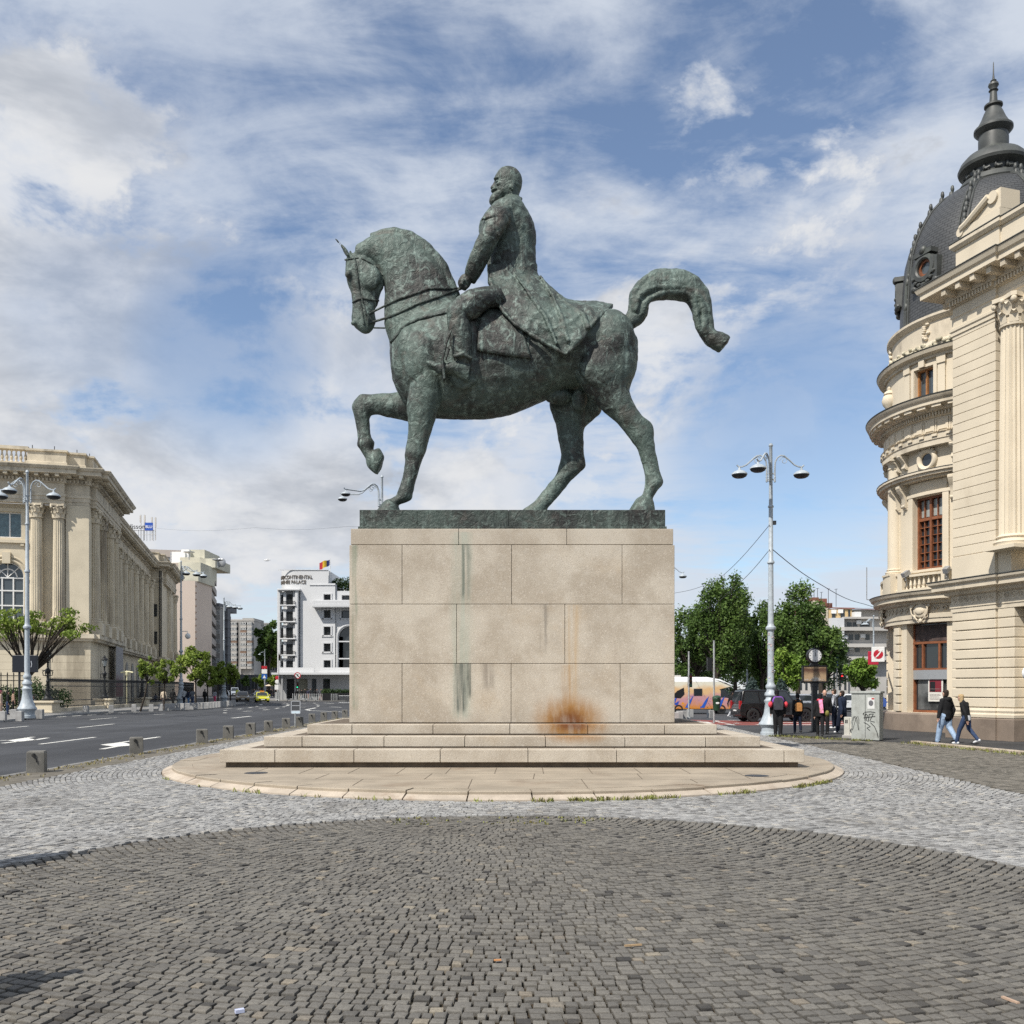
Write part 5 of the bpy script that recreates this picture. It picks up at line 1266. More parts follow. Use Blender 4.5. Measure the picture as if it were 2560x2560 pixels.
# ---- pier and facade to the right of the tower
pa_ = lax(2380)
mb = MB(ML)
z = .84; 
for k in range(10):
    z0 = 1.14+k*.352
    mb.box(-.75, -.01, -1.6, -.085, z0+.025, z0+.345); mb.box(.0, pa_, -1.6, .0, z0+.025, z0+.345)
mb.build('rusticated_pier', M['cream'], lib, bevel=.025)
mb = MB(ML); mb.box(-.72, pa_-.04, -1.5, -.13, .8, 5.5); mb.box(-8, pa_-.05, -4.5, -1.6, 0, 18.2); mb.box(-8, -.4, -1.6, -1.1, 4.7, 16.0); mb.build('wall', M['cream'], lib)
fp = [(pa_, -3.2), (pa_, 0), (0, 0), (0, -.08), (-.75, -.08), (-.75, -1.4)]
mb = MB(ML); sweep(mb, fp, [(-.5, 0), (.16, 0), (.16, .74), (.10, .80), (-.5, .80)]); mb.build('plinth', M['plinthstone'], lib)
mb = MB(ML); sweep(mb, fp, [(-.4, .80), (.14, .80), (.14, .9), (.08, .96), (.10, 1.04), (.03, 1.14), (-.4, 1.14)]); mb.build('base_moulding', M['creamdirty'], lib)
fpc = [(pa_, -3.2), (pa_, 0), (-.02, 0), (-.02, -.1), (-8, -.1)]
mb = MB(ML); sweep(mb, fpc, [(-.8, 4.66), (.03, 4.66), (.03, 4.8), (.06, 4.82), (.06, 4.94), (.02, 4.96), (.02, 5.24), (.18, 5.3), (.22, 5.42), (.5, 5.46), (.5, 5.62), (.6, 5.7), (.62, 5.78), (-.8, 5.85)]); mb.build('ground_cornice', M['creamdirty'], lib)
mb = MB(ML); sweep(mb, fpc, [(-.8, 5.853), (.625, 5.785), (.64, 5.80), (.64, 5.83), (-.8, 5.9)]); mb.build('cornice_flashing', M['zinc'], lib)
mb = MB(ML)
for k in range(16):
    a = pa_-.15-k*.29; q = (a, .03, 5.1)
    mb.tube([(a+.11*math.cos(u)*(1-u/9), .03 if a > 0 else -.07, 5.1+.11*math.sin(u)*(1-u/9)) for u in np.linspace(0, 7.5, 12)], .028, 5)
mb.build('scroll_frieze', M['creamdirty'], lib, 60)
mb = MB(ML); mb.box(.0, pa_, -1.6, .02, 5.86, 6.72); mb.box(-.6, -.005, -1.6, -.10, 5.86, 6.72); mb.box(-.62, -.005, -1.6, -.08, 6.6, 6.74)
mb.build('pier_pedestal', M['cream'], lib, bevel=.015)
mb = MB(ML)
for k in range(24):
    z0 = 6.735+k*.352
    if z0 > 15.0: break
    mb.box(.0, pa_-.02, -1.6, -.01, z0+.010, z0+.342)
mb.build('rusticated_shaft', M['cream'], lib, bevel=.012)
mb = MB(ML); mb.box(.012, pa_-.03, -1.6, -.03, 6.6, 16.0); mb.build('pier_core', M['creamdirty'], lib)
mb = MB(ML); sweep(mb, fpc, [(-.8, 14.98), (.03, 14.98), (.03, 15.1), (.07, 15.14), (.07, 15.24), (.0, 15.28), (.0, 15.6), (.04, 15.64), (.04, 15.74), (-.02, 15.78), (-.02, 16.05), (-.8, 16.05)]); mb.build('upper_mouldings', M['cream'], lib)
mb = MB(ML); blocks(mb, fpc, .04, .17, 16.06, 16.22, .075, .135); mb.build('dentils', M['cream'], lib)
mb = MB(ML); blocks(mb, fpc, .05, .72, 16.32, 16.52, .2, .58); mb.build('modillions', M['creamdirty'], lib, bevel=.02)
mb = MB(ML); sweep(mb, fpc, [(-.8, 16.03), (.05, 16.03), (.05, 16.23), (.16, 16.25), (.16, 16.52), (.78, 16.54), (.78, 16.72), (.86, 16.78), (.93, 16.94), (-.8, 17.0)]); mb.build('upper_cornice', M['cream'], lib)
mb = MB(ML); sweep(mb, fpc, [(-.8, 17.002), (.935, 16.945), (.955, 16.96), (.955, 16.99), (-.8, 17.06)]); mb.build('cornice_flashing', M['zinc'], lib)
mb = MB(ML)
sweep(mb, [(pa_-.05, -1.6), (pa_-.05, -.12), (-.05, -.12), (-.05, -.2), (-1.3, -.2)], [(-1.2, 17.05), (.08, 17.05), (.08, 17.35), (.0, 17.42), (.0, 18.2), (-1.2, 18.2)])
mb.box(-8, -1.3, -.9, -.3, 17.05, 17.5)
for k in range(12): baluster(mb, -1.55-k*.36, -.5, 17.5, 18.2, .11)
mb.box(-8, -1.3, -.7, -.3, 18.2, 18.45)
mb.build('attic_block', M['cream'], lib, bevel=.01)
mb = MB(ML); sweep(mb, [(pa_-.05, -1.6), (pa_-.05, -.12), (-.05, -.12), (-.05, -.2), (-8, -.2)], [(-1.2, 18.2), (.06, 18.2), (.16, 18.3), (.16, 18.42), (-1.2, 18.46)]); mb.build('attic_coping', M['creamdirty'], lib)
mb = MB(ML); sweep(mb, [(pa_-.05, -1.6), (pa_-.05, -.12), (-.05, -.12), (-.05, -.2), (-8, -.2)], [(-1.2, 18.463), (.165, 18.423), (.18, 18.44), (.18, 18.47), (-1.2, 18.52)]); mb.build('cornice_flashing', M['zinc'], lib)
mb = MB(ML)                                              # scrolled acroterion block
mb.box(.0, pa_-.15, -1.2, -.2, 18.5, 18.92)
mb.extr([(.0, -1.1, 18.9), (.0, -1.1, 19.62), (.7, -1.1, 19.62), (1.4, -1.1, 19.2), (pa_-.15, -1.1, 18.9)], (0, .85, 0))
mb.tube([(.32, -.16, 19.4), (.32, -1.2, 19.4)], .22, 14); mb.tube([(pa_-.2, -.16, 18.85), (pa_-.2, -1.2, 18.85)], .17, 14)
mb.tube([(.5, -.2, 19.5), (1.0, -.18, 19.25), (1.5, -.18, 19.02), (pa_-.25, -.2, 18.95)], .13, 8)
mb.build('scroll_block', M['cream'], lib, 40)
# fluted column at the edge of the picture, balustrade, doorway
cx, cy_ = lax(2536, -.15), -.12
mb = MB(ML); fluted(mb, (cx, cy_), .47, 7.15, 14.35, 18); base_mould(mb, (cx, cy_), .46, 6.76, 7.16); corinth(mb, (cx, cy_), .42, 14.35, 15.4); mb.build('column', M['cream'], lib, 40)
mb = MB(ML)
for k in range(7): baluster(mb, cx-.85-k*.26, -.18, 5.98, 6.5, .10)
mb.box(cx-4, cx-.6, -.35, -.02, 5.84, 5.98); mb.box(cx-4, cx-.6, -.36, -.0, 6.5, 6.64); mb.build('balustrade', M['cream'], lib)
mb = MB(ML); mb.box(-1.55, -.72, -1.4, -.55, .8, 4.7); mb.box(-8, -1.5, -1.3, -.2, 4.3, 4.68); mb.build('door_jamb', M['cream'], lib)
mb = MB(ML); mb.box(-1.66, -1.56, -1.2, -.62, 0.8, 4.3); mb.build('door_frame', M['wood'], lib)
mb = MB(ML); mb.box(-6, -1.66, -1.2, -.9, .1, 4.3); mb.build('doorway', M['black'], lib)
mb = MB(ML); mb.tube([(-1.45, .06, 2.35), (-2.2, .06, 2.35)], .24, 16); o = mb.build('wall_sign', flat('white_sign_box', (.72, .72, .72), .3), lib, 50)
# steep slate roof of the main block
mb = MB(ML)
b0 = [(-.55, -2.2), (-9, -2.2), (-9, -9), (-.55, -9)]; b1 = [(-2.6, -4.2), (-9, -4.2), (-9, -7), (-2.6, -7)]
rings = []
for t in np.linspace(0, 1, 9):
    s_ = t**1.7; rings.append([(p[0]+(q[0]-p[0])*s_, p[1]+(q[1]-p[1])*s_, 18.0+t*9) for p, q in zip(b0, b1)])
mb.loft(rings); mb.build('mansard_roof', M['slate'], lib)
mb = MB(ML); mb.tube([r_[0] for r_ in rings], .16, 6); mb.build('roof_ridge', M['zinc'], lib, 60)
# floodlights and antenna on the ledges
for px, z_ in ((2262, 6.75), (2365, 6.72)):
    a = phi(px, 4.85); q = tw(a, z_, 4.8); mb = MB(); mb.obox(q, (.34, .2, .2), a, Matrix.Rotation(a, 4, 'Z') @ Matrix.Rotation(.5, 4, 'Y')); mb.tube([q, (q[0], q[1], q[2]-.3)], .03, 5); mb.build('floodlight', M['steel'], lib)
q = tw(phi(2166, 5.1), 5.95, 5.05); mb = MB(); mb.tube([q, (q[0]-.25, q[1], q[2]), (q[0]-.25, q[1], q[2]+.25), (q[0]-.25, q[1], q[2]+1.5)], .022, 5); mb.build('ledge_antenna', M['steel'], lib)
# projecting bank signs on the tower
a = phi(2203, 4.55); p = Vector(tw(a, 0, 4.6))
c = at(2195, 1636, p.y-1.0)
sgn = MB(); sgn.obox(c, (.55, .16, .68), -.2); s1 = sgn.build('square_sign', flat('white_sign', (.72, .72, .71), .3), None, bevel=.015)
tag(s1, 'white square projecting sign with a red ball and a slanting white stroke on the tower', 'sign')
fd = Matrix.Translation(c) @ Matrix.Rotation(-.2, 4, 'Z') @ Matrix.Rotation(R(90), 4, 'X')
mb = MB(fd); mb.lathe([(.01, .083), (.21, .083), (.21, .05)], 32); e_ = mb.build('red_ball', flat('sign_red', (.42, .02, .035), .3), s1)
mb = MB(fd); mb.extr([(-.16, -.19, .086), (.0, -.06, .086), (.19, .20, .086), (.02, .20, .086), (-.02, .15, .086), (.08, .13, .086), (-.09, -.08, .086)], (0, 0, .004)); mb.build('white_stroke', flat('sign_white', (.75, .75, .74), .3), s1)
mb = MB(); mb.tube([c+Vector((.2, .1, -.1)), p+Vector((0, 0, c.z-.1))], .04, 6); mb.build('bracket', M['steel'], s1)
c2 = at(2183, 1645, p.y+.1); mb = MB(); mb.obox(c2, (.46, .12, .62), -.35); s2 = mb.build('red_sign', flat('red_sign_face', (.40, .018, .045), .35), None, bevel=.01); tag(s2, 'dark red projecting sign with white lettering just behind the white square sign', 'sign')
mb = MB(); 
for dz, ww in ((.10, .2), (.0, .18), (-.1, .1)): mb.obox(c2+Vector((-.02, -.07, dz)), (ww, .015, .035), -.35)
mb.build('lettering', flat('sign_white2', (.75, .75, .74), .3), s2)
# ---------------------------------------------------------------- far buildings
def text_geo(body, size, ext=.03):
    c = bpy.data.curves.new('t', 'FONT'); c.body = body; c.size = size; c.extrude = ext; c.resolution_u = 3
    o = bpy.data.objects.new('t', c); COL.objects.link(o); bpy.context.view_layer.update()
    me = bpy.data.meshes.new_from_object(o.evaluated_get(bpy.context.evaluated_depsgraph_get()))
    v = [tuple(q.co) for q in me.vertices]; f = [tuple(p.vertices) for p in me.polygons]
    bpy.data.objects.remove(o, do_unlink=True); bpy.data.curves.remove(c); bpy.data.meshes.remove(me); return v, f
def textmb(mb, body, size, M_, ext=.02, sx=1.0):
    v, f = text_geo(body, size, ext); mb.add([M_ @ Vector((p[0]*sx, p[1], p[2])) for p in v], f)
FX = Matrix.Rotation(R(90), 4, 'X')
M['hotelwhite'] = mk('hotel_white_render', (.57, .575, .58), .85, .04, .12, .1, 4, dirt=(.48, .49, .50), dirts=.12, dlo=.5, dhi=.75, stretch=(1, 1, .25))
M['hotelshade'] = mk('hotel_shade_grey', (.33, .335, .34), .8, .1, .3)  # grey copy of the render with shade put in, for recesses and ground storey
hotel = thing('hotel_building', 'white art deco hotel with a rounded corner tower, curved balconies and rooftop lettering', 'hotel', (-30, 150, 0), world=True)
HY_ = 150.0; hx = lambda px: (px-HX)*HY_/F; hz_ = lambda py: EYE+(HY-py)*HY_/F
mb = MB()
cxh, rh = hx(738), 2.75
def hfn(u, z, d): return (u, HY_-d, z)
wcol = (hx(809.5), hx(826.5)); rows5 = [(1486, 1507), (1525.5, 1545), (1567, 1588), (1609, 1629), (1651, 1670)]
holes = [(wcol[0], wcol[1], hz_(b), hz_(a)) for a, b in rows5]
panel(mb, hfn, hx(751), hx(838), hz_(1683), hz_(1459), holes, .5)
mb.poly([hfn(hx(774), hz_(1459), 0), hfn(hx(821), hz_(1459), 0), hfn(hx(821), hz_(1425), 0), hfn(hx(774), hz_(1425), 0)])
mb.poly([hfn(hx(738), hz_(1459), 0), hfn(hx(774), hz_(1459), 0), hfn(hx(774), hz_(1425), 0), hfn(hx(738), hz_(1425), 0)])
mb.poly([hfn(hx(738), hz_(1459), 0.01), hfn(hx(751), hz_(1459), 0.01), hfn(hx(751), hz_(1474), 0.01), hfn(hx(738), hz_(1474), 0.01)])
# rounded parapet drum
ar = [(cxh+rh*math.cos(a), HY_+rh-rh*math.sin(-a)*-1 if False else HY_+rh+rh*math.sin(a)) for a in np.linspace(PI, 1.5*PI, 14)]
mb.loft([[(x, y, hz_(1478)), (x, y, hz_(1425))] for x, y in ar], caps=False, closed=False)
mb.loft([[(x, y, hz_(1683)), (x, y, hz_(1478))] for x, y in [(cxh+(rh-.5)*math.cos(a), HY_+rh+(rh-.5)*math.sin(a)+.3) for a in np.linspace(PI, 1.5*PI, 14)]], caps=False, closed=False)
mb.box(hx(820), hx(838), HY_+.0, HY_+6, hz_(1459), hz_(1458.5)); mb.box(hx(746), hx(820.8), HY_+.6, HY_+12, 4, hz_(1425.5))
mb.box(cxh-rh+.3, hx(752), HY_+2.2, HY_+12, 4, hz_(1426)); mb.box(hx(838), hx(960), HY_+3, HY_+14, 4, hz_(1477))
mb.box(hx(820), hx(838), HY_+.6, HY_+12, 4, hz_(1460)); mb.box(hx(838), hx(960), HY_+4, HY_+14, hz_(1477), hz_(1466))
mb.build('wall', M['hotelwhite'], hotel, 30)
# right wing, set back, with arched bays
mb = MB(); wfn = lambda u, z, d: (u, HY_+.3-d, z)
x0, x1 = hx(838), hx(960); hs = []
for k in range(2):
    xa = hx(846)+k*5.2; hs += [(xa, xa+3.3, hz_(1669), hz_(1566), 1.0)]; hs += [(xa-.1+.5, xa+2.8, hz_(1545), hz_(1526)), (xa+.5, xa+2.6, hz_(1502), hz_(1488))]
panel(mb, wfn, x0, x1, hz_(1683), hz_(1477), hs, .8); mb.build('wing_wall', M['hotelwhite'], hotel)
def hwin(x0, x1, z0, z1, y, par=hotel, name='window'):
    m_ = MB(); m_.box(x0, x1, y, y+.05, z0, z1); o = m_.build(name, M['glass'], par)
    f = MB(); b = .07; xm = (x0+x1)/2
    for (a, c, d, e) in ((x0, x0+b, z0, z1), (x1-b, x1, z0, z1), (xm-b/2, xm+b/2, z0, z1), (x0, x1, z0, z0+b), (x0, x1, z1-b, z1)): f.box(a, c, y-.06, y-.005, d, e)
    f.build('frame', M['dark'], o); return o
for a, b in rows5: hwin(wcol[0], wcol[1], hz_(b), hz_(a), HY_+.45)
for h in hs:
    hwin(h[0], h[1], h[2], h[3], HY_+.95)
mb = MB()
for h in hs:
    if len(h) == 5:
        for zz in (1602, 1645): mb.box(h[0], h[1], HY_+.1, HY_+1.0, hz_(zz)-.2, hz_(zz)); mb.box(h[0], h[0]+.5, HY_+.4, HY_+.9, h[2], h[3]-1.6)
        r = 1.65+.25; c = (h[0]+h[1])/2; t = h[3]-1.65
        mb.tube([(c-r, HY_+.22, h[2])]+[(c+r*math.cos(PI-PI*i/12), HY_+.22, t+r*math.sin(PI*i/12)) for i in range(13)]+[(c+r, HY_+.22, h[2])], .16, 6)
for h in holes+[q for q in hs if len(q) == 4]:
    y = HY_ if h in holes else HY_+.3
    for (a, b, c, d) in ((h[0]-.22, h[0]-.02, h[2]-.2, h[3]+.2), (h[1]+.02, h[1]+.22, h[2]-.2, h[3]+.2), (h[0]-.02, h[1]+.02, h[3]+.02, h[3]+.2), (h[0]-.35, h[1]+.35, h[2]-.25, h[2]-.03)): mb.box(a, b, y-.12, y+.02, c, d)
mb.build('window_surround', M['hotelwhite'], hotel)
# corner bay with five open loggias
mb = MB(); bx0, bx1 = hx(700), hx(746)
tops = [1480, 1523, 1563, 1604, 1646]; bots = [1516, 1557, 1599, 1640, 1672]
for x in (hx(699.5), hx(743.5)): mb.box(x-.22, x+.22, HY_-.75, HY_+.4, hz_(1683), hz_(1476))
for a in tops: 
    for px in (713, 737): mb.box(hx(px)-.22, hx(px)+.22, HY_-.35, HY_+.1, hz_(a+36), hz_(a))
mb.box(hx(697), hx(753), HY_-1.0, HY_+.6, hz_(1477.5), hz_(1473))
for b in bots[:4]: mb.box(bx0+.2, bx1-.2, HY_-.95, HY_+.3, hz_(b), hz_(b-3))
mb.build('corner_bay', M['hotelwhite'], hotel, bevel=.05)
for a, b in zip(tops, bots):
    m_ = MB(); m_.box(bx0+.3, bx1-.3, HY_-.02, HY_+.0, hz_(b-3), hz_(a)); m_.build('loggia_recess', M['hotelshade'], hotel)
    hwin(hx(718), hx(733), hz_(b-4), hz_(a+6), HY_-.12); hwin(hx(704), hx(708), hz_(b-6), hz_(a+8), HY_-.12)
for b in bots[:4]:
    m_ = MB(); 
    for k in range(16): x = bx0+.35+k*(bx1-bx0-.7)/15; m_.box(x-.02, x+.02, HY_-.9, HY_-.86, hz_(b-3), hz_(b-11))
    for zz in (hz_(b-11), hz_(b-7)): m_.box(bx0+.3, bx1-.3, HY_-.92, HY_-.84, zz-.04, zz+.04)
    m_.build('balcony_railing', M['iron'], hotel)
mb = MB(); mb.box(hx(785), hx(960), HY_-1.6, HY_+.4, hz_(1520), hz_(1511)); mb.box(hx(785), hx(960), HY_-1.5, HY_-1.35, hz_(1511), hz_(1502)); mb.build('upper_balcony', M['hotelwhite'], hotel, bevel=.15)
mb = MB(); mb.box(hx(774), hx(838.3), HY_-.12, HY_+.3, hz_(1463), hz_(1461)); mb.box(hx(696), hx(822), HY_-.1, HY_+.05, hz_(1425.5), hz_(1424)); mb.box(hx(838), hx(960), HY_+2.7, HY_+3.2, hz_(1478), hz_(1476)); mb.build('string_course', M['hotelwhite'], hotel)
mb = MB(); mb.box(hx(688), hx(960), HY_-2.4, HY_+.5, hz_(1687), hz_(1682)); mb.box(hx(700), hx(788), HY_-.8, HY_-.6, hz_(1682), hz_(1669)); mb.box(hx(803), hx(960), HY_-.8, HY_-.6, hz_(1682), hz_(1669)); mb.build('canopy', M['hotelwhite'], hotel)
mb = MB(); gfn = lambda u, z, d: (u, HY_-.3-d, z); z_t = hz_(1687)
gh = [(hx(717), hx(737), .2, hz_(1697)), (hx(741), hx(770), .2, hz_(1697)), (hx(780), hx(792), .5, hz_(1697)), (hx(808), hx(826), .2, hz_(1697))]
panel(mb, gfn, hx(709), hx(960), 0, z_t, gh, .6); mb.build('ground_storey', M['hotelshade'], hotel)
for i, h in enumerate(gh):
    m_ = MB(); m_.box(h[0], h[1], HY_+.2, HY_+.3, h[2], h[3]); m_.build('shop_window', [M['black'], mk('pale_blind', (.20, .20, .16), .5, .1), M['glass2'], M['glass']][i], hotel)
mb = MB(); mb.box(hx(700), hx(703), HY_-2, HY_-1.6, 0, z_t); mb.box(hx(711), hx(714), HY_-2, HY_-1.6, 0, z_t); mb.box(hx(693), hx(716), HY_-.2, HY_+4, 0, z_t); mb.build('corner_pillar', M['hotelshade'], hotel)
mb = MB()
for body, x1, py, sz in (('INTERCONTINENTAL', hx(781), 1446.5, .80), ('ATHÉNÉE PALACE', hx(765), 1459, .78)):
    v, f = text_geo(body, sz, .05); w_ = max(p[0] for p in v)
    L_full = 6.45 if 'INTER' in body else 5.4; k = L_full/w_; vv = []
    for p in v:
        s = x1-L_full+p[0]*k; z = hz_(py)+p[1]
        if s > cxh: vv.append((s, HY_-.06-p[2], z))
        else:
            an = 1.5*PI-(cxh-s)/rh; vv.append((cxh+(rh+.06+p[2])*math.cos(an), HY_+rh+(rh+.06+p[2])*math.sin(an), z))
    mb.add(vv, f)
mb.build('rooftop_lettering', flat('bronze_letters', (.16, .14, .12), .5), hotel)
mb = MB(); mb.tube([(hx(822.6), HY_+1, hz_(1461)), (hx(822.3), HY_+1, hz_(1394))], .06, 6); fp_ = mb.build('flagpole', M['white'], None)
tag(fp_, 'white pole flying the blue, yellow and red flag on the hotel roof', 'flag')
for k, (nm, c) in enumerate((('blue_stripe', (.012, .02, .10)), ('yellow_stripe', (.62, .40, .03)), ('red_stripe', (.34, .02, .03)))):
    m_ = MB(); V = []
    for i in range(5):
        t = (k*4+i)/12; x = hx(822)-t*1.72; dz = -.55*t-.05*math.sin(t*9); y = HY_+1+.18*math.sin(t*8)
        V += [(x, y, hz_(1396)+dz+.0), (x, y, hz_(1412)+dz*1.0-.45*t+.15)]
    m_.add(V, [(2*i, 2*i+1, 2*i+3, 2*i+2) for i in range(4)]); m_.build(nm, flat('flag_'+nm, c, .8), fp_, 60)
# apartment blocks down the street: generic slab with window grid on two faces
def block(name, label, x0, x1, y0, y1, h, wall, cols=6, floors=8, win='glass', band=None, side_cols=0, group=None, winw=.6, winh=.5, z1st=4.0, frame=None, side='right', roof=None, slabs=None):
    t = thing(name, label, 'building', ((x0+x1)/2, y0, 0), world=True, group=group)
    mb = MB(); mb.box(x0, x1, y0, y1, 0, h); mb.box(x0-.15, x1+.15, y0-.15, y1+.15, h, h+.5); mb.build('wall', wall, t)
    fh = (h-z1st)/floors
    w_ = MB(); fr_ = MB()
    for i in range(floors):
        z0 = z1st+fh*(i+.5-winh/2); z2 = z1st+fh*(i+.5+winh/2)
        if cols:
            cw = (x1-x0)/cols
            for k in range(cols):
                a = x0+cw*(k+.5-winw/2); b = x0+cw*(k+.5+winw/2)
                w_.box(a, b, y0-.04, y0+.05, z0, z2)
                if frame:
                    for q in np.linspace(a, b, 4): fr_.box(q-.05, q+.05, y0-.09, y0-.05, z0, z2)
                    fr_.box(a, b, y0-.09, y0-.05, z0, z0+.12); fr_.box(a, b, y0-.09, y0-.05, z2-.12, z2)
        if side_cols:
            cw = (y1-y0)/side_cols; X = x1 if side == 'right' else x0; e = 1 if side == 'right' else -1
            for k in range(side_cols):
                a = y0+cw*(k+.5-winw/2); b = y0+cw*(k+.5+winw/2); xa, xb = sorted((X-.05*e, X+.04*e)); w_.box(xa, xb, a, b, z0, z2)
                if frame:
                    xa, xb = sorted((X+.05*e, X+.09*e))
                    for q in np.linspace(a, b, 3): fr_.box(xa, xb, q-.06, q+.06, z0, z2)
    if w_.v: w_.build('windows', M[win], t)
    if fr_.v: fr_.build('window_frames', frame, t)
    if band:
        b_ = MB()
        for i in range(floors):
            zz = z1st+fh*(i+1-.12) if slabs is None else z1st+fh*i+slabs[0]; hh = fh*.28 if slabs is None else slabs[1]
            b_.box(x0-.5, x1+.5, y0-.5, y1+.5, zz-hh/2, zz+hh/2)
        b_.build('balcony_bands', band, t)
    return t
M['pinkwall'] = mk('pinkish_beige_wall', (.60, .50, .42), .9, .06, .08, dirt=(.42, .33, .27), dirts=.15, stretch=(1, 1, .3))
M['greyconc'] = mk('grey_concrete', (.30, .29, .275), .9, .12, .1, dirt=(.18, .175, .165), dirts=.2)
M['paleconc'] = mk('pale_concrete', (.44, .42, .39), .9, .1, .1, dirt=(.28, .26, .24), dirts=.2)
M['darkconc'] = mk('dark_grey_cladding', (.13, .135, .145), .8, .15, .1)
M['creamconc'] = mk('cream_roof_cladding', (.50, .48, .39), .85, .12, .2, dirt=(.3, .29, .24), dirts=.3)
M['brownband'] = mk('brown_band', (.22, .15, .11), .9, .15, .3)
Yp = 215.0; X_ = lambda px, Y: (px-HX)*Y/F; Z_ = lambda py, Y: EYE+(HY-py)*Y/F
pk = thing('office_tower', 'pinkish beige office tower with striped balconies and cream rooftop boxes above the palace', 'building', (X_(480, Yp), Yp, 0), world=True)
mb = MB(); mb.box(X_(410, Yp), X_(488, Yp)-.02, Yp+.0, Yp+12, 0, Z_(1452, Yp)); mb.build('wall', M['pinkwall'], pk)
# street side, running away along the street
def street_frame(px, Y):
    o = Vector((X_(px, Y), Y, 0)); return Matrix(((pu.x, pe_.x, 0, o.x), (pu.y, pe_.y, 0, o.y), (0, 0, 1, 0), (0, 0, 0, 1)))
MA = street_frame(488, Yp)
mb = MB(MA); mb.box(0, 34, 0, 30, 0, Z_(1452, Yp)); mb.build('side_wall', M['pinkwall'], pk)
mb = MB(MA); fl_ = MB(MA)
for i in range(9):
    z = Z_(1615, Yp)+i*(Z_(1468, Yp)-Z_(1615, Yp))/9
    for k in range(6): mb.box(1.2+k*5.4, 4.4+k*5.4, -.05, .06, z+.35, z+1.45)
    fl_.box(0, 34, -.25, .05, z+1.62, z+1.86)
mb.build('side_windows', M['glass2'], pk); fl_.build('floor_ledges', M['brownband'], pk)
mb = MB(MA)
for i in range(7):
    for k in (1, 4): z = Z_(1608, Yp)+i*2.1; mb.box(3+k*5.4, 4.4+k*5.4, -.7, -.06, z, z+.75)
mb.build('air_conditioners', M['dark'], pk)
Y2 = 262.0; MB2 = street_frame(503, Y2)
zt, zb = Z_(1378, Y2), Z_(1645, Y2)
mb = MB(MB2); mb.box(0.8, 42, .9, 30, 0, zt-.2); mb.build('street_wing', M['greyconc'], pk)
mb = MB(MB2); gl = MB(MB2); n_ = 9
for i in range(n_):
    z1 = zt-(zt-zb)*i/n_; fh = (zt-zb)/n_
    mb.box(-.3, 43, -2.2, 30, z1-fh*.58, z1); gl.box(0.4, 42.3, -.9, 29, z1-fh, z1-fh*.585)
mb.build('balcony_bands', mk('taupe_bands', (.40, .355, .315), .9, .1, .1), pk); gl.build('window_strips', mk('window_strip', (.40, .43, .46), .25, .6, .35, spec=.5, col2=(.10, .11, .12)), pk)
mb = MB()
for a in ((430, 487, 1400, 1435, 4), (425, 492, 1433, 1452, 1), (455, 497, 1378, 1402, 12), (396, 450, 1372, 1402, 14), (378, 440, 1342, 1374, 20), (402, 428, 1340, 1372, 24)): mb.box(X_(a[0], Yp), X_(a[1], Yp), Yp+a[4], Yp+a[4]+12, Z_(a[3], Yp), Z_(a[2], Yp))
mb.build('rooftop_boxes', M['creamconc'], pk)
mb = MB(); mb.box(X_(380, Yp), X_(402, Yp), Yp+19, Yp+30, Z_(1366, Yp), Z_(1343, Yp)); mb.box(X_(352, Yp), X_(392, Yp), Yp+18.5, Yp+30, Z_(1380, Yp), Z_(1350, Yp)); mb.build('white_plant_room', M['white'], pk)
mb = MB()
for px, py in ((450, 1375), (524, 1395)): c = Vector((X_(px, Yp), Yp+6, Z_(py, Yp))); mb.lathe([(.02, 0), (1.3, .35), (1.28, .45), (.02, .1)], 14, c); mb.tube([c, c-Vector((0, 0, 1.4))], .1, 5)
for px in (501, 508): c = Vector((X_(px, Yp), Yp+14, Z_(1386, Yp))); mb.ell(c, (.9, .3, 1.1), 10, 8)
mb.build('satellite_dishes', M['steel'], pk, 50)
# roof sign with antennas on the tower behind the palace
Ys = 230; sg = thing('roof_sign', 'rooftop sign with black letters and a blue square reading BLU above the palace roof', 'sign', (X_(372, Ys), Ys, Z_(1345, Ys)), world=True)
mb = MB(); mb.box(X_(362, Ys), X_(381.5, Ys), Ys, Ys+.3, Z_(1326, Ys), Z_(1306.5, Ys)); bl = mb.build('blue_square', flat('sign_blue', (.02, .075, .36), .4), sg)
mb = MB(); textmb(mb, 'BLU', .92, Matrix.Translation((X_(363.5, Ys), Ys-.03, Z_(1320, Ys))) @ FX, .02, 1.05); mb.build('white_letters', flat('letters_white', (.8, .8, .8), .4), bl)
mb = MB(); textmb(mb, 'Radisson', 1.65, Matrix.Translation((X_(303, Ys), Ys, Z_(1322, Ys))) @ FX, .08); mb.build('black_letters', M['black'], sg)
mb = MB()
for px in (335, 345, 351, 358, 366, 374, 383): mb.tube([(X_(px, Ys), Ys+.3, Z_(1352, Ys)), (X_(px, Ys), Ys+.3, Z_(1324, Ys))], .07, 5)
for py in (1326, 1336): mb.tube([(X_(318, Ys), Ys+.3, Z_(py, Ys)), (X_(386, Ys), Ys+.3, Z_(py, Ys))], .07, 5)
mb.build('sign_frame', M['steel'], sg)
mb = MB()
for px, y0 in ((350.5, 1286), (358.5, 1286), (378.5, 1292), (387, 1292)): mb.tube([(X_(px, Ys), Ys+.5, Z_(1350, Ys)), (X_(px, Ys), Ys+.5, Z_(y0, Ys))], .09, 5)
for px, y0, y1 in ((349, 1288, 1305), (360, 1287, 1306), (378, 1292, 1312), (387, 1293, 1318)): mb.box(X_(px, Ys)-.16, X_(px, Ys)+.16, Ys+.4, Ys+.6, Z_(y1, Ys), Z_(y0, Ys))
mb.build('mast_antennas', M['paleconc'], sg)
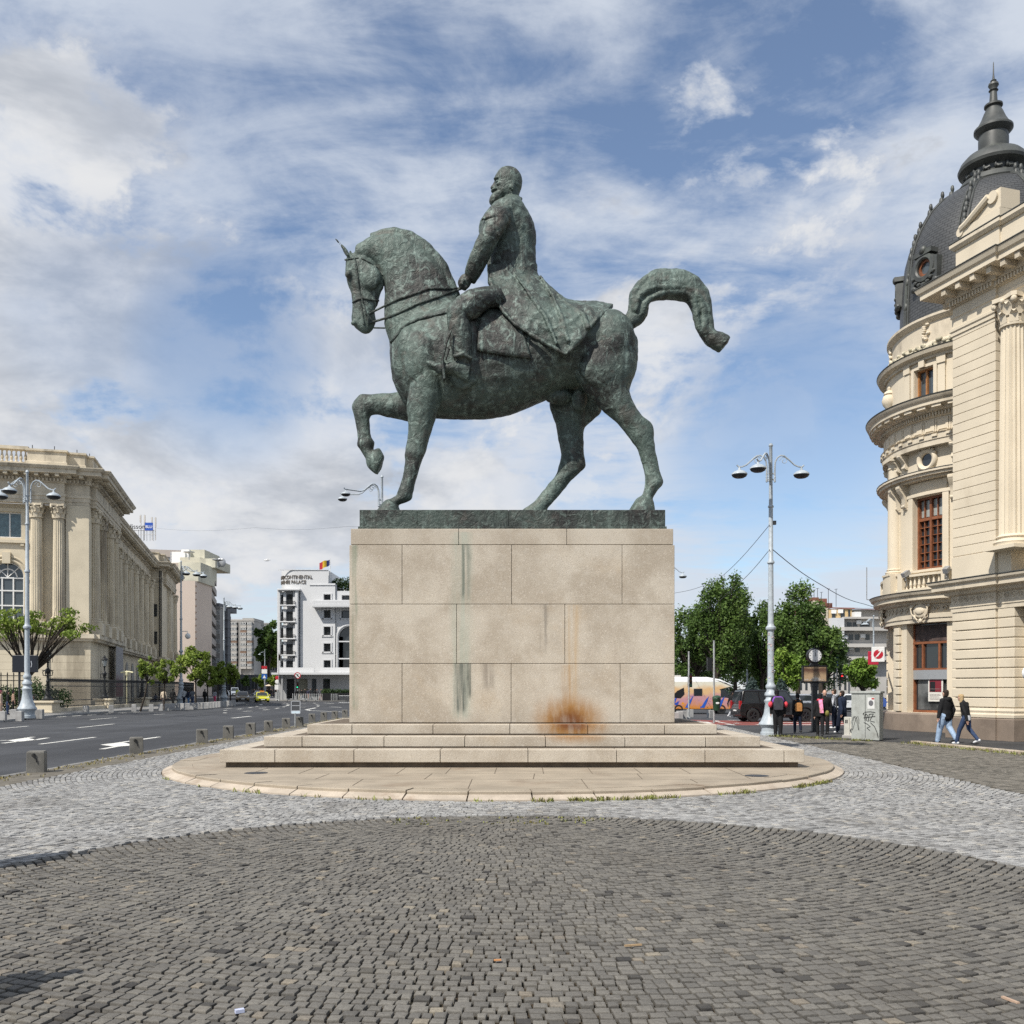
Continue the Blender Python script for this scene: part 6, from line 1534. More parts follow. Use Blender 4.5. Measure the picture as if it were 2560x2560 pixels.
# further blocks
Yg = 300; b = block('apartment_block', 'grey apartment block with dark top behind the striped office tower', X_(524, Yg), X_(550, Yg), Yg, Yg+6, Z_(1520, Yg), M['greyconc'], 3, 6, 'glass2', None, 0, z1st=9, frame=M['white'], winw=.8)
mb = MB(); mb.box(X_(524, Yg), X_(546, Yg), Yg+1, Yg+20, Z_(1522, Yg), Z_(1507, Yg)); mb.box(X_(546, Yg), X_(560, Yg), Yg+4, Yg+7, 0, Z_(1519, Yg))
for i in range(7): mb.box(X_(550, Yg)-.2, X_(561, Yg), Yg+3.4, Yg+7, 7+i*2.8, 8.2+i*2.8)
mb.build('dark_wing', M['darkconc'], b)
Yw = 330; b = block('apartment_block', 'tall pale apartment block with stacked bay windows at the end of the street', X_(578, Yw), X_(635, Yw), Yw, Yw+9, Z_(1552, Yw), M['paleconc'], 0, 8)
for k, px in enumerate((587, 610.5, 625.5)):
    mb = MB(); g = MB(); f = MB(); w2 = 5.5 if k < 2 else 4.6
    x = X_(px, Yw)
    for i in range(9):
        z = 8.5+i*(Z_(1556, Yw)-8.5)/9; hh = (Z_(1556, Yw)-8.5)/9
        pts = [(x-w2/5, Yw+.2), (x-w2/5*.72, Yw-1.2), (x+w2/5*.72, Yw-1.2), (x+w2/5, Yw+.2)]
        pts = [((q[0]-x)*1.25+x, q[1]) for q in pts]
        mb.mi = 1 if (i+k*2) % 4 == 1 else 0
        mb.prism(pts, z, z+hh*.48); mb.mi = 0
        g.prism([((q[0]-x)*.97+x, q[1]+.06) for q in pts], z+hh*.48, z+hh)
        for q in np.linspace(-.8, .8, 4): f.box(x+q*w2/5*.85-.09, x+q*w2/5*.85+.09, Yw-1.28, Yw-1.15, z+hh*.48, z+hh)
        f.box(x-w2/5*.9, x+w2/5*.9, Yw-1.28, Yw-1.15, z+hh*.93, z+hh); f.box(x-w2/5*.9, x+w2/5*.9, Yw-1.28, Yw-1.15, z+hh*.48, z+hh*.54)
    mb.build('bay_parapets', [M['paleconc'], M['brownband']], b); o = g.build('bay_windows', M['glass2'], b); f.build('window_frames', M['white'], o)
mb = MB(); mb.box(X_(568, Yw), X_(574, Yw), Yw-.6, Yw+10, 0, Z_(1550, Yw)); mb.box(X_(598, Yw), X_(604, Yw), Yw-.8, Yw+10, 0, Z_(1555, Yw)); mb.box(X_(594, Yw), X_(622, Yw), Yw+6, Yw+20, Z_(1556, Yw), Z_(1542, Yw)); mb.box(X_(564, Yw), X_(640, Yw), Yw-3, Yw+2, 0, 6.5); mb.build('stair_towers', M['greyconc'], b)
Yv = 370; b = block('apartment_block', 'long pale block with balconies receding behind the bay windowed block', X_(634, Yv), X_(652, Yv), Yv, Yv+12, Z_(1566, Yv), M['paleconc'], 2, 9, 'glass2', None, 10, z1st=8)
b = block('rear_block', 'low flat grey block on the skyline beside the tall tree', X_(628, 420), X_(672, 420), 420, 425, Z_(1560, 420), M['greyconc'], 6, 9, 'glass2')
b = block('apartment_block', 'dark old block half hidden by the trees left of the hotel', X_(640, 340), X_(690, 340), 342, 347, Z_(1625, 340), M['greyconc'], 8, 4, 'glass', None, 0, z1st=5)
b = block('shop_row', 'low dark shop fronts at the far end of the street', X_(540, 290), X_(640, 290), 292, 298, 5.5, M['darkconc'], 12, 1, 'glass', None, 0, z1st=.5, winw=.75, winh=.7)
# right: old apartment house behind the park trees
Yr = 175; rb = thing('apartment_house', 'old grey apartment house with red roof, curved balconies and roof terrace behind the park trees', 'building', (X_(2110, Yr), Yr, 0), world=True)
xr = lambda px: X_(px, Yr); zr = lambda py: Z_(py, Yr)
mb = MB(); mb.box(xr(2072), xr(2240), Yr, Yr+22, 0, zr(1546)); mb.box(xr(2105), xr(2240), Yr+2.5, Yr+20, zr(1546), zr(1522)); mb.build('wall', M['paleconc'], rb)
mb = MB(); mb.box(xr(2072), xr(2104), Yr-1.4, Yr, 0, zr(1546)); mb.box(xr(2093), xr(2101), Yr-2.0, Yr-1.39, 0, zr(1580)); mb.build('pale_stair_tower', M['hotelwhite'], rb)
mb = MB()
for py in (1619, 1651, 1578): mb.box(xr(2109), xr(2240), Yr-1.9, Yr, zr(py), zr(py-9)); mb.lathe([(.01, zr(py)), (1.9, zr(py)), (1.9, zr(py-9)), (.01, zr(py-9))], 14, (xr(2109), Yr, 0))
mb.box(xr(2104), xr(2240), Yr-1.2, Yr+.0, zr(1548), zr(1543)); mb.build('balconies', M['paleconc'], rb)
mb = MB()
for py0, py1, lst in ((1556, 1572, (2118, 2132, 2150, 2163)), (1586, 1600, (2107, 2122, 2137, 2163)), (1616, 1630, (2112, 2138)), (1656, 1668, (2138,))):
    for px in lst: mb.box(xr(px), xr(px+11), Yr-.06, Yr, zr(py1), zr(py0))
for px in (2084,): 
    for py in (1590, 1622): mb.box(xr(px), xr(px+8), Yr-1.46, Yr-1.4, zr(py+12), zr(py))
mb.build('windows', M['glass'], rb)
mb = MB(); mb.box(xr(2073), xr(2136), Yr+1.2, Yr+2.6, zr(1545), zr(1521)); mb.build('yellow_penthouse', mk('ochre_wall', (.55, .40, .21), .9, .1, .3), rb)
mb = MB(); 
for px, w2 in ((2085, 9), (2107, 10), (2126, 5)): mb.box(xr(px), xr(px+w2), Yr+1.12, Yr+1.2, zr(1544), zr(1524))
mb.build('terrace_doors', M['glass'], rb)
mb = MB(); mb.box(xr(2134), xr(2150), Yr-.6, Yr+1, zr(1546), zr(1530)); mb.build('white_terrace_wall', M['white'], rb)
mb = MB(); y0, y1 = Yr+1.0, Yr+14
mb.add([(xr(2062), y0, zr(1519)), (xr(2245), y0, zr(1525)), (xr(2245), y1, zr(1504)), (xr(2044), y1, zr(1500)), (xr(2070), y1, zr(1496))], [(0, 1, 2, 3)]); mb.add([(xr(2040), y0+.5, zr(1546)), (xr(2062), y0, zr(1519)), (xr(2044), y1, zr(1500)), (xr(2030), y1, zr(1520))], [(0, 1, 2, 3)])
mb.box(xr(2049), xr(2069), y0+4, y0+6, zr(1512), zr(1487)); mb.box(xr(2069), xr(2090), y0+4, y0+6, zr(1512), zr(1490)); mb.box(xr(2098), xr(2113), y0+6, y0+8, zr(1512), zr(1499))
mb.build('red_roof', mk('rusty_roof', (.17, .07, .05), .8, .35, .5, dirt=(.26, .20, .17), dirts=.6, stretch=(1, 1, 1)), rb)
mb = MB(); mb.box(xr(2030), xr(2075), Yr+1, Yr+10, 0, zr(1519)); mb.extr([(xr(2030), Yr+1.1, zr(1519)), (xr(2072), Yr+1.1, zr(1519)), (xr(2050), Yr+1.1, zr(1500)), (xr(2040), Yr+1.1, zr(1500))], (0, 8, 0)); mb.build('gable_wall', mk('peeling_beige', (.48, .42, .33), .9, .15, .3), rb)
mb = MB(); mb.add([(xr(2115), y0-.05, zr(1522)), (xr(2245), y0-.05, zr(1526)), (xr(2245), y1-4, zr(1508)), (xr(2118), y1-4, zr(1509))], [(0, 1, 2, 3)]); mb.build('tin_roof', M['steel'], rb)
mb = MB()
for px, py in ((2050, 1472), (2061, 1466), (2070, 1462), (2080, 1472), (2098, 1463), (2118, 1464)):
    mb.tube([(xr(px), Yr+6, zr(1510)), (xr(px), Yr+6, zr(py))], .05, 4); mb.tube([(xr(px-4), Yr+6, zr(py+1)), (xr(px+4), Yr+6, zr(py))], .035, 4)
mb.build('roof_aerials', M['dark'], rb)
mb = MB()
for px, py in ((2083, 1526), (2100, 1525), (2139, 1554), (2149, 1588), (2120, 1618)): mb.box(xr(px), xr(px)+.9, Yr-.5+(1.4 if py < 1530 else 0), Yr+(1.3 if py < 1530 else 0), zr(py)-.5, zr(py)+.2)
mb.ell((xr(2111), Yr-.9, zr(1594)), (.4, .15, .4), 10, 8); mb.build('air_conditioners', M['white'], rb)
# pale house glimpsed under the park trees, and a low white kiosk
b = block('park_house', 'pale house glimpsed low between the park trees behind the advertising clock', X_(1995, 150), X_(2120, 150), 150, 162, 5.2, M['paleconc'], 9, 1, 'glass', None, 0, z1st=.6, winw=.4, winh=.6)
# ---------------------------------------------------------------- street furniture
random.seed(21)
M['bollstone'] = mk('dark_bollard_granite', (.165, .158, .142), .85, .22, 2.5, .45, 45, dirt=(.07, .068, .06), dirts=2.0, stretch=(1, 1, .4), fine=.5)
M['bollpale'] = mk('pale_bollard_granite', (.33, .325, .315), .85, .18, 2, .3, 40, dirt=(.17, .165, .16), dirts=1.5, stretch=(1, 1, .4))
def bollard(loc, label, w_, h, rz, mat, group, chain=True, sc_=1):
    t = thing('bollard', label, 'bollard', loc, rz, group)
    mb = MB(); mb.loft([[(x*w_/2*k, y*w_/2*k, z) for x, y in ((-1, -1), (1, -1), (1, 1), (-1, 1))] for k, z in ((1.0, -.1), (.97, h-.035), (.90, h))]); mb.build('stone', M[mat], t, bevel=.012)
    if chain:
        mb = MB(); c = Vector((-.03, -w_/2-.012, h*.82)); mb.tube([c+Vector((.035*math.cos(a), 0, .035*math.sin(a))) for a in np.linspace(0, 2*PI, 11)], .010, 5); mb.tube([c+Vector((.02, -.004, -.03)), c+Vector((.05, -.004, -.09)), c+Vector((.06, -.002, -.16))], .012, 5)
        mb.tube([c+Vector((0, .05, .01)), c+Vector((0, -.01, .01))], .014, 5); mb.build('iron_ring', M['iron'], t, 60)
    return t
near = [(92, 1930), (341, 1884), (505, 1857.5), (571, 1846), (627, 1836), (671, 1829), (715, 1820.5), (749, 1816)]
far_ = [(780, 51.3), (809.6, 54.6), (837, 57.4), (862, 60.6)]
words_ = ['nearest square granite bollard with a hanging ring, at the left picture edge', 'second granite bollard from the left, overlapping the white road arrow', 'third granite bollard along the cobbled edge, beside open road', 'fourth granite bollard along the plaza kerb', 'fifth granite bollard along the plaza kerb', 'sixth granite bollard along the plaza kerb, left of the tilted board', 'seventh granite bollard, just left of the tilted info board post', 'granite bollard directly behind the tilted info board post']
bp = None
for i, p in enumerate(near+far_):
    if i < 8: q = gnd(p[0], p[1], -.01); lab = words_[i]
    else: q = Vector((X_(p[0], p[1]), p[1], -.01)); lab = ['first', 'second', 'third', 'fourth'][i-8]+' granite bollard peeping over the steps between the info board and pedestal'
    rz = random.uniform(.28, .42) if i < 3 else random.uniform(.12, .3)
    if bp is None: bp = bollard(q, lab, .37, .47, rz, 'bollstone', 'granite bollards along the plaza kerb')
    else: dup(bp, q, rz, lab)
pts = [(7, 1800), (35, 1793), (50, 1799), (85, 1792), (101, 1793), (155, 1777.5), (215, 1780.5), (278, 1778.5), (335, 1776), (378, 1776), (402, 1774.3), (418, 1774), (431, 1773.3), (445, 1773), (456, 1772.6), (469, 1772), (479, 1771.4), (488, 1771), (496, 1770.4)]
pts += [(503+7.4*k, 1770-.68*k) for k in range(12)]
b2 = None
for i, p in enumerate(pts):
    q = gnd(p[0], p[1], 0.0); s_ = 1.0 if i > 4 else 1.12
    lab = 'pale granite bollard in the row along the palace pavement kerb'
    if i < 5: lab = ['pale bollard cut by the left picture edge', 'pale bollard just left of the big street lamp foot', 'pale bollard in front of the big street lamp foot', 'taller pale bollard just right of the big street lamp foot', 'pale bollard beside the stone lantern plinth, right of the street lamp'][i]
    elif i < 9: lab = ['lone pale bollard right of the nearest lantern plinth', 'lone pale bollard in front of the fence, second past the lantern plinth', 'lone pale bollard in front of the middle lantern post', 'lone pale bollard left of the first thin street tree'][i-5]
    if b2 is None: b2 = bollard(q, lab, .36, .5, .2, 'bollpale', 'pale bollards along the palace pavement', False)
    else: b2c = dup(b2, q, random.uniform(0, .4), lab)
for i, p in enumerate([(1689, 1801), (1699, 1797), (1708, 1796.5), (1725, 1792), (1776, 1794)]):
    dup(b2, gnd(p[0], p[1], -.1), .1*i, ['dark low bollard touching the right pedestal edge', 'pale bollard right of the pedestal, before the painted camper', 'pale bollard beside the first signal pole', 'pale bollard behind the first signal pole', 'pale bollard behind the green litter bin pole'][i])
# --- street lamps
def lamp(loc, label, arms, h=11.45, rz=0, group='tall grey three armed street lamps', base=True, reach=1.22, hz=10.35, heads=1.0):
    t = thing('street_lamp', label, 'street lamp', loc, rz, group)
    k = h/11.45
    mb = MB()
    prof = [(.40, 0), (.40, .12), (.36, .14), (.36, .30), (.47, .42), (.46, .47), (.38, .56), (.27, .85), (.22, 1.25), (.25, 1.3), (.26, 1.36), (.2, 1.42), (.18, 1.5), (.24, 1.56), (.23, 1.66), (.17, 1.72), (.155, 1.8), (.2, 1.86), (.2, 1.94), (.14, 2.02), (.125, 2.1), (.12, 4.1), (.19, 4.14), (.2, 4.22), (.13, 4.3), (.11, 4.4), (.095, 6.7), (.14, 6.74), (.14, 6.8), (.09, 6.86), (.08, 8.9), (.11, 8.93), (.11, 8.98), (.075, 9.02), (.06, 11.3), (.09, 11.34), (.06, 11.42), (.01, 11.45)]
    mb.lathe([(r*(k**.6), z*k) for r, z in prof], 20); mb.build('pole', M['lampgrey'], t, 40)
    for a in arms:
        A = R(a); d = Vector((math.cos(A), math.sin(A), 0)); P = lambda r, z: d*(r*k)+Vector((0, 0, z*k))
        mb = MB()
        mb.tube([P(.16, 9.98), P(.16, 10.55)], .035*k, 6); mb.tube([P(.16, 10.0), P(.0, 10.05)], .03*k, 6); mb.tube([P(.16, 10.25), P(.0, 10.25)], .03*k, 6)
        arc = [P(.16, 10.5), P(.18, 10.72), P(.26, 10.88), P(.40, 10.97), P(.54, 10.95), P(.66, 10.86), P(.95, 10.6), P(1.12, 10.53), P(reach+.03, 10.53), P(reach+.1, 10.6)]
        mb.tube(arc, .032*k, 6)
        mb.tube([P(.52-.17*math.cos(q)*(1-q/10), 10.76+.17*math.sin(q)*(1-q/10)) for q in np.linspace(0, 8, 20)], .014*k, 5)
        for zz in (9.95, 10.02, 10.1): mb.ell(P(.16, zz), (.045*k,)*3, 8, 6)
        ar_ = mb.build('arm', M['lampgrey'], t, 60)
        mb = MB(); q = k*heads; c = P(reach, 10.5*(1-heads))
        mb.lathe([(.02, 10.55*q), (.035*q, 10.5*q), (.05*q, 10.42*q), (.08*q, 10.40*q), (.20*q, 10.35*q), (.30*q, 10.27*q), (.31*q, 10.22*q), (.29*q, 10.215*q)], 20, c, caps=False); l_ = mb.build('lamp_shade', M['lampgrey'], ar_, 50)
        mb = MB(); mb.lathe([(.30*q, 10.222*q), (.27*q, 10.15*q), (.18*q, 10.10*q), (.02, 10.085*q)], 20, c, caps=False); mb.build('lamp_lens', M['dark'], l_, 60)
    return t
q = gnd(1927, 1838, 0); L1 = lamp(q, 'tall grey three armed street lamp beside the people at the plaza corner', (3, 178, 232))
mb = MB(); mb.box(.08, .2, -.06, .06, 8.25, 8.4); mb.build('small_camera', M['dark'], L1)
mb = MB(); random.seed(3)
for k in range(26):
    a = R(random.uniform(190, 330)); z = random.uniform(2.2, 4.0); r = .131; s_ = random.uniform(.03, .06)
    c = Vector((r*math.cos(a), r*math.sin(a), z)); mb.obox(c, (.004, s_*1.2, s_), a)
mb.mi = 0; mb.build('stickers', mk('torn_stickers', (.55, .5, .5), .7, .5, 25, col2=(.3, .12, .1)), L1)
lamp(gnd(68, 1795, 0), 'very tall grey street lamp with a flared base at the far left', (0, 180, 262), 15.3)
l2 = lamp(gnd(452.6, 1760, 0), 'tall grey street lamp with a white dome camera before the palace fence', (10, -28, -58), 16.6, reach=1.7)
mb = MB(); mb.tube([(.1, 0, 8.4), (.75, 0, 8.4), (.75, 0, 8.15)], .05, 6); mb.ell((.78, 0, 7.85), (.32, .32, .34), 10, 8); mb.build('dome_camera', M['white'], l2, 50)
lamp(gnd(560, 1753.5, 0), 'tall grey street lamp standing at the kerb end by the taxis', (8, -30, -55), 14.4, reach=1.7)
lamp(Vector((X_(955, 66), 66, 0)), 'grey street lamp whose top shows between the horse forelegs and base', (178, 216), 16.7, reach=1.9, heads=.72)
lamp(Vector((X_(1668, 92), 92, 0)), 'grey street lamp mostly hidden behind the right side of the pedestal', (0, 150, 250), 14.2)
lamp(Vector((X_(1868, 112), 112, 0)), 'slender grey double lamp standing in front of the park trees', (0, 180), 9.4)
lamp(Vector((X_(2184, 98), 98, 0)), 'grey lamp with three white shades half hidden behind the library tower', (178, 192, 205), 9.4)
lamp(Vector((X_(662, 176), 176, 0)), 'small bell shaped lamp carrying road signs at the end of the street', (180, 205), 9.0)
# --- poles, signals, bin, clock, boxes
M['polegrey'] = mk('galvanised_pole', (.30, .31, .31), .5, .2, 6, spec=.4)
def signal(loc, label, h, face=1, lit=None, off=(-.18, 0), zc=3.0, extra=None, tall=None):
    t = thing('traffic_light', label, 'traffic light', loc)
    mb = MB(); mb.tube([(0, 0, -.1), (0, 0, tall or h)], .055, 10); mb.lathe([(.1, -.1), (.1, .06), (.06, .1)], 10); mb.build('pole', M['polegrey'], t, 50)
    mb = MB(); x, y = off; mb.box(x-.13, x+.13, y-.10, y+.10, zc-.45, zc+.45); 
    for i in range(3): mb.tube([(x, y-.10, zc+.28-.28*i), (x, y-.26, zc+.26-.28*i)], .10, 10)
    mb.tube([(x, y, zc+.3), (0, 0, zc+.3)], .03, 6); mb.tube([(x, y, zc-.3), (0, 0, zc-.3)], .03, 6)
    hs_ = mb.build('signal_head', M['black'], t)
    for i, (nm, c) in enumerate((('red_lens', (.9, .02, .02)), ('amber_lens', (.5, .25, 0)), ('green_lens', (.02, .7, .35)))):
        m_ = MB(); m_.lathe([(.01, 0), (.095, 0), (.09, -.01)], 16); m_.v = [(p[0]+x, y-.262-p[2], p[1]+zc+.27-.28*i) for p in m_.v]
        on = lit == i
        m_.build(nm, flat(nm+('_on' if on else '_off'), c if on else tuple(v*.05 for v in c), .3, .5, 0, c if on else None, 2.2 if on else 0), hs_)
    return t
signal(gnd(1722, 1796, -.1), 'signal pole with dark light heads just right of the pedestal', 3.2, off=(.1, .15), zc=2.45, tall=4.3)
signal(gnd(1919, 1772, -.12), 'red traffic light showing just left of the tall street lamp', 4.0, lit=0, off=(0, -.05), zc=3.55)
ts = signal(gnd(2092, 1770, -.12), 'red traffic light on a pole under a blue crossing sign', 4.6, lit=0, off=(.42, -.05), zc=2.9, tall=5.4)
mb = MB(); mb.obox((-.06, -.08, 4.55), (.42, .03, 1.0), .5); b_ = mb.build('blue_sign', flat('blue_sign_face', (.02, .10, .36), .4), ts)
mb = MB(); mb.extr([(-.2, -.16, 4.35), (.06, -.02, 4.35), (-.07, -.09, 4.85)], (.0, -.012, 0)); mb.build('white_triangle', M['white'], b_)
signal(gnd(697, 1751, 0), 'tall traffic signal pole with signs at the hotel corner', 7.0, off=(.1, 0), zc=6.4)
tg = signal(gnd(744.5, 1750.5, 0), 'short green traffic light under a round no turn sign before the hotel', 4.4, lit=2, off=(0, -.1), zc=2.3, tall=4.2)
mb = MB(); mb.lathe([(.01, 0), (.5, 0), (.5, .04)], 24); mb.v = [(p[0], -.16-p[2], p[1]+3.75) for p in mb.v]; d_ = mb.build('round_sign', M['white'], tg)
mb = MB(); mb.lathe([(.38, .05), (.5, .05), (.5, .045), (.38, .045), (.38, .05)], 24, caps=False); mb.v = [(p[0], -.16-p[2], p[1]+3.75) for p in mb.v]; mb.build('red_rim', flat('sign_red_rim', (.45, .02, .03), .4), d_)
mb = MB(); mb.obox((0, -.225, 3.75), (.75, .02, .11), M=Matrix.Rotation(.7, 4, 'Y')); mb.obox((.05, -.222, 3.78), (.12, .02, .4)); mb.build('arrow_mark', M['black'], d_)
sp_ = thing('sign_pole', 'pole with a red round sign and white boards at the end of the street', 'sign', gnd(700, 1750, 0) if 0 else Vector((X_(662.5, 175), 174.6, 0)))
mb = MB(); mb.tube([(0, 0, 0), (0, 0, 6)], .06, 8); mb.build('pole', M['polegrey'], sp_)
mb = MB(); mb.box(-.5, .5, -.1, -.05, 3.5, 4.4); mb.build('blue_board', flat('blue_board', (.02, .10, .36), .4), sp_)
mb = MB(); mb.box(-.5, .5, -.1, -.05, 4.5, 5.3); mb.extr([(-.3, -.11, 3.65), (.3, -.11, 3.65), (0, -.11, 4.25)], (0, -.01, 0)); mb.build('white_board', M['white'], sp_)
mb = MB(); mb.box(-.5, .5, -.1, -.05, 5.4, 5.9); mb.build('red_board', flat('red_board', (.4, .02, .03), .4), sp_)
sp2 = thing('sign_pole', 'grey pole with a red disc, a round sign and a white board by the hotel', 'sign', gnd(698, 1750.3, 0)+Vector((-.15, -.6, 0)))
mb = MB(); mb.tube([(0, 0, 0), (0, 0, 3.6)], .06, 8); mb.box(-.35, .35, .02, .2, 0, 1.2); mb.build('pole', M['polegrey'], sp2)
mb = MB(); mb.box(-.36, .36, -.1, -.05, 1.6, 2.35); mb.lathe([(.01, 0), (.32, 0), (.32, .04)], 20); mb.v = [p if i < 8+8 else (p[0], -.06-p[2], p[1]+2.8) for i, p in enumerate(mb.v)] if 0 else mb.v; mb.build('white_board', M['white'], sp2)
mb = MB(); mb.ell((0, -.08, 2.8), (.32, .03, .32), 16, 10); mb.build('round_sign', M['white'], sp2); mb = MB(); mb.ell((0, -.08, 3.4), (.3, .03, .3), 16, 10); mb.build('red_round_sign', flat('red_disc', (.45, .03, .04), .4), sp2)
# green litter bin on a tall pole, with the back of a signal head
bn = thing('litter_bin', 'dark green litter bin mounted on a tall grey pole right of the steps', 'litter bin', gnd(1785, 1808, 0))
mb = MB(); mb.tube([(0, 0, 0), (0, 0, 4.35)], .05, 10); mb.build('pole', M['polegrey'], bn, 50)
mb = MB(); mb.box(-.36, -.12, -.08, .12, 2.75, 3.45); mb.tube([(-.24, .1, 3.3), (-.24, .26, 3.3)], .1, 8); mb.tube([(-.24, .1, 2.95), (-.24, .26, 2.95)], .1, 8); mb.tube([(-.12, 0, 3.1), (0, 0, 3.1)], .03, 5); mb.build('signal_back', M['black'], bn)
mb = MB(); mb.loft([[(.10+(1 if 1 else 0)*r*math.cos(a), -.16+r*.8*math.sin(a), z) for a in np.linspace(0, 2*PI, 24, endpoint=False)] for r, z in ((.17, .68), (.175, .70), (.21, 1.22), (.225, 1.24), (.225, 1.28))]); bi = mb.build('bin_body', flat('bin_green', (.02, .055, .028), .45), bn, 40)
mb = MB(); mb.loft([[(.10+r*math.cos(a), -.16+r*.8*math.sin(a), z+max(0, -math.sin(a))*-.02+dz*max(0, math.sin(a+.5))) for a in np.linspace(0, 2*PI, 24, endpoint=False)] for r, z, dz in ((.23, 1.30, 0), (.235, 1.32, .1), (.20, 1.40, .06), (.08, 1.45, .02))]); mb.build('bin_lid', flat('bin_green2', (.025, .06, .033), .45), bi, 40)
mb = MB(); mb.ell((.13, -.305, 1.31), (.11, .05, .035), 12, 6); mb.build('bin_opening', M['black'], bi)
mb = MB(); mb.ell((.12, -.318, 1.06), (.10, .012, .055), 16, 6); mb.build('oval_badge', M['white'], bi)
# clock over an advertising panel
ck = thing('advertising_clock', 'round white street clock showing noon above a brown advertising panel', 'clock', gnd(2036, 1829, 0))
mb = MB(); mb.box(-.11, .11, -.09, .09, 0, 2.0); mb.box(-.18, .18, -.14, .14, 0, .05); mb.box(-.14, .14, -.1, .1, 1.9, 2.1); mb.build('post', M['dark'], ck, bevel=.01)
mb = MB(); z0, z1 = 2.06, 2.80
for a in ((-.52, -.48, z0, z1), (.48, .52, z0, z1), (-.52, .52, z1-.04, z1), (-.52, .52, z0, z0+.07)): mb.box(a[0], a[1], -.1, .1, a[2], a[3])
mb.box(-.5, .5, -.05, .08, z0, z1-.01); mb.extr([(-.22, -.06, z1), (.22, -.06, z1), (.12, -.06, z1+.14), (-.12, -.06, z1+.14)], (0, .12, 0)); mb.extr([(-.2, -.06, z0), (.2, -.06, z0), (.06, -.06, z0-.12), (-.06, -.06, z0-.12)], (0, .12, 0)); fr_ = mb.build('panel_frame', M['black'], ck, bevel=.008)
m = bpy.data.materials.new('advert_picture'); m.use_nodes = True; n = N(m.node_tree); tc = n.a('TexCoord').outputs['Object']; s = n.a('SeparateXYZ', {0: tc}); Zv = s.outputs[2]
nz = n.noise(n.mapping(tc, (0, 0, 0), (0, 0, 0), (1, 1, 2.5)), 4, 5, .6, .5)
c = n.mix(n.ramp(n.m('ADD', Zv, n.m('MULTIPLY', nz, .2)), 2.45, 2.72), (.36, .25, .15), (.10, .05, .03)); c = n.mix(n.ramp(n.m('ADD', Zv, n.m('MULTIPLY', nz, .2)), 2.74, 2.86), c, (.34, .24, .14))
d = n.m('SQRT', n.m('ADD', n.m('POWER', n.m('SUBTRACT', s.outputs[0], .05), 2.0), n.m('MULTIPLY', n.m('POWER', n.m('SUBTRACT', Zv, 2.22), 2.0), 1.6)))
c = n.mix(n.m('MULTIPLY', n.ramp(d, .22, .05), n.ramp(nz, .35, .6)), c, (.55, .55, .52)); n.put(m.node_tree.nodes['Principled BSDF'].inputs['Base Color'], c)
mb = MB(); mb.box(-.475, .475, -.075, -.055, z0+.08, z1-.05); pic = mb.build('advert_picture', m, fr_)
random.seed(8); mb = MB()
for k in range(16):
    x = -.42+k*.055; mb.tube([(x+random.uniform(-.03, .03), -.08, z0+.10+random.uniform(0, .08)) for _ in range(4)], .008, 4)
mb.build('paint_scrawl', flat('scrawl', (.5, .48, .46), .6), pic)
fd = Matrix.Translation((0, 0, 3.22)) @ FX
mb = MB(fd); mb.lathe([(.01, .11), (.29, .11), (.32, .09), (.33, -.09), (.29, -.11), (.01, -.11)], 40); cl_ = mb.build('clock_case', M['black'], ck, 40)
mb = MB(fd); mb.lathe([(.01, .122), (.262, .122), (.265, .112)], 40); face = mb.build('clock_face', flat('clock_white', (.62, .62, .62), .3), cl_)
mb = MB(fd)
for k in range(12):
    a = k*PI/6; mb.obox((math.sin(a)*.22, math.cos(a)*.22, .125), (.018 if k % 3 else .028, .045, .004), -a)
mb.obox((0.002, .07, .128), (.014, .19, .004), -.02); mb.obox((.006, .05, .131), (.02, .13, .004), -.06); mb.build('hands_and_numerals', M['black'], face)
mb = MB()
for k in range(9): a = R(30+k*15); mb.tube([(.32*math.cos(a), 0, 3.22+.32*math.sin(a)), (.40*math.cos(a), 0, 3.22+.42*math.sin(a))], .006, 4)
mb.build('bird_spikes', M['dark'], cl_)
# utility cabinets with stickers and graffiti
M['cabgrey'] = mk('stained_grey_cabinet', (.37, .385, .36), .8, .12, 2, .2, 20, dirt=(.20, .20, .18), dirts=2.2, stretch=(1, 1, .5), fine=.2)
cb = thing('utility_cabinet', 'large grey utility cabinet with black graffiti and a torn sticker', 'cabinet', gnd(2181, 1852.5, 0)+Vector((0, .55, 0)), R(-31))
mb = MB(); mb.box(-.44, .5, -.38, .38, .02, 1.66); cab = mb.build('cabinet_body', M['cabgrey'], cb, bevel=.012)
mb = MB(); mb.box(-.48, .54, -.42, .42, 1.66, 1.74); mb.build('cabinet_top', M['cabgrey'], cb, bevel=.01)
mb = MB(); mb.box(.02, .035, -.384, -.38, .1, 1.62); mb.build('door_gap', M['dark'], cab)
mb = MB(); random.seed(17)
def scr(mb, pts, r=.011): mb.tube([(x, -.386, z) for x, z in pts], r, 4)
for p in (((-.05, .92), (-.02, .98), (.02, .7), (.05, .95)), ((.05, .95), (.1, .9), (.06, .72), (.13, .68), (.16, .93)), ((.16, .93), (.3, .95), (.18, .7), (.34, .66)), ((.0, 1.0), (.2, 1.02), (.36, .99)), ((-.02, .64), (.1, .58), (.2, .5), (.08, .45), (.18, .36)), ((.2, .64), (.34, .5), (.42, .3), (.46, .12)), ((-.03, .8), (.36, .86))): scr(mb, p)
mb.tube([(-.3+.12*math.cos(a), -.386, .6+.25*math.sin(1.7*a)) for a in np.linspace(0, 9, 24)], .006, 4); mb.build('graffiti', M['black'], cab)
mb = MB(); mb.box(.10, .34, -.388, -.383, 1.12, 1.52); st_ = mb.build('sticker', flat('sticker_white', (.6, .6, .58), .6), cab)
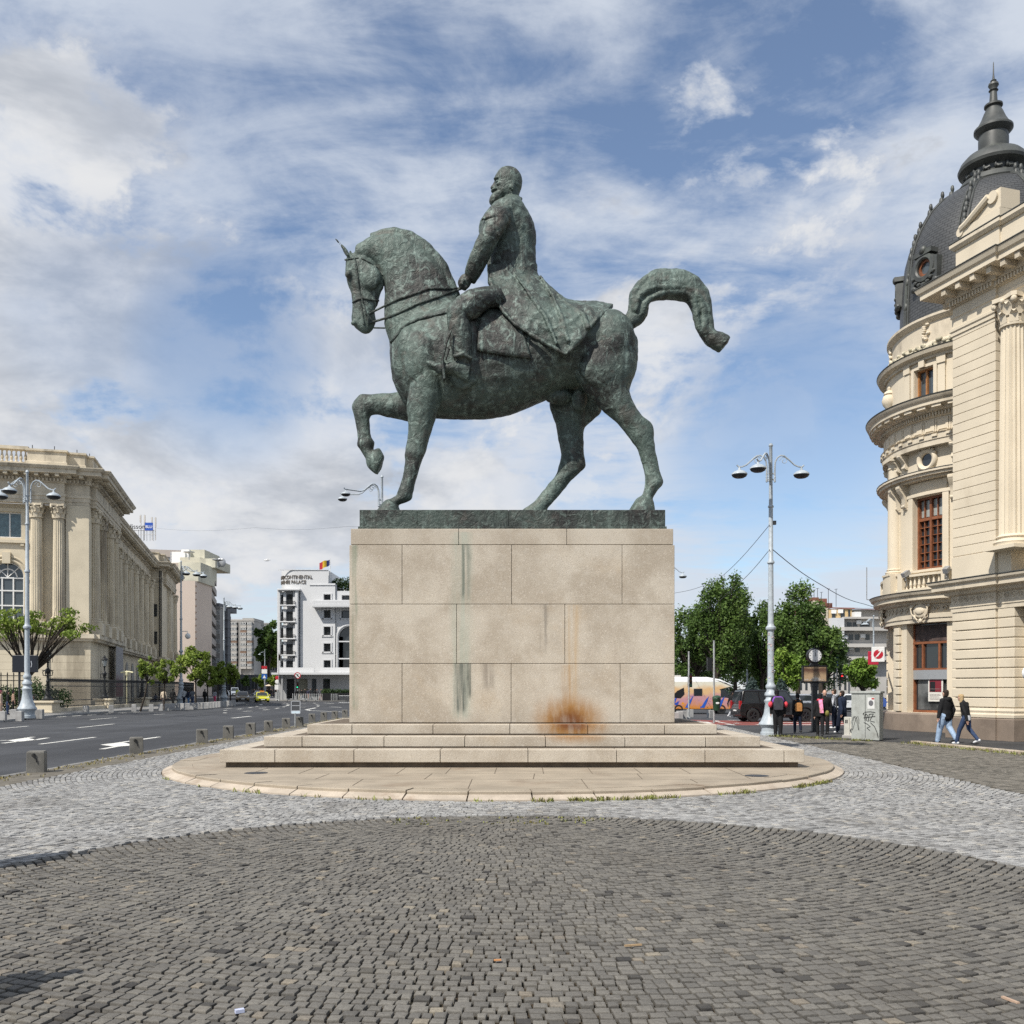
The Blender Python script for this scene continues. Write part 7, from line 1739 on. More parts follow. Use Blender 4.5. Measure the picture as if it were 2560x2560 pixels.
mb = MB(); mb.ell((.22, -.39, 1.32), (.08, .004, .1), 12, 8); mb.build('sticker_print', flat('sticker_ink', (.12, .12, .13), .6), st_); mb = MB(); mb.box(.24, .33, -.392, -.388, 1.45, 1.5); mb.build('red_print', flat('sticker_red', (.4, .03, .03), .6), st_)
c2 = thing('utility_cabinet', 'small pale utility cabinet on a concrete foot left of the large grey one', 'cabinet', gnd(2130, 1846, 0)+Vector((0, .2, 0)), R(-28))
mb = MB(); mb.box(-.19, .21, -.16, .16, .1, .78); q_ = mb.build('cabinet_body', mk('pale_cabinet', (.50, .49, .44), .7, .1, 4, dirt=(.3, .29, .26), dirts=3), c2, bevel=.012)
mb = MB(); mb.box(-.25, .28, -.24, .24, -.02, .12); mb.build('concrete_foot', M['greyconc'], c2, bevel=.03)
mb = MB(); mb.box(.0, .008, -.163, -.16, .14, .76); mb.box(-.15, -.11, -.163, -.16, .55, .68); mb.box(-.1, -.06, -.163, -.16, .55, .68); mb.box(.06, .15, -.163, -.16, .52, .66); mb.ell((.1, -.162, .28), (.08, .004, .1), 10, 6); mb.build('stickers', M['dark'], q_)
# tilted info board seen from behind, at the bollards
ib = thing('info_board', 'tilted metal information board on a post, standing among the bollards', 'sign', gnd(738, 1817.5, -.01), R(12))
mb = MB(); mb.tube([(0, 0, 0), (0, 0, .66)], .032, 8); mb.build('post', M['polegrey'], ib)
mb = MB(); tl = Matrix.Translation((0.02, .0, .62)) @ Matrix.Rotation(R(-22), 4, 'X'); mb.M = tl
for a in ((-.22, -.19, 0, .66), (.19, .22, 0, .66)): mb.box(a[0], a[1], -.02, .02, a[2], a[3])
for z in (0, .14, .4, .63): mb.box(-.22, .22, -.02, .02, z, z+.03)
fr_ = mb.build('board_frame', M['steel'], ib); mb = MB(tl); mb.box(-.19, .19, .0, .012, .15, .64); mb.build('board_back', M['dark'], fr_); mb = MB(tl); mb.box(-.19, .19, -.018, -.01, .03, .14); mb.build('pale_strip', flat('pale_blue_strip', (.42, .50, .55), .4), fr_)
# black display screen on a pole near the big left lamp
ds = thing('display_screen', 'black rectangular display screen behind the big left street lamp', 'screen', Vector((X_(45, 66.5), 66.5, 0)))
mb = MB(); mb.tube([(.1, 0, 0), (.1, 0, 3.0)], .08, 8); mb.build('post', M['dark'], ds)
mb = MB(); mb.box(-.34, 1.36, -.15, .15, 2.95, 4.15); sc_ = mb.build('screen_case', flat('screen_black', (.012, .014, .02), .35), ds, bevel=.02); mb = MB(); mb.box(.52, .54, -.156, -.15, 3.0, 4.1); mb.tube([(1.0, -.16, 3.3), (1.05, -.16, 3.5), (1.0, -.16, 3.75)], .03, 6); mb.build('white_mark', flat('screen_mark', (.5, .52, .55), .4), sc_)
# advertising column by the hotel
kc = thing('advertising_column', 'red advertising column with a dark domed top in front of the hotel', 'advertising column', gnd(849, 1748, 0))
mb = MB(); mb.lathe([(.75, 0), (.75, 3.2), (.95, 3.25), (.95, 3.4), (.8, 3.5)], 24); mb.build('column_body', M['dark'], kc, 40); mb = MB(); mb.lathe([(.86, 3.45), (.82, 3.7), (.6, 4.05), (.25, 4.22), (.05, 4.27), (.03, 4.5), (.01, 4.52)], 24); mb.build('domed_top', M['darkconc'], kc, 50)
mb = MB(); mb.lathe([(.765, .7), (.765, 3.05)], 20, (0, 0, 0), R(190), R(335)); rp = mb.build('red_poster', flat('poster_red2', (.42, .015, .03), .4), kc, 60)
mb = MB(); v, f = text_geo('Coca-Cola', .62, .01); mb.add([((.79+p[2])*math.cos(R(255)-(p[1]-.2)/.79*-1), (.79+p[2])*math.sin(R(255)+(p[1]-.2)/.79), .85+p[0]*.75) for p in v], f); mb.v = []; mb.f = []; mb.m = []
mb.add([((.79+p[2])*math.cos(R(262)-(p[1]-.2)/.79), (.79+p[2])*math.sin(R(262)-(p[1]-.2)/.79), .85+p[0]*.78) for p in v], f); mb.build('white_script', flat('script_white', (.75, .75, .74), .4), rp)
# planters by the hotel, railing, slim posts
def slim(): 
    t = thing('slim_bollard', 'slim grey metal post in the row along the hotel pavement', 'bollard', (0, 0, 0), 0, 'slim metal posts along the hotel pavement'); mb = MB(); mb.lathe([(.06, 0), (.06, .92), (.045, 1.0), (.01, 1.02)], 8); mb.build('post', M['polegrey'], t, 50); return t
s0 = slim(); pr = [(732+4.6*k, 1751.2+.02*k) for k in range(25)]+[(640+4.4*k, 1747.5) for k in range(8)]
for i, p in enumerate(pr):
    q = gnd(p[0], p[1], 0)
    if i == 0: s0.location = q
    else: dup(s0, q)
pf = thing('hedge_planter', 'dark planter box with clipped green hedge by the red advertising column', 'planter', gnd(852, 1751.5, 0))
mb = MB(); mb.box(-2.6, 3.4, -.5, .5, 0, 1.1); mb.build('planter_box', M['black'], pf)
bar = thing('crowd_barrier', 'low white metal barrier right of the hotel planter, beside the pedestal edge', 'barrier', gnd(865, 1758, -.1)); mb = MB()
for k in range(18): mb.box(-.9+k*.14, -.88+k*.14, -.02, .02, .05, .95)
for z in (.05, .95): mb.tube([(-.95, 0, z), (1.6, 0, z)], .03, 6)
mb.build('barrier_frame', M['steel'], bar)
# overhead wires
def wire(pts, r, label):
    P = []
    for (a, b) in zip(pts, pts[1:]):
        A, B = at(*a), at(*b)
        for k in range(8): t = k/8; P.append(A+(B-A)*t+Vector((0, 0, -.10*(B-A).length/10*math.sin(PI*t))))
    P.append(at(*pts[-1])); mb = MB(); mb.tube(P, r, 5); o = mb.build('overhead_wire', M['dark'], None, 60); tag(o, label, 'wire'); return o
wire([(1924, 1312, 37), (1798, 1447, 50), (1690, 1482, 62), (1600, 1490, 75)], .012, 'upper thin wire running from the tall lamp down left to the pedestal')
wire([(1924, 1374, 37), (1838, 1467, 46), (1750, 1530, 60)], .012, 'lower thin wire running from the tall lamp down left into the park trees')
wire([(1932, 1374, 37), (2058, 1465, 45), (2160, 1510, 56), (2300, 1540, 66)], .017, 'thicker wire running from the tall lamp down right behind the library tower')
wire([(392, 1321, 150), (640, 1319, 120), (870, 1316, 95), (1000, 1312, 85)], .009, 'long level wire crossing the sky behind the pedestal top')
# a gull over the street
mb = MB(); g0 = at(667, 1401, 70); mb.ell(g0, (.22, .07, .06), 10, 6); mb.tube([g0, g0+Vector((-.06, 0, .07)), g0+Vector((-.22, 0, .03))], [.05, .04, .01], 6); mb.tube([g0, g0+Vector((.02, .02, .12)), g0+Vector((.18, .0, .10)), g0+Vector((.30, 0, -.02))], [.05, .045, .03, .01], 6)
o = mb.build('gull', flat('gull_white', (.6, .6, .6), .7), None, 60); tag(o, 'small white gull gliding high over the street left of the hotel', 'bird')
# ---------------------------------------------------------------- trees
def leafmat(name, c0, c1, c2):
    m = bpy.data.materials.new(name); m.use_nodes = True; n = N(m.node_tree); b = m.node_tree.nodes['Principled BSDF']
    a = n.a('Attribute', attribute_name='tone').outputs['Fac']
    r = n.a('ValToRGB', {0: a}); e = r.color_ramp.elements; e[0].color = c0+(1,); e[1].color = c2+(1,); x = e.new(.5); x.color = c1+(1,)
    n.put(b.inputs['Base Color'], r.outputs[0]); b.inputs['Roughness'].default_value = .55; b.inputs['Specular IOR Level'].default_value = .25
    tr = n.a('BsdfTranslucent', {'Color': r.outputs[0]}); mx = n.a('MixShader', {0: .3, 1: b.outputs[0], 2: tr.outputs[0]})
    out = [q for q in m.node_tree.nodes if q.type == 'OUTPUT_MATERIAL'][0]; n.put(out.inputs[0], mx.outputs[0]); return m
M['leaf_spring'] = leafmat('spring_leaves', (.09, .14, .02), (.18, .25, .04), (.28, .34, .07))
M['leaf_park'] = leafmat('park_leaves', (.040, .076, .020), (.078, .135, .030), (.15, .225, .052))
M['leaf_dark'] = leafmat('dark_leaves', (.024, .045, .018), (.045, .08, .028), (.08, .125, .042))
M['leaf_maple'] = leafmat('maple_leaves', (.09, .16, .025), (.16, .26, .04), (.25, .34, .06))
M['leaf_blue'] = leafmat('blue_spruce', (.03, .05, .045), (.06, .09, .08), (.10, .13, .115))
M['bark'] = mk('dark_bark', (.045, .036, .028), .9, .3, 5, .6, 25)
def leaves(name, mat, blobs, n, size, parent, seed=0, hollow=.35, flatz=1.0):
    """many leaf-sized faces spread over clumps; one mesh"""
    g = np.random.default_rng(seed); B = np.array([b[:6] for b in blobs], float); wgt = (B[:, 3]*B[:, 4]*B[:, 5])**(2/3); wgt /= wgt.sum()
    idx = g.choice(len(B), n, p=wgt); d = g.normal(size=(n, 3)); d /= np.linalg.norm(d, axis=1, keepdims=True)
    rad = (hollow+(1-hollow)*g.random(n)**.6)[:, None]*(1+.12*g.normal(size=(n, 1)))
    C = B[idx, :3]+d*rad*B[idx, 3:6]
    nrm = d*.5+g.normal(size=(n, 3))*.7; nrm[:, 2] += .35; nrm /= np.linalg.norm(nrm, axis=1, keepdims=True)
    u = np.cross(nrm, g.normal(size=(n, 3))); u /= np.linalg.norm(u, axis=1, keepdims=True); v = np.cross(nrm, u)
    s = size*g.uniform(.55, 1.35, (n, 1)); u *= s; v *= s*.62
    V = np.stack([C-u, C+v*.9-u*.1, C+u, C-v*.9-u*.1], 1).reshape(-1, 3)
    me = bpy.data.meshes.new(name); me.vertices.add(4*n); me.vertices.foreach_set('co', V.astype(np.float32).ravel()); me.loops.add(4*n); me.loops.foreach_set('vertex_index', np.arange(4*n, dtype=np.int32)); me.polygons.add(n); me.polygons.foreach_set('loop_start', np.arange(0, 4*n, 4, dtype=np.int32)); me.update(calc_edges=True)
    bt = g.random(len(B)); tone = np.clip(.5*bt[idx]+.5*g.random(n), 0, 1)
    a = me.attributes.new('tone', 'FLOAT', 'FACE'); a.data.foreach_set('value', tone.astype(np.float32)); me.materials.append(mat)
    o = bpy.data.objects.new(name, me); COL.objects.link(o)
    if parent is not None: attach(o, parent)
    return o
def tree(name, label, base, h0, crown, n, size, mat, seed, lean=0.0, r=.16, group=None, nb=16, umbrella=False, hollow=.3, clump=.36):
    """base point, trunk height h0, crown (cx, cy, cz, rx, ry, rz) in world metres"""
    t = thing(name, label, 'tree', base, world=True, group=group); g = random.Random(seed)
    c = Vector(crown[:3]); rr = crown[3:]; top = Vector((base[0]+lean, base[1], h0)); mb = MB()
    mid = (Vector(base)+top)/2+Vector((lean*.15, 0, 0)); mb.tube([Vector(base)-Vector((0, 0, .1)), mid, top], [r*1.15, r*.85, r*.7], 9); bl = []
    for k in range(nb):
        a = 2*PI*(k*.618+g.random()*.2); el = (k+.5)/nb; zz = 1-2*el if not umbrella else .75-el*.9
        q = math.sqrt(max(0, 1-zz*zz)); rf = g.uniform(.45, 1.06)
        p = c+Vector((rr[0]*q*math.cos(a)*rf, rr[1]*q*math.sin(a)*rf, rr[2]*zz*rf)); s_ = clump*g.uniform(.7, 1.35)
        bl.append((p.x, p.y, p.z, rr[0]*s_, rr[1]*s_, rr[2]*s_*(.9 if not umbrella else .7)))
        m_ = top+(p-top)*.5+Vector((g.uniform(-.1, .1)*rr[0], 0, -.10*rr[2] if umbrella else .05*rr[2]))
        mb.tube([top-Vector((0, 0, .1*h0*g.random())), m_, p], [r*.45, r*.26, r*.08], 6)
        for j in range(2):
            e = p+Vector((g.uniform(-1, 1)*rr[0]*s_, g.uniform(-1, 1)*rr[1]*s_, g.uniform(-.5, 1)*rr[2]*s_)); mb.tube([m_, (m_+e)/2+Vector((0, 0, .04)), e], [r*.16, r*.1, r*.04], 5)
    mb.build('trunk', M['bark'], t, 60); leaves('crown', M[mat], bl, n, size, t, seed, hollow); return t
def px_tree(name, label, bx, by, x0, x1, y0, y1, n, size, mat, seed, Y=None, **k):
    b = gnd(bx, by, 0) if Y is None else Vector((X_(bx, Y), Y, 0)); Y = b.y
    cx, cz = X_((x0+x1)/2, Y), Z_((y0+y1)/2, Y); rx = (x1-x0)/2*Y/F*(1.12 if name == 'park_tree' else 1); rz = (y1-y0)/2*Y/F
    h0 = k.pop('h0', None) or max(.8, cz-rz*.55)
    return tree(name, label, b, h0, (cx, Y, cz, rx, rx*.9, rz), n, size, M and mat, seed, **k)
px_tree('street_tree', 'wide spreading tree with fresh green leaves and dark bare limbs by the big lamp', 44, 1776, -22, 208, 1508, 1652, 3000, .13, 'leaf_spring', 1, Y=68, umbrella=True, lean=.9, h0=3.0, nb=34, clump=.19, r=.2)
grp = 'young street trees along the palace pavement'
px_tree('street_tree', 'thin leaning young tree with bare twigs in front of the palace fence', 350.7, 1775, 336, 398, 1642, 1705, 900, .13, 'leaf_spring', 2, lean=.6, nb=14, clump=.26, r=.08, group=grp, h0=2.4)
px_tree('street_tree', 'young leafy tree left of the lamp with the dome camera', 411, 1772, 388, 448, 1648, 1712, 1500, .13, 'leaf_spring', 3, nb=14, clump=.3, r=.08, group=grp, h0=2.3)
px_tree('street_tree', 'largest young green tree right of the lamp with the dome camera', 489, 1766, 452, 530, 1616, 1702, 3000, .16, 'leaf_spring', 4, nb=18, clump=.3, r=.1, group=grp, h0=2.6)
px_tree('street_tree', 'low bright green tree between the larger street trees', 519, 1762, 498, 540, 1668, 1718, 1700, .16, 'leaf_spring', 5, nb=12, r=.09, group=grp, h0=2.0)
px_tree('street_tree', 'green tree just left of the lamp at the kerb end', 545, 1758, 532, 568, 1656, 1706, 1400, .18, 'leaf_spring', 6, nb=12, r=.1, group=grp, h0=2.6)
px_tree('street_tree', 'tall thin dark branched tree right of the lamp at the kerb end', 576, 1754, 562, 600, 1656, 1716, 1100, .18, 'leaf_spring', 7, nb=14, r=.1, group=grp, h0=2.6)
px_tree('tall_tree', 'tall loose green tree rising behind the street left of the hotel', 672, 1740, 640, 704, 1560, 1650, 5000, .42, 'leaf_park', 8, Y=240, nb=18, r=.4, h0=8)
px_tree('tall_tree', 'pale shrubby tree below the tall tree, left of the hotel', 655, 1740, 634, 700, 1600, 1665, 2600, .42, 'leaf_spring', 9, Y=250, nb=14, r=.3, h0=8)
px_tree('far_street_tree', 'low green street tree behind the far sign pole', 650, 1740, 636, 668, 1688, 1716, 1300, .3, 'leaf_spring', 10, Y=190, nb=12, r=.1)
px_tree('far_street_tree', 'low green street tree between the far lamp and the hotel', 684, 1740, 668, 700, 1688, 1718, 1300, .26, 'leaf_spring', 11, Y=192, nb=12, r=.1)
px_tree('far_street_tree', 'small dark tree before the far shop fronts', 612, 1740, 600, 624, 1690, 1716, 900, .26, 'leaf_park', 12, Y=230, nb=10, r=.1)
pg = 'leafy trees of the park beyond the junction'
for a in (('leftmost park tree, low and rounded, next to the pedestal', 1735, 1660, 1800, 1515, 1710, 11000, 'leaf_park', 21, 104, 24),
          ('tall park tree with the highest pointed tip, left of the tall lamp', 1792, 1740, 1862, 1448, 1690, 12000, 'leaf_park', 22, 100, 30),
          ('dense park tree with a ragged top between the highest tree and the tall lamp', 1838, 1800, 1880, 1465, 1690, 9000, 'leaf_park', 23, 109, 26),
          ('dark park tree directly behind the tall street lamp', 1905, 1862, 1958, 1508, 1700, 11000, 'leaf_park', 24, 112, 24),
          ('broad spreading park tree to the right of the tall lamp, above the clock', 1995, 1926, 2064, 1478, 1690, 15000, 'leaf_park', 25, 96, 30),
          ('lower right lobe of foliage, a smaller park tree under the red roof', 2052, 1998, 2108, 1548, 1700, 8000, 'leaf_park', 26+6, 94, 20),
          ('dark-leaved park tree at the back below the broad right tree', 2060, 1990, 2120, 1580, 1720, 6000, 'leaf_dark', 26, 120, 20),
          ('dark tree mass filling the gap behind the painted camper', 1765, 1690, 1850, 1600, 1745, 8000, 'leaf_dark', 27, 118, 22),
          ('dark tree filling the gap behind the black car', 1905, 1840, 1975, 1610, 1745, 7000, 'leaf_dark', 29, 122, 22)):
    px_tree('park_tree', a[0], a[1], 1750, a[2], a[3], a[4], a[5], int(a[6]*1.15), .16, a[7], a[8], Y=a[9], nb=int(a[10]*1.7), r=.28, group=pg, hollow=.1, clump=.275, h0=3.0)
px_tree('maple_tree', 'small bright green maple left of the library tower', 2158, 1740, 2116, 2200, 1640, 1725, 4200, .14, 'leaf_maple', 28, Y=72, nb=20, r=.1, h0=1.6)
px_tree('maple_tree', 'low light green bush tree below the broad park tree, left of the clock', 1960, 1740, 1926, 2005, 1620, 1725, 4500, .17, 'leaf_maple', 31, Y=92, nb=18, r=.1, h0=1.6)
def spruce(label, px, Y, py, w_, seed):
    b = Vector((X_(px, Y), Y, 0)); t = thing('blue_spruce', label, 'tree', b, world=True, group='blue spruces at the park edge'); h = Z_(py, Y)
    mb = MB(); mb.tube([b, b+Vector((0, 0, h))], [.12, .02], 6); mb.build('trunk', M['bark'], t)
    bl = []
    for k in range(9):
        z = .5+(h-.6)*k/9; rr = w_*(1-k/9.5)
        for j in range(5): a = j*1.257+k; bl.append((b.x+rr*.6*math.cos(a), b.y+rr*.6*math.sin(a), z, rr*.45, rr*.45, .22))
    leaves('crown', M['leaf_blue'], bl, 2200, .10, t, seed)
spruce('bluish spruce behind the black car, left of the tall lamp', 1880, 84, 1688, 1.5, 41); spruce('bluish spruce just right of the tall lamp', 1952, 86, 1690, 1.5, 42); spruce('small bluish spruce behind the painted camper', 1800, 90, 1690, 1.4, 43)
hb_ = MB(); hd = thing('clipped_hedge', 'clipped dark hedge at the palace gate behind the railing', 'hedge', Vector((X_(60, 74), 74, 0)), world=True)
leaves('foliage', M['leaf_dark'], [(X_(60+k*16, 74), 74, 1.1, .8, .6, 1.0 if k < 4 else .8) for k in range(-4, 7)]+[(X_(85, 74.5), 74.5, 2.0, .7, .5, .8)], 6000, .09, hd, 51)
leaves('hedge_leaves', M['leaf_dark'], [(gnd(852, 1751.5, 0).x-2.4+k*.6, gnd(852, 1751.5, 0).y, 1.3, .45, .5, .42) for k in range(10)], 1800, .12, None, 52)
o = bpy.data.objects['hedge_leaves']; o.name = 'planter_hedge'; tag(o, 'clipped green hedge growing in the dark planter by the hotel', 'hedge')
leaves('roof_plants', M['leaf_dark'], [(hx(826+k*5), HY_+2, hz_(1465)+.4*(k % 3), .7, .6, .8) for k in range(10)], 1500, .16, None, 53); o = bpy.data.objects['roof_plants']; tag(o, 'dark shrubs growing on the hotel roof terrace', 'plants')
# ---------------------------------------------------------------- vehicles
def carmat(name, col): return flat(name, col, .25, .5, 0, None, 1, .6)
def wheel(par, x, y, r, w_=.22, rim='steel', name='wheel'):
    s_ = -1 if y < 0 else 1
    mb = MB(Matrix.Translation((x, y, r)) @ Matrix.Rotation(R(90), 4, 'X')); mb.lathe([(r*.62, -w_/2), (r*.93, -w_/2), (r, -w_/2+.03), (r, w_/2-.03), (r*.93, w_/2), (r*.62, w_/2)], 28, caps=False); t_ = mb.build(name, M['rubber'], par, 40)
    mb = MB(Matrix.Translation((x, y, r)) @ Matrix.Rotation(R(90), 4, 'X')); z = -s_*w_*.42
    mb.lathe([(.01, z), (r*.16, z), (r*.18, z*.7)], 16, caps=False); mb.lathe([(r*.52, z*.9), (r*.64, z*.95), (r*.64, 0), (r*.52, z*.6)], 28, caps=False); mb.lathe([(.01, z*.25), (r*.6, z*.25)], 20, caps=False)
    for k in range(5):
        a = 2*PI*k/5
        for da in (-.12, .12): mb.tube([(r*.1*math.cos(a), r*.1*math.sin(a), z*.95), (r*.58*math.cos(a+da), r*.58*math.sin(a+da), z*.85)], r*.055, 5)
    mb.build('rim', M[rim], t_, 40); return t_
M['rimblack'] = flat('black_rim', (.02, .02, .022), .35, .5)
def car(name, label, loc, rz, paint, L=4.4, W=1.8, H=1.48, kind='hatch', cat='car', group=None, lights=True, rim='steel', plate=True):
    t = thing(name, label, cat, loc, rz, group); w2 = W/2; r = .33 if kind != 'suv' else .38; fx, bx = L/2-.85, -L/2+.8
    clear = .2 if kind != 'suv' else .3; bl = H*.60 if kind != 'suv' else H*.57        # belt line
    hood = H*.58 if kind != 'suv' else H*.60
    # side outline of the lower body, front to back, with wheel arches cut in
    def arch(c, k=9): return [(c+(r+.07)*math.cos(PI*i/k), r+(r+.07)*math.sin(PI*i/k)) for i in range(k+1)]
    low = [(L/2-.06, clear+.05), (L/2, clear+.25), (L/2-.02, hood*.72), (L/2-.12, hood*.90), (fx+.25, hood*.98), (fx-.45, bl+.02), (0, bl+.03), (bx, bl+.05), (-L/2+.10, bl+.03), (-L/2+.01, bl*.82), (-L/2, clear+.3), (-L/2+.05, clear+.06)]
    under = [(bx-r-.07, clear)]+arch(bx)[::-1]+[(fx-r-.07, clear)]+arch(fx)[::-1]+[(L/2-.12, clear)]
    out = low+under[0:1]+[p for p in arch(bx)[::-1]]+[p for p in arch(fx)[::-1]]
    mb = MB(); n_ = len(out)
    secs = []
    for y, ins in ((-w2+.0, .05), (-w2+.0, 0), (-w2*.93, -.0)): pass
    ys = [(-w2+.03, .02), (-w2, .0), (w2, .0), (w2-.03, .02)]
    rings = [[(x*(1-i_*.02), y, z if z < .5 else z) for x, z in out] for y, i_ in ys]
    rings = [[(x, -w2*(1-.06*max(0, (z-bl*.7))/bl) if s_ < 0 else w2*(1-.06*max(0, (z-bl*.7))/bl), z) for x, z in out] for s_ in (-1, 1)]
    mb.loft(rings); body = mb.build('body', paint, t, 30, .035)
    # cabin
    if kind == 'suv': cab = [(fx-.50, bl), (fx-1.05, H-.06), (fx-1.3, H-.01), (-L/2+.45, H), (-L/2+.22, H-.05), (-L/2+.05, bl)]
    elif kind == 'sedan': cab = [(fx-.45, bl), (fx-1.25, H-.05), (fx-1.55, H), (bx+.45, H-.02), (bx+.2, H-.08), (-L/2+.45, bl)]
    else: cab = [(fx-.40, bl), (fx-1.15, H-.05), (fx-1.45, H), (-L/2+.75, H-.03), (-L/2+.5, H-.1), (-L/2+.12, bl)]
    mb = MB(); cx_ = sum(p[0] for p in cab)/len(cab)
    def cw(z): return w2*(.94-.16*(z-bl)/(H-bl))
    mb.loft([[(x, s_*cw(z), z-.01) for x, z in cab] for s_ in (-1, 1)]); mb.build('roof', paint, body, 30, .05)
    # glass set on the cabin
    g = MB(); zt, zb = H-.12, bl+.05
    def lerp(p, q, t_): return (p[0]+(q[0]-p[0])*t_, p[1]+(q[1]-p[1])*t_)
    F0, F1, B1, B0 = cab[0], cab[1], cab[-2], cab[-1]
    fa, fb_ = lerp(F0, F1, .1), lerp(F0, F1, .92); ba_, bb_ = lerp(B0, B1, .12), lerp(B0, B1, .88)
    def q3(p, s_, o): return (p[0]+o, s_*(cw(p[1])-.10), p[1])
    g.poly([q3(fa, -1, .025), q3(fa, 1, .025), q3(fb_, 1, .025), q3(fb_, -1, .025)]); g.build('windscreen', M['glass'], body)
    g = MB(); g.poly([q3(ba_, 1, -.025), q3(ba_, -1, -.025), q3(bb_, -1, -.025), q3(bb_, 1, -.025)]); g.build('rear_window', M['glass'], body)
    def xf(z, P, Q): t_ = (z-P[1])/(Q[1]-P[1]); return P[0]+(Q[0]-P[0])*t_
    xa0, xa1 = xf(zb, F0, F1)-.12, xf(zt, F0, F1)-.12; xb0, xb1 = xf(zb, B0, B1)+.12, xf(zt, B0, B1)+.12
    nw = 3 if kind == 'suv' else 2
    for s_ in (-1, 1):
        for k in range(nw):
            t0, t1 = k/nw+.012, (k+1)/nw-.012
            p = [(xa0+(xb0-xa0)*t0, zb), (xa0+(xb0-xa0)*t1, zb), (xa1+(xb1-xa1)*t1, zt), (xa1+(xb1-xa1)*t0, zt)]
            g = MB(); g.poly([(x, s_*(cw(z)+.008), z) for x, z in p]); g.build('side_window', M['glass'], body)
        m_ = MB(); m_.ell((fx-.62, s_*(w2+.10), bl+.12), (.09, .12, .08), 10, 8); m_.build('mirror', paint, body, 60)
        m_ = MB(); m_.obox((L/2-.16, s_*(w2-.24), hood*.80), (.22, .36, .13), 0); m_.build('headlight', flat('headlight_glass', (.55, .57, .6), .1, .7), body, bevel=.03)
        m_ = MB(); m_.obox((-L/2+.06, s_*(w2-.13), bl*.86 if kind != 'suv' else bl*.92), (.14, .22, .2 if kind != 'suv' else .48), 0); m_.build('tail_light', flat('tail_light_red', (.30, .012, .015), .2, .6), body, bevel=.02)
        m_ = MB(); m_.box(-.1, .06, s_*w2*.985-.02, s_*w2*.985+.02, bl*.88, bl*.91); m_.build('door_handle', M['dark'], body)
        for x in (fx, bx): wheel(t, x, s_*(w2-.115), r, .22, rim)
    m_ = MB(); m_.box(L/2-.09, L/2+.012, -.52, .52, clear+.12, hood*.62); m_.build('grille', M['black'], body, bevel=.02)
    if plate:
        m_ = MB(); m_.box(L/2, L/2+.02, -.26, .26, clear+.16, clear+.27); m_.box(-L/2-.02, -L/2+.02, -.26, .26, bl*.55, bl*.55+.11); m_.build('number_plate', M['white'], body)
    m_ = MB(); m_.box(-L/2+.15, L/2-.15, -w2+.12, w2-.12, clear-.06, clear+.1); m_.build('underbody', M['black'], t)
    return t, body
def face_cam(p): return math.atan2(-p.y, -p.x)
q = gnd(655, 1756, -.12); t, b = car('taxi_car', 'bright yellow taxi hatchback driving towards the junction', q, R(-72), carmat('taxi_yellow', (.62, .60, .03)), 4.0, 1.78, 1.44)
m_ = MB(); m_.box(-.12, .12, -.3, .3, 1.44, 1.6); m_.build('taxi_light', flat('taxi_lamp', (.7, .25, .03), .4), b)
q = gnd(606, 1754, -.12); car('parked_car', 'brownish gold car waiting at the kerb beside the yellow taxi', q, R(-72), carmat('gold_paint', (.19, .14, .07)), 4.5, 1.8, 1.47, 'sedan')
q = gnd(610, 1748.5, -.12); car('moving_car', 'white car following behind the yellow taxi', q+Vector((1.0, 6, 0)), R(-75), carmat('white_paint_car', (.66, .67, .68)), 4.4, 1.8, 1.46)
q = gnd(587, 1741, -.12); car('parked_van', 'pale grey van parked far down the street behind the taxis', q, R(-75), carmat('van_grey', (.38, .42, .47)), 4.8, 1.95, 2.1, 'suv', 'van')
q = gnd(1928, 1805, -.12)
t, b = car('offroad_car', 'large glossy black off-road car waiting at the crossing', q+Vector((.45, .95, 0)), R(4), carmat('gloss_black', (.008, .008, .009)), 4.75, 1.92, 1.88, 'suv', rim='rimblack')
m_ = MB(); m_.box(-2.41, -2.37, -.75, .75, .55, .62); m_.build('rear_bumper', M['dark'], b)
for i, (px, py, rz, col, L_, k, lab) in enumerate(((2010, 1781, 3, (.30, .32, .35), 4.6, 'hatch', 'silver grey estate car behind the advertising clock'), (2110, 1779, 180, (.60, .61, .62), 4.5, 'sedan', 'white and blue taxi behind the person in the navy jacket'), (1975, 1772, 2, (.12, .14, .16), 4.5, 'hatch', 'dark grey car just behind the black off-road car'), (2150, 1773, 182, (.03, .08, .30), 4.4, 'hatch', 'blue car showing behind the grey utility cabinet'), (2075, 1770, 2, (.25, .27, .29), 4.5, 'hatch', 'grey car in the back row of traffic by the signal pole'))):
    car('waiting_car', lab, gnd(px, py, -.12), R(rz), carmat('car_paint_%s' % 'abcde'[i], col), L_, 1.8, 1.5, k)
# painted camper
q = gnd(1752, 1784, -.12)
cv = thing('camper_van', 'white roofed camper van painted with orange, pink and blue scenes beyond the pedestal', 'camper', q)
m = bpy.data.materials.new('painted_side'); m.use_nodes = True; n = N(m.node_tree); tc = n.a('TexCoord').outputs['Object']; s = n.a('SeparateXYZ', {0: tc})
nz = n.noise(tc, .9, 4, .5, .8); nz2 = n.noise(n.mapping(tc, (4, 0, 2), (0, .6, 0), (1, 1, 1.6)), 1.2, 3, .5, 1.2)
zz = n.m('ADD', s.outputs[2], n.m('MULTIPLY', n.m('SUBTRACT', nz, .5), 1.3))
c = n.mix(n.ramp(zz, .4, 1.1), (.52, .20, .03), (.46, .24, .26)); c = n.mix(n.ramp(zz, 1.2, 1.7), c, (.62, .40, .20)); c = n.mix(n.ramp(zz, 1.8, 2.3), c, (.66, .62, .50))
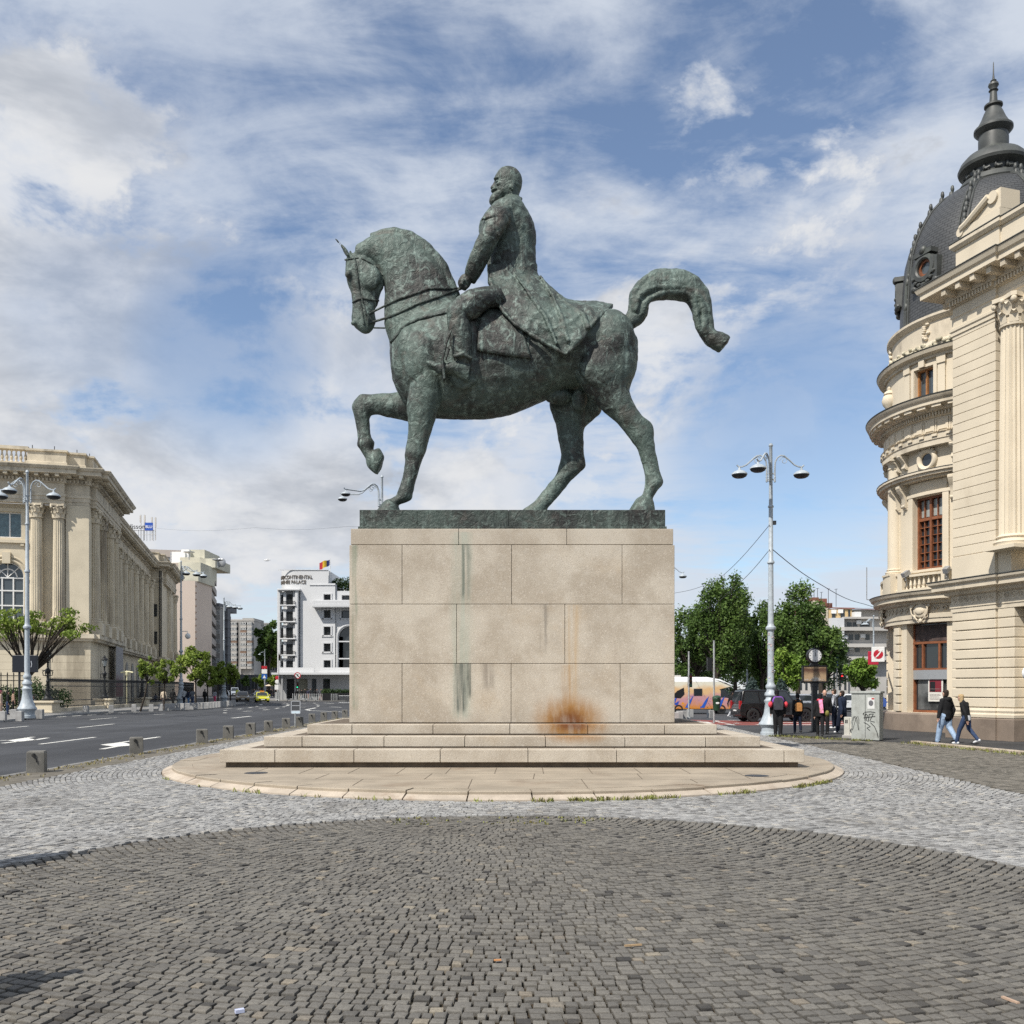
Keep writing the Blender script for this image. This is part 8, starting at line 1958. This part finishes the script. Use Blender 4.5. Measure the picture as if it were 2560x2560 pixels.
c = n.mix(n.m('MULTIPLY', n.ramp(nz2, .60, .64), n.ramp(zz, 1.3, .9)), c, (.02, .06, .34)); c = n.mix(n.m('MULTIPLY', n.ramp(nz2, .36, .33), n.ramp(zz, 1.5, 1.0)), c, (.62, .26, .02)); c = n.mix(n.m('MULTIPLY', n.ramp(n.noise(tc, 2.1, 3, .5, 1.5), .64, .67), n.ramp(zz, 1.8, 1.2)), c, (.02, .02, .025))
n.put(m.node_tree.nodes['Principled BSDF'].inputs['Base Color'], c); m.node_tree.nodes['Principled BSDF'].inputs['Roughness'].default_value = .35
prof = [(-4.2, .35), (2.0, .35), (2.35, .5), (2.45, 1.05), (1.7, 1.25), (1.25, 1.85), (2.1, 2.05), (2.05, 2.25), (1.2, 2.45), (-4.2, 2.45)]
mb = MB(); mb.loft([[(x, y, z) for x, z in prof] for y in (-1.05, 1.05)]); bd = mb.build('body', m, cv, 30, .05)
mb = MB(); mb.loft([[(x, y*(1-.12*(z-2.4)/.4), z) for x, z in ((-4.2, 2.4), (1.5, 2.4), (2.12, 2.1), (2.15, 2.22), (1.3, 2.62), (.3, 2.8), (-4.1, 2.82))] for y in (-1.07, 1.07)]); mb.build('roof', flat('camper_white', (.74, .74, .72), .35), bd, 40, .06)
mb = MB(); mb.box(-.75, -.1, -1.075, -1.05, 1.38, 1.92); w_ = mb.build('side_window', M['dark'], bd, bevel=.02); mb = MB(); mb.box(-.68, -.17, -1.085, -1.076, 1.44, 1.86); mb.build('pane', M['glass'], w_)
mb = MB(); mb.poly([(1.3, -1.06, 1.25), (2.0, -1.06, 1.25), (1.62, -1.06, 1.8), (1.3, -1.06, 1.82)]); mb.build('cab_window', M['glass'], bd)
mb = MB(); mb.poly([(2.36, -.95, 1.06), (2.36, .95, 1.06), (1.32, .9, 1.84), (1.32, -.9, 1.84)]); mb.v = [(x+.06, y, z+.03) for x, y, z in mb.v]; mb.build('windscreen', M['glass'], bd)
mb = MB(); mb.box(-2.3, -1.6, -.4, .4, 2.8, 2.95); mb.build('roof_vent', M['paleconc'], bd)
mb = MB()
for k in range(4): mb.extr([(-2.6+k*1.2, -1.062, .5), (-2.3+k*1.2, -1.062, 1.0), (-2.0+k*1.2, -1.062, 1.35), (-2.15+k*1.2, -1.062, .9), (-2.35+k*1.2, -1.062, .45)], (0, -.006, 0))
mb.build('blue_curves', flat('camper_blue', (.02, .09, .42), .4), bd)
mb = MB(); mb.extr([(-2.5, -1.062, 1.25), (-2.0, -1.062, 1.75), (-1.5, -1.062, 2.0), (-1.45, -1.062, 1.5), (-1.75, -1.062, 1.2)], (0, -.006, 0)); mb.build('dark_wing', M['black'], bd)
for x in (1.35, -1.9): 
    for y in (-.95, .95): wheel(cv, x, y, .36, .22, 'rimblack')
# ---------------------------------------------------------------- people
SK = [flat('light_skin', (.50, .30, .22), .6, .3), flat('tan_skin', (.36, .20, .13), .6, .3)]
_cl = {}
def cloth(c, r=.85):
    k = tuple(c)
    if k not in _cl: _cl[k] = mk('cloth_%d' % len(_cl), c, r, .18, 9, .25, 60, spec=.2)
    return _cl[k]
M['shoewhite'] = flat('white_trainers', (.66, .66, .66), .6); M['shoedark'] = flat('dark_shoes', (.02, .02, .022), .6)
EYE_M = flat('eye_dark', (.01, .01, .01), .3)
def person(label, loc, rz, top, legs, h=1.75, pose='stand', hair=(.02, .015, .012), shoes='shoedark', skin=0, female=False, hem=.86, arms=None, bulk=1.0, head=(0, 0), lean=0.0, stride=1.0, bag=None, extra=None, hairlen=0, hood=None, scarf=None, vox=.020, group=None):
    t = thing('person', label, 'person', loc, rz, group); s_ = h/1.75
    V = lambda x, y, z: Vector((x+lean*max(0, z-.9), y, z))*s_
    prim = []                                            # (points, radii, material)
    sw = .155 if female else .185; hw_ = .085
    gait = {'stand': ((.03, .02, 0), (-.02, -.03, 0)), 'walk': ((.20*stride, .30*stride, 0), (-.04, -.36*stride, .10)), 'step': ((.12, .12, 0), (-.05, -.20, .04)), 'sit': ((.42, .40, 0), (.42, .38, 0))}[pose]
    zh = .92 if pose != 'sit' else .50; dz = zh-.92
    for i, (kx, ax, az) in enumerate(gait):
        y = hw_*(1 if i == 0 else -1); kz = .50+az*.6 if pose != 'sit' else .50
        hip = V(0, y, zh); knee = V(kx, y*1.1, kz); ank = V(ax, y*1.05, .09+az)
        lw = 1.12*bulk if not female else 1.0*bulk
        prim.append(([hip, knee], [.092*lw, .068*lw], 1)); prim.append(([knee, ank], [.066*lw, .052*lw], 1))
        back = 1 if az > .05 else 0
        prim.append(([ank+Vector((-.05, 0, -.035 if not back else -.02))*s_, ank+Vector((.14, 0, -.045 if not back else -.10))*s_], [.048, .040], 2))
    zt = lambda z: z+dz
    tor = [(hem, .115, .155), (.98, .12, .165), (1.08, .11, .15), (1.22, .12, sw*.92), (1.35, .115, sw), (1.43, .085, sw*.86), (1.48, .055, .075)]
    mats = []
    mb = MB(); tubes = []
    def tube2(pts, rr, mi):
        mb.tube(pts, [r*s_ for r in rr], 10); [mb.ell(p, (r*s_,)*3, 10, 8) for p, r in zip(pts, rr)]
        for a, b_, ra, rb in zip(pts, pts[1:], rr, rr[1:]): tubes.append((a, b_, ra*s_, rb*s_, mi))
    rings = []
    for z, rx, ry in tor:
        rings.append([V(rx*bulk*math.cos(a)+.0, ry*bulk*math.sin(a), zt(z)) for a in np.linspace(0, 2*PI, 18, endpoint=False)])
    mb.loft(rings)
    tubes.append((V(0, 0, zt(hem+.10)), V(0, 0, zt(1.38)), .15*s_*bulk, .16*s_*bulk, 0)); tubes.append((V(0, .1, zt(1.38)), V(0, -.1, zt(1.38)), .12*s_, .12*s_, 0)); tubes.append((V(0, .06, zt(hem+.03)), V(0, -.06, zt(hem+.03)), .10*s_, .10*s_, 0))
    mb.ell(V(0, 0, zt(.93)), (.115*s_, .16*s_, .11*s_), 12, 8); tubes.append((V(0, .06, zt(.88)), V(0, -.06, zt(.88)), .10*s_, .10*s_, 1))
    for p, r, mi in prim: tube2(p, r, mi)
    dfa = {'walk': ((-.12, .98, -.10, .80), (.14, 1.0, .24, .82)), 'stand': ((.02, 1.12, .06, .86), (.02, 1.12, .06, .86)), 'step': ((-.06, 1.1, -.02, .84), (.06, 1.1, .12, .86)), 'sit': ((.12, 1.15, .30, 1.08), (.12, 1.15, .30, 1.08))}[pose]
    A_ = arms or dfa; hands = []
    for i, ar in enumerate(A_):
        y = sw*(1 if i == 0 else -1); o = .05*(1 if i == 0 else -1); ex, ez, wx, wz = ar[:4]; wy = ar[4] if len(ar) > 4 else y*1.25+o*.4
        S = V(0, y, zt(1.40)); Eb = V(ex, y+o*1.3, zt(ez)); Wr = V(wx, wy, zt(wz))
        tube2([S, Eb], [.066*bulk, .052*bulk], 0); tube2([Eb, Wr], [.052*bulk, .040*bulk], 0)
        d = (Wr-Eb).normalized(); P = Wr+d*.055*s_; mb.ell(P, (.034*s_, .030*s_, .046*s_), 8, 6); tubes.append((Wr+d*.03*s_, Wr+d*.12*s_, .033*s_, .03*s_, 3)); hands.append((Wr, d, 1 if i == 0 else -1))
    hx_, hy_ = head; N_ = V(.0, 0, zt(1.46)); Hc = V(.02+hx_, hy_, zt(1.63)-abs(hx_)*.25)
    tube2([N_, Hc-Vector((0.02, 0, .05))*s_], [.055, .055], 3)
    mb.ell(Hc, (.098*s_, .078*s_, .118*s_), 14, 10); mb.ell(Hc+Vector((.03, 0, -.06))*s_, (.068*s_, .060*s_, .062*s_), 12, 8)
    mb.ell(Hc+Vector((.102, 0, -.015))*s_, (.018*s_, .014*s_, .026*s_), 8, 6)
    for sg in (-1, 1): mb.ell(Hc+Vector((-.005, sg*.080, -.01))*s_, (.018*s_, .012*s_, .03*s_), 8, 6)
    tubes.append((Hc+Vector((0, 0, -.06))*s_, Hc+Vector((0, 0, .04))*s_, .095*s_, .095*s_, 3))
    ML_ = [cloth(top), cloth(legs), M[shoes], SK[skin], EYE_M]
    o = mb.build('raw', ML_[0]); r_ = o.modifiers.new('r', 'REMESH'); r_.mode = 'VOXEL'; r_.voxel_size = vox*s_; sm = o.modifiers.new('s', 'SMOOTH'); sm.iterations = 2; sm.factor = .5
    me = bpy.data.meshes.new_from_object(o.evaluated_get(bpy.context.evaluated_depsgraph_get())); bpy.data.objects.remove(o, do_unlink=True)
    nf = len(me.polygons); C = np.zeros(nf*3); me.polygons.foreach_get('center', C); C = C.reshape(-1, 3); best = np.full(nf, 1e9); mi = np.zeros(nf, np.int32)
    for a, b_, ra, rb, k in tubes:
        a = np.array(a); b_ = np.array(b_); ab = b_-a; tt = np.clip(((C-a)@ab)/max(1e-9, ab@ab), 0, 1); dd = np.linalg.norm(C-(a+tt[:, None]*ab), axis=1)-(ra+(rb-ra)*tt)
        u = dd < best; best[u] = dd[u]; mi[u] = k
    vs = [tuple(v.co) for v in me.vertices]; fs = [tuple(p.vertices) for p in me.polygons]; bpy.data.meshes.remove(me)
    bd = MB(); bd.add(vs, fs); bd.m = [int(k) for k in mi]
    bd.mi = 3
    for Wr, d, sg in hands:                               # four fingers and a thumb on each hand
        u = Vector((0, 1, 0)).cross(d).normalized() if abs(d.y) < .9 else Vector((1, 0, 0)); w = d.cross(u).normalized(); P = Wr+d*.085*s_
        for k in range(4):
            b0 = P+u*(.024-.016*k)*s_; ln_ = (.062, .072, .068, .052)[k]*s_
            bd.tube([b0, b0+d*ln_*.5+w*sg*-.004*s_, b0+d*ln_*.95+w*sg*-.016*s_], [.0085*s_, .008*s_, .006*s_], 5)
        b0 = Wr+d*.04*s_+u*.030*s_; bd.tube([b0, b0+u*.022*s_+d*.02*s_, b0+u*.026*s_+d*.05*s_], [.010*s_, .009*s_, .007*s_], 5)
    bd.mi = 4
    for sg in (-1, 1): bd.ell(Hc+Vector((.088, sg*.032, .012))*s_, (.010*s_, .012*s_, .008*s_), 6, 4)
    bd.ell(Hc+Vector((.093, 0, -.065))*s_, (.008*s_, .022*s_, .004*s_), 6, 4)
    body = bd.build('body', ML_, t, 60)
    if hair is not None:
        hb_ = MB(); hb_.loft([[Hc+Vector((( -.012+.104*math.cos(a)*k-(.0 if k > .5 else .0)), .086*math.sin(a)*k, z))*s_ for a in np.linspace(0, 2*PI, 16, endpoint=False)] for k, z in ((.2, .128), (.62, .118), (.9, .085), (1.0, .045))])
        hb_.loft([[Hc+Vector((-.03+.078*math.cos(a)*k, .088*math.sin(a)*k, z))*s_ for a in np.linspace(0, 2*PI, 16, endpoint=False)] for k, z in ((.95, .06), (1.0, .0), (.9, -.06-hairlen*.4), (.8, -.085-hairlen))])
        hb_.build('hair', cloth(hair, .7), t, 60)
    if hood is not None:
        q_ = MB(); q_.ell(V(-.10, 0, zt(1.44)), (.09*s_, .14*s_, .09*s_), 12, 8); q_.build('hood', cloth(hood), t, 60)
    if bag is not None:
        c, bz, bw, bh = bag; q_ = MB()
        q_.loft([[V(-.12-.075+x*.075, y*bw*k, zt(bz)+z) for x, y in ((-1, -1), (1, -1.05), (1, 1.05), (-1, 1))] for k, z in ((.8, -bh), (1, -bh*.8), (1, bh*.5), (.75, bh*.92), (.4, bh))]); bb2 = q_.build('backpack', cloth(c), t, 40, .03*s_)
        q_ = MB(); q_.tube([V(-.12, .09, zt(1.44)), V(.02, .12, zt(1.47)), V(.13, .11, zt(1.34)), V(.10, .14, zt(1.12)), V(-.1, .15, zt(1.05))], .016*s_, 5); q_.tube([V(-.12, -.09, zt(1.44)), V(.02, -.12, zt(1.47)), V(.13, -.11, zt(1.34)), V(.10, -.14, zt(1.12)), V(-.1, -.15, zt(1.05))], .016*s_, 5); q_.build('straps', cloth(tuple(x*.6 for x in c)), bb2, 60)
    if scarf is not None:
        q_ = MB(); q_.tube([V(.09*math.cos(a), .085*math.sin(a), zt(1.47)+.015*math.sin(3*a)) for a in np.linspace(0, 2*PI, 16)], .045*s_, 7); q_.build('scarf', cloth(scarf), t, 60)
    return t
NV, BK, JN, LJ = (.012, .016, .03), (.014, .014, .015), (.035, .055, .11), (.30, .40, .54)
def pg_(px, py, z=0.0): return gnd(px, py, z)
# couple walking left in front of the library
p1 = pg_(2365, 1859.5, 0); cm = person('man in black hooded sweatshirt and pale jeans walking hand in hand with the blonde woman', p1, R(120), BK, LJ, 1.79, 'walk', (.03, .02, .015), 'shoedark', bulk=1.32, hood=BK, hem=.80, stride=.8, arms=((.04, 1.12, .05, .86, .32), (-.10, 1.1, -.02, .84)), vox=.017)
p2 = pg_(2416, 1862, 0); cw_ = person('blonde woman in black leather jacket and blue jeans looking down, hand in hand', p2, R(124), BK, JN, 1.66, 'walk', (.42, .30, .16), 'shoewhite', female=True, hem=1.0, bulk=1.15, head=(.07, .0), lean=.16, hairlen=.16, arms=((-.12, 1.1, -.14, .84), (.10, 1.1, .20, .86, -.30)), vox=.017)
mb = MB(); mb.loft([[(.135*k*math.cos(a)+.01, .165*k*math.sin(a), z) for a in np.linspace(0, 2*PI, 18, endpoint=False)] for k, z in ((.98, .80), (1.0, .86), (.96, .96))]); mb.build('white_shirt', cloth((.66, .66, .66)), cw_, 60)
# group waiting at the crossing
pA = person('person in black with purple and red jacket top and dark backpack by the lamp', pg_(1945, 1841), R(80), BK, BK, 1.80, 'stand', BK, bulk=1.12, bag=((.05, .05, .06), 1.22, .17, .24), head=(.0, .05))
mb = MB(); mb.loft([[(.15*k*math.cos(a), .24*k*math.sin(a), z) for a in np.linspace(0, 2*PI, 16, endpoint=False)] for k, z in ((.95, 1.30), (1.05, 1.38), (.9, 1.47), (.5, 1.53))]); mb.build('purple_jacket', cloth((.20, .07, .36)), pA, 60)
mb = MB()
for sg, x in ((1, 0), (-1, .03)): mb.ell((x-.02, sg*.28, 1.22), (.12, .09, .12), 12, 8)
mb.build('red_sleeves', cloth((.58, .06, .08)), pA, 60)
pB = person('woman in black with a tan leather backpack walking away beside the black car', pg_(1994, 1833), R(88), BK, NV, 1.62, 'step', BK, female=True, bag=((.42, .20, .07), 1.16, .14, .19), bulk=1.15, hem=.8)
pC = person('person in black with a pink and orange scarf striding behind the clock post', pg_(2050, 1843.5), R(70), BK, BK, 1.66, 'step', BK, female=True, scarf=(.62, .05, .07), hem=.82, bulk=1.1)
mb = MB(); mb.loft([[(-.20+dx, -.02+w_ , z) for w_ in (-.07, .07) for dx in (-.015, .015)][:2]+[(-.17+dx, -.02+w_, z) for w_, dx in ((.07, 0), (-.07, 0))] for z in (.92, 1.15, 1.42)]); mb.v = [(x, y-.10*(1.42-z), z) for x, y, z in mb.v]; mb.build('scarf_tail', mk('pink_stripes', (.62, .24, .42), .9, .5, 6, col2=(.55, .28, .06)), pC)
mb = MB(); mb.ell((-.10, -.26, .90), (.10, .08, .12), 10, 8); mb.build('olive_bag', cloth((.16, .15, .04)), pC, 60)
person('bald person in black partly hidden behind the one with the pink scarf', pg_(2062, 1836), R(88), BK, BK, 1.78, 'stand', None, bulk=1.05)
person('man in pale grey hooded sweatshirt with a black backpack and white trainers', pg_(2086, 1821.5), R(150), (.46, .47, .50), NV, 1.80, 'stand', (.05, .035, .025), 'shoewhite', bag=(BK, 1.22, .15, .22), hood=(.46, .47, .50), arms=((.02, 1.12, .10, .90), (.02, 1.12, .12, .95)))
person('man in navy quilted jacket and white trainers stepping left of the cabinets', pg_(2106, 1833), R(130), (.018, .026, .05), NV, 1.74, 'walk', (.03, .022, .018), 'shoewhite', bulk=1.28, stride=.55, hem=.82)
person('person in a dark coat half hidden behind the large utility cabinet', pg_(2146, 1826), R(185), BK, (.05, .05, .055), 1.72, 'stand', BK, bulk=1.1)
person('person with white trainers crossing just behind the black off-road car', pg_(1829, 1796, -.11), R(20), BK, (.40, .40, .42), 1.74, 'walk', BK, 'shoewhite', stride=.8)
# pavement along the palace
gp = 'people walking along the palace pavement'
for a in (('child in a blue jacket on the palace pavement by the fence', 389, 1762, 1.25, (.05, .08, .16), BK, 85, False), ('man in a cream jacket walking away past the palace fence', 409, 1766.5, 1.76, (.50, .42, .32), (.10, .09, .09), 92, False), ('man in black with a backpack beside the one in cream', 432, 1766, 1.80, BK, BK, 88, False), ('person in a pale grey top half hidden behind the lamp with the dome camera', 460, 1763, 1.78, (.36, .38, .40), NV, 90, False),
          ('person in dark jacket and blue jeans right of the lamp with the dome camera', 471, 1764, 1.66, NV, (.10, .20, .36), 80, True), ('taller person in a grey hood and jeans walking beside the dark jacket', 481, 1764, 1.78, (.10, .11, .13), JN, 95, False), ('lone person in a long black coat under the largest street tree', 512, 1759, 1.72, BK, BK, 88, True), ('woman in grey blouse and bright pink trousers on the palace pavement', 537, 1757.5, 1.62, (.28, .29, .32), (.60, .06, .16), 100, True),
          ('person with a large white bag by the lamp at the kerb end', 566, 1752.5, 1.68, BK, NV, 95, True)):
    person(a[0], pg_(a[1], a[2]), R(a[6]), a[4], a[5], a[3], 'step', BK, female=a[7], vox=.03, group=gp)
for a in (('person in a beige coat at the left picture edge beside the bollards', 2, 1788, 1.68, (.40, .30, .24), (.40, .30, .24), 'stand', 20), ('woman in black top and blue jeans standing left of the big lamp foot', 19, 1787, 1.64, BK, JN, 'stand', 30), ('person in a brown jacket behind the spreading tree trunk', 33, 1783, 1.66, (.30, .20, .15), BK, 'stand', 40), ('person in dark clothes seated by the lantern plinth looking at a phone', 84, 1781, 1.70, (.05, .055, .06), BK, 'sit', -110)):
    person(a[0], pg_(a[1], a[2]), R(a[7]), a[4], a[5], a[3], a[6], BK if 'beige' not in a[0] else (.16, .04, .06), vox=.028, arms=None)
mb = MB(); b_ = pg_(85, 1781); mb.box(b_.x-1.2, b_.x+1.2, b_.y-.05, b_.y+.45, 0, .42); o = mb.build('stone_bench', M['lime'], None, bevel=.02); tag(o, 'low stone seat beside the lantern plinth under the hedge', 'bench')
# crowd before the hotel and down the street
ch = [(742, 1751, BK, BK, 1.7, 'dark clothed person at the left end of the hotel crowd'), (750, 1750, (.05, .05, .05), (.45, .42, .33), 1.72, 'person in dark jacket and cream trousers before the hotel'), (755, 1751, BK, (.5, .5, .5), 1.66, 'person in black jacket and white trousers before the hotel'), (763, 1750, BK, BK, 1.75, 'person in plain black in the middle of the hotel crowd'), (770, 1750.5, (.03, .03, .05), (.30, .18, .14), 1.72, 'person in navy top and brown trousers before the hotel'), (777, 1750, BK, NV, 1.8, 'tall dark person before the blue hotel window'),
      (787, 1751, BK, BK, 1.74, 'dark person left of the one in rusty trousers'), (793, 1750.3, (.06, .06, .065), BK, 1.7, 'person in charcoal jacket beside the one in rusty trousers'), (802, 1751, (.10, .10, .11), (.26, .11, .08), 1.76, 'person in grey scarf and rusty trousers at the right end of the hotel crowd'), (711, 1748, (.07, .04, .03), BK, 1.68, 'person in brown coat bending by the hotel pillar'), (715, 1749, BK, (.3, .3, .3), 1.7, 'person in black beside the brown coat at the hotel pillar')]
for i, a in enumerate(ch): person(a[5], pg_(a[0], a[1]), R(random.choice((-90, 0, 180, 90))+random.uniform(-30, 30)), a[2], a[3], a[4], 'step', BK, vox=.034, group='people waiting before the hotel')
fp2 = None
for i in range(13):
    px = (632, 640, 648, 668, 672, 677, 682, 688, 692, 636, 645, 660, 690)[i]; py = (1741, 1741.5, 1742, 1745, 1744, 1743.5, 1744, 1744.5, 1745, 1740, 1739.6, 1742, 1742.5)[i]
    if i == 0: fp2 = person('small distant pedestrian in dark clothes at the end of the street', pg_(px, py), R(90), BK, NV, 1.72, 'step', BK, vox=.036, group='distant pedestrians at the end of the street')
    else: dup(fp2, pg_(px, py), R(90*random.randint(0, 3)+20*i % 60), None, random.uniform(.93, 1.05))
wk = person('roadworker in a yellow vest near the parked cars down the street', pg_(593, 1746), R(-60), (.50, .58, .03), NV, 1.72, 'stand', BK, vox=.034)
# white bag on the pavement post, parasol far down the street
mb = MB(); q = pg_(566, 1751); mb.loft([[(q.x+.3+w_*k*math.cos(a), q.y-.3+.16*k*math.sin(a), z) for a in np.linspace(0, 2*PI, 10, endpoint=False)] for k, w_, z in ((1, .40, .72), (1, .34, 1.0), (.6, .2, 1.35), (.3, .1, 1.5))]); o = mb.build('white_bag', M['white'], None, 50); tag(o, 'large white bag carried beside the lamp at the kerb end', 'bag')
pr_ = thing('cafe_parasol', 'cream cafe parasol above the pedestrians at the end of the street', 'parasol', pg_(684, 1741)); mb = MB(); mb.tube([(0, 0, 0), (0, 0, 2.9)], .04, 6); mb.build('pole', M['polegrey'], pr_); mb = MB(); mb.lathe([(2.2, 2.3), (1.1, 2.65), (.02, 2.95)], 8, caps=False); mb.build('canopy', flat('parasol_cream', (.55, .45, .33), .8), pr_)
# two people outside the picture on the left whose shadows reach into it
person('person outside the left edge whose long shadow falls across the pale cobbles', Vector((-5.86, 9.5, 0)), R(20), NV, JN, 1.85, 'stand', BK, bulk=1.25)
person('person outside the left edge whose shadow falls on the dark cobbles', Vector((-3.80, 5.15, 0)), R(20), BK, JN, 1.62, 'stand', BK, bulk=1.2)
# small litter on the cobbles
def litter(name, label, px, py, sz, c, rz):
    q = gnd(px, py, .014); mb = MB(); mb.obox(q, sz, rz); o = mb.build(name, flat('litter_'+name, c, .8), None); tag(o, label, 'litter')
litter('cigarette_end', 'orange cigarette end lying on the dark cobbles near the centre', 1244, 2400, (.05, .011, .01), (.50, .24, .10), .1)
litter('wood_chip', 'pale curved wood chip lying on the dark cobbles right of centre', 1583, 2363, (.13, .014, .012), (.36, .25, .14), .25)
litter('paper_scrap', 'crumpled bluish paper scrap near the bottom edge', 599, 2527, (.05, .03, .02), (.45, .48, .62), .5)
litter('twig', 'short pale twig on the cobbles near the right bottom corner', 2526, 2500, (.02, .12, .012), (.40, .28, .20), .3)
# ---------------------------------------------------------------- countable parts written in one loop become parts of their own
def split_parts(o, name):
    me = o.data; p = list(range(len(me.vertices)))
    def find(i):
        while p[i] != i: p[i] = p[p[i]]; i = p[i]
        return i
    for f in me.polygons:
        v = f.vertices
        for k in v[1:]: p[find(k)] = find(v[0])
    comp = {}
    for f in me.polygons: comp.setdefault(find(f.vertices[0]), []).append(f)
    if not 1 < len(comp) <= 100: return
    for fs in comp.values():
        mb = MB(); ids = {}
        for f in fs:
            for k in f.vertices: ids.setdefault(k, len(ids))
        mb.add([me.vertices[k].co for k in ids], [tuple(ids[k] for k in f.vertices) for f in fs])
        q = mb.build(name, me.materials[0]); q.parent = o.parent; q.matrix_parent_inverse = o.matrix_parent_inverse
    bpy.data.objects.remove(o, do_unlink=True)
SPLIT = {'windows': 'window', 'side_windows': 'side_window', 'air_conditioners': 'air_conditioner', 'rooftop_boxes': 'rooftop_box', 'arch_shade_panels': 'arch_shade_panel', 'lightning_rods': 'lightning_rod', 'terrace_doors': 'terrace_door', 'white_plant_room': 'plant_room', 'stair_towers': 'stair_tower', 'modillions': 'modillion', 'floor_ledges': 'floor_ledge', 'slab_joints': 'slab_joint', 'red_sleeves': 'red_sleeve'}
for o in [o for o in bpy.data.objects if o.type == 'MESH' and o.name.split('.')[0] in SPLIT]: split_parts(o, SPLIT[o.name.split('.')[0]])
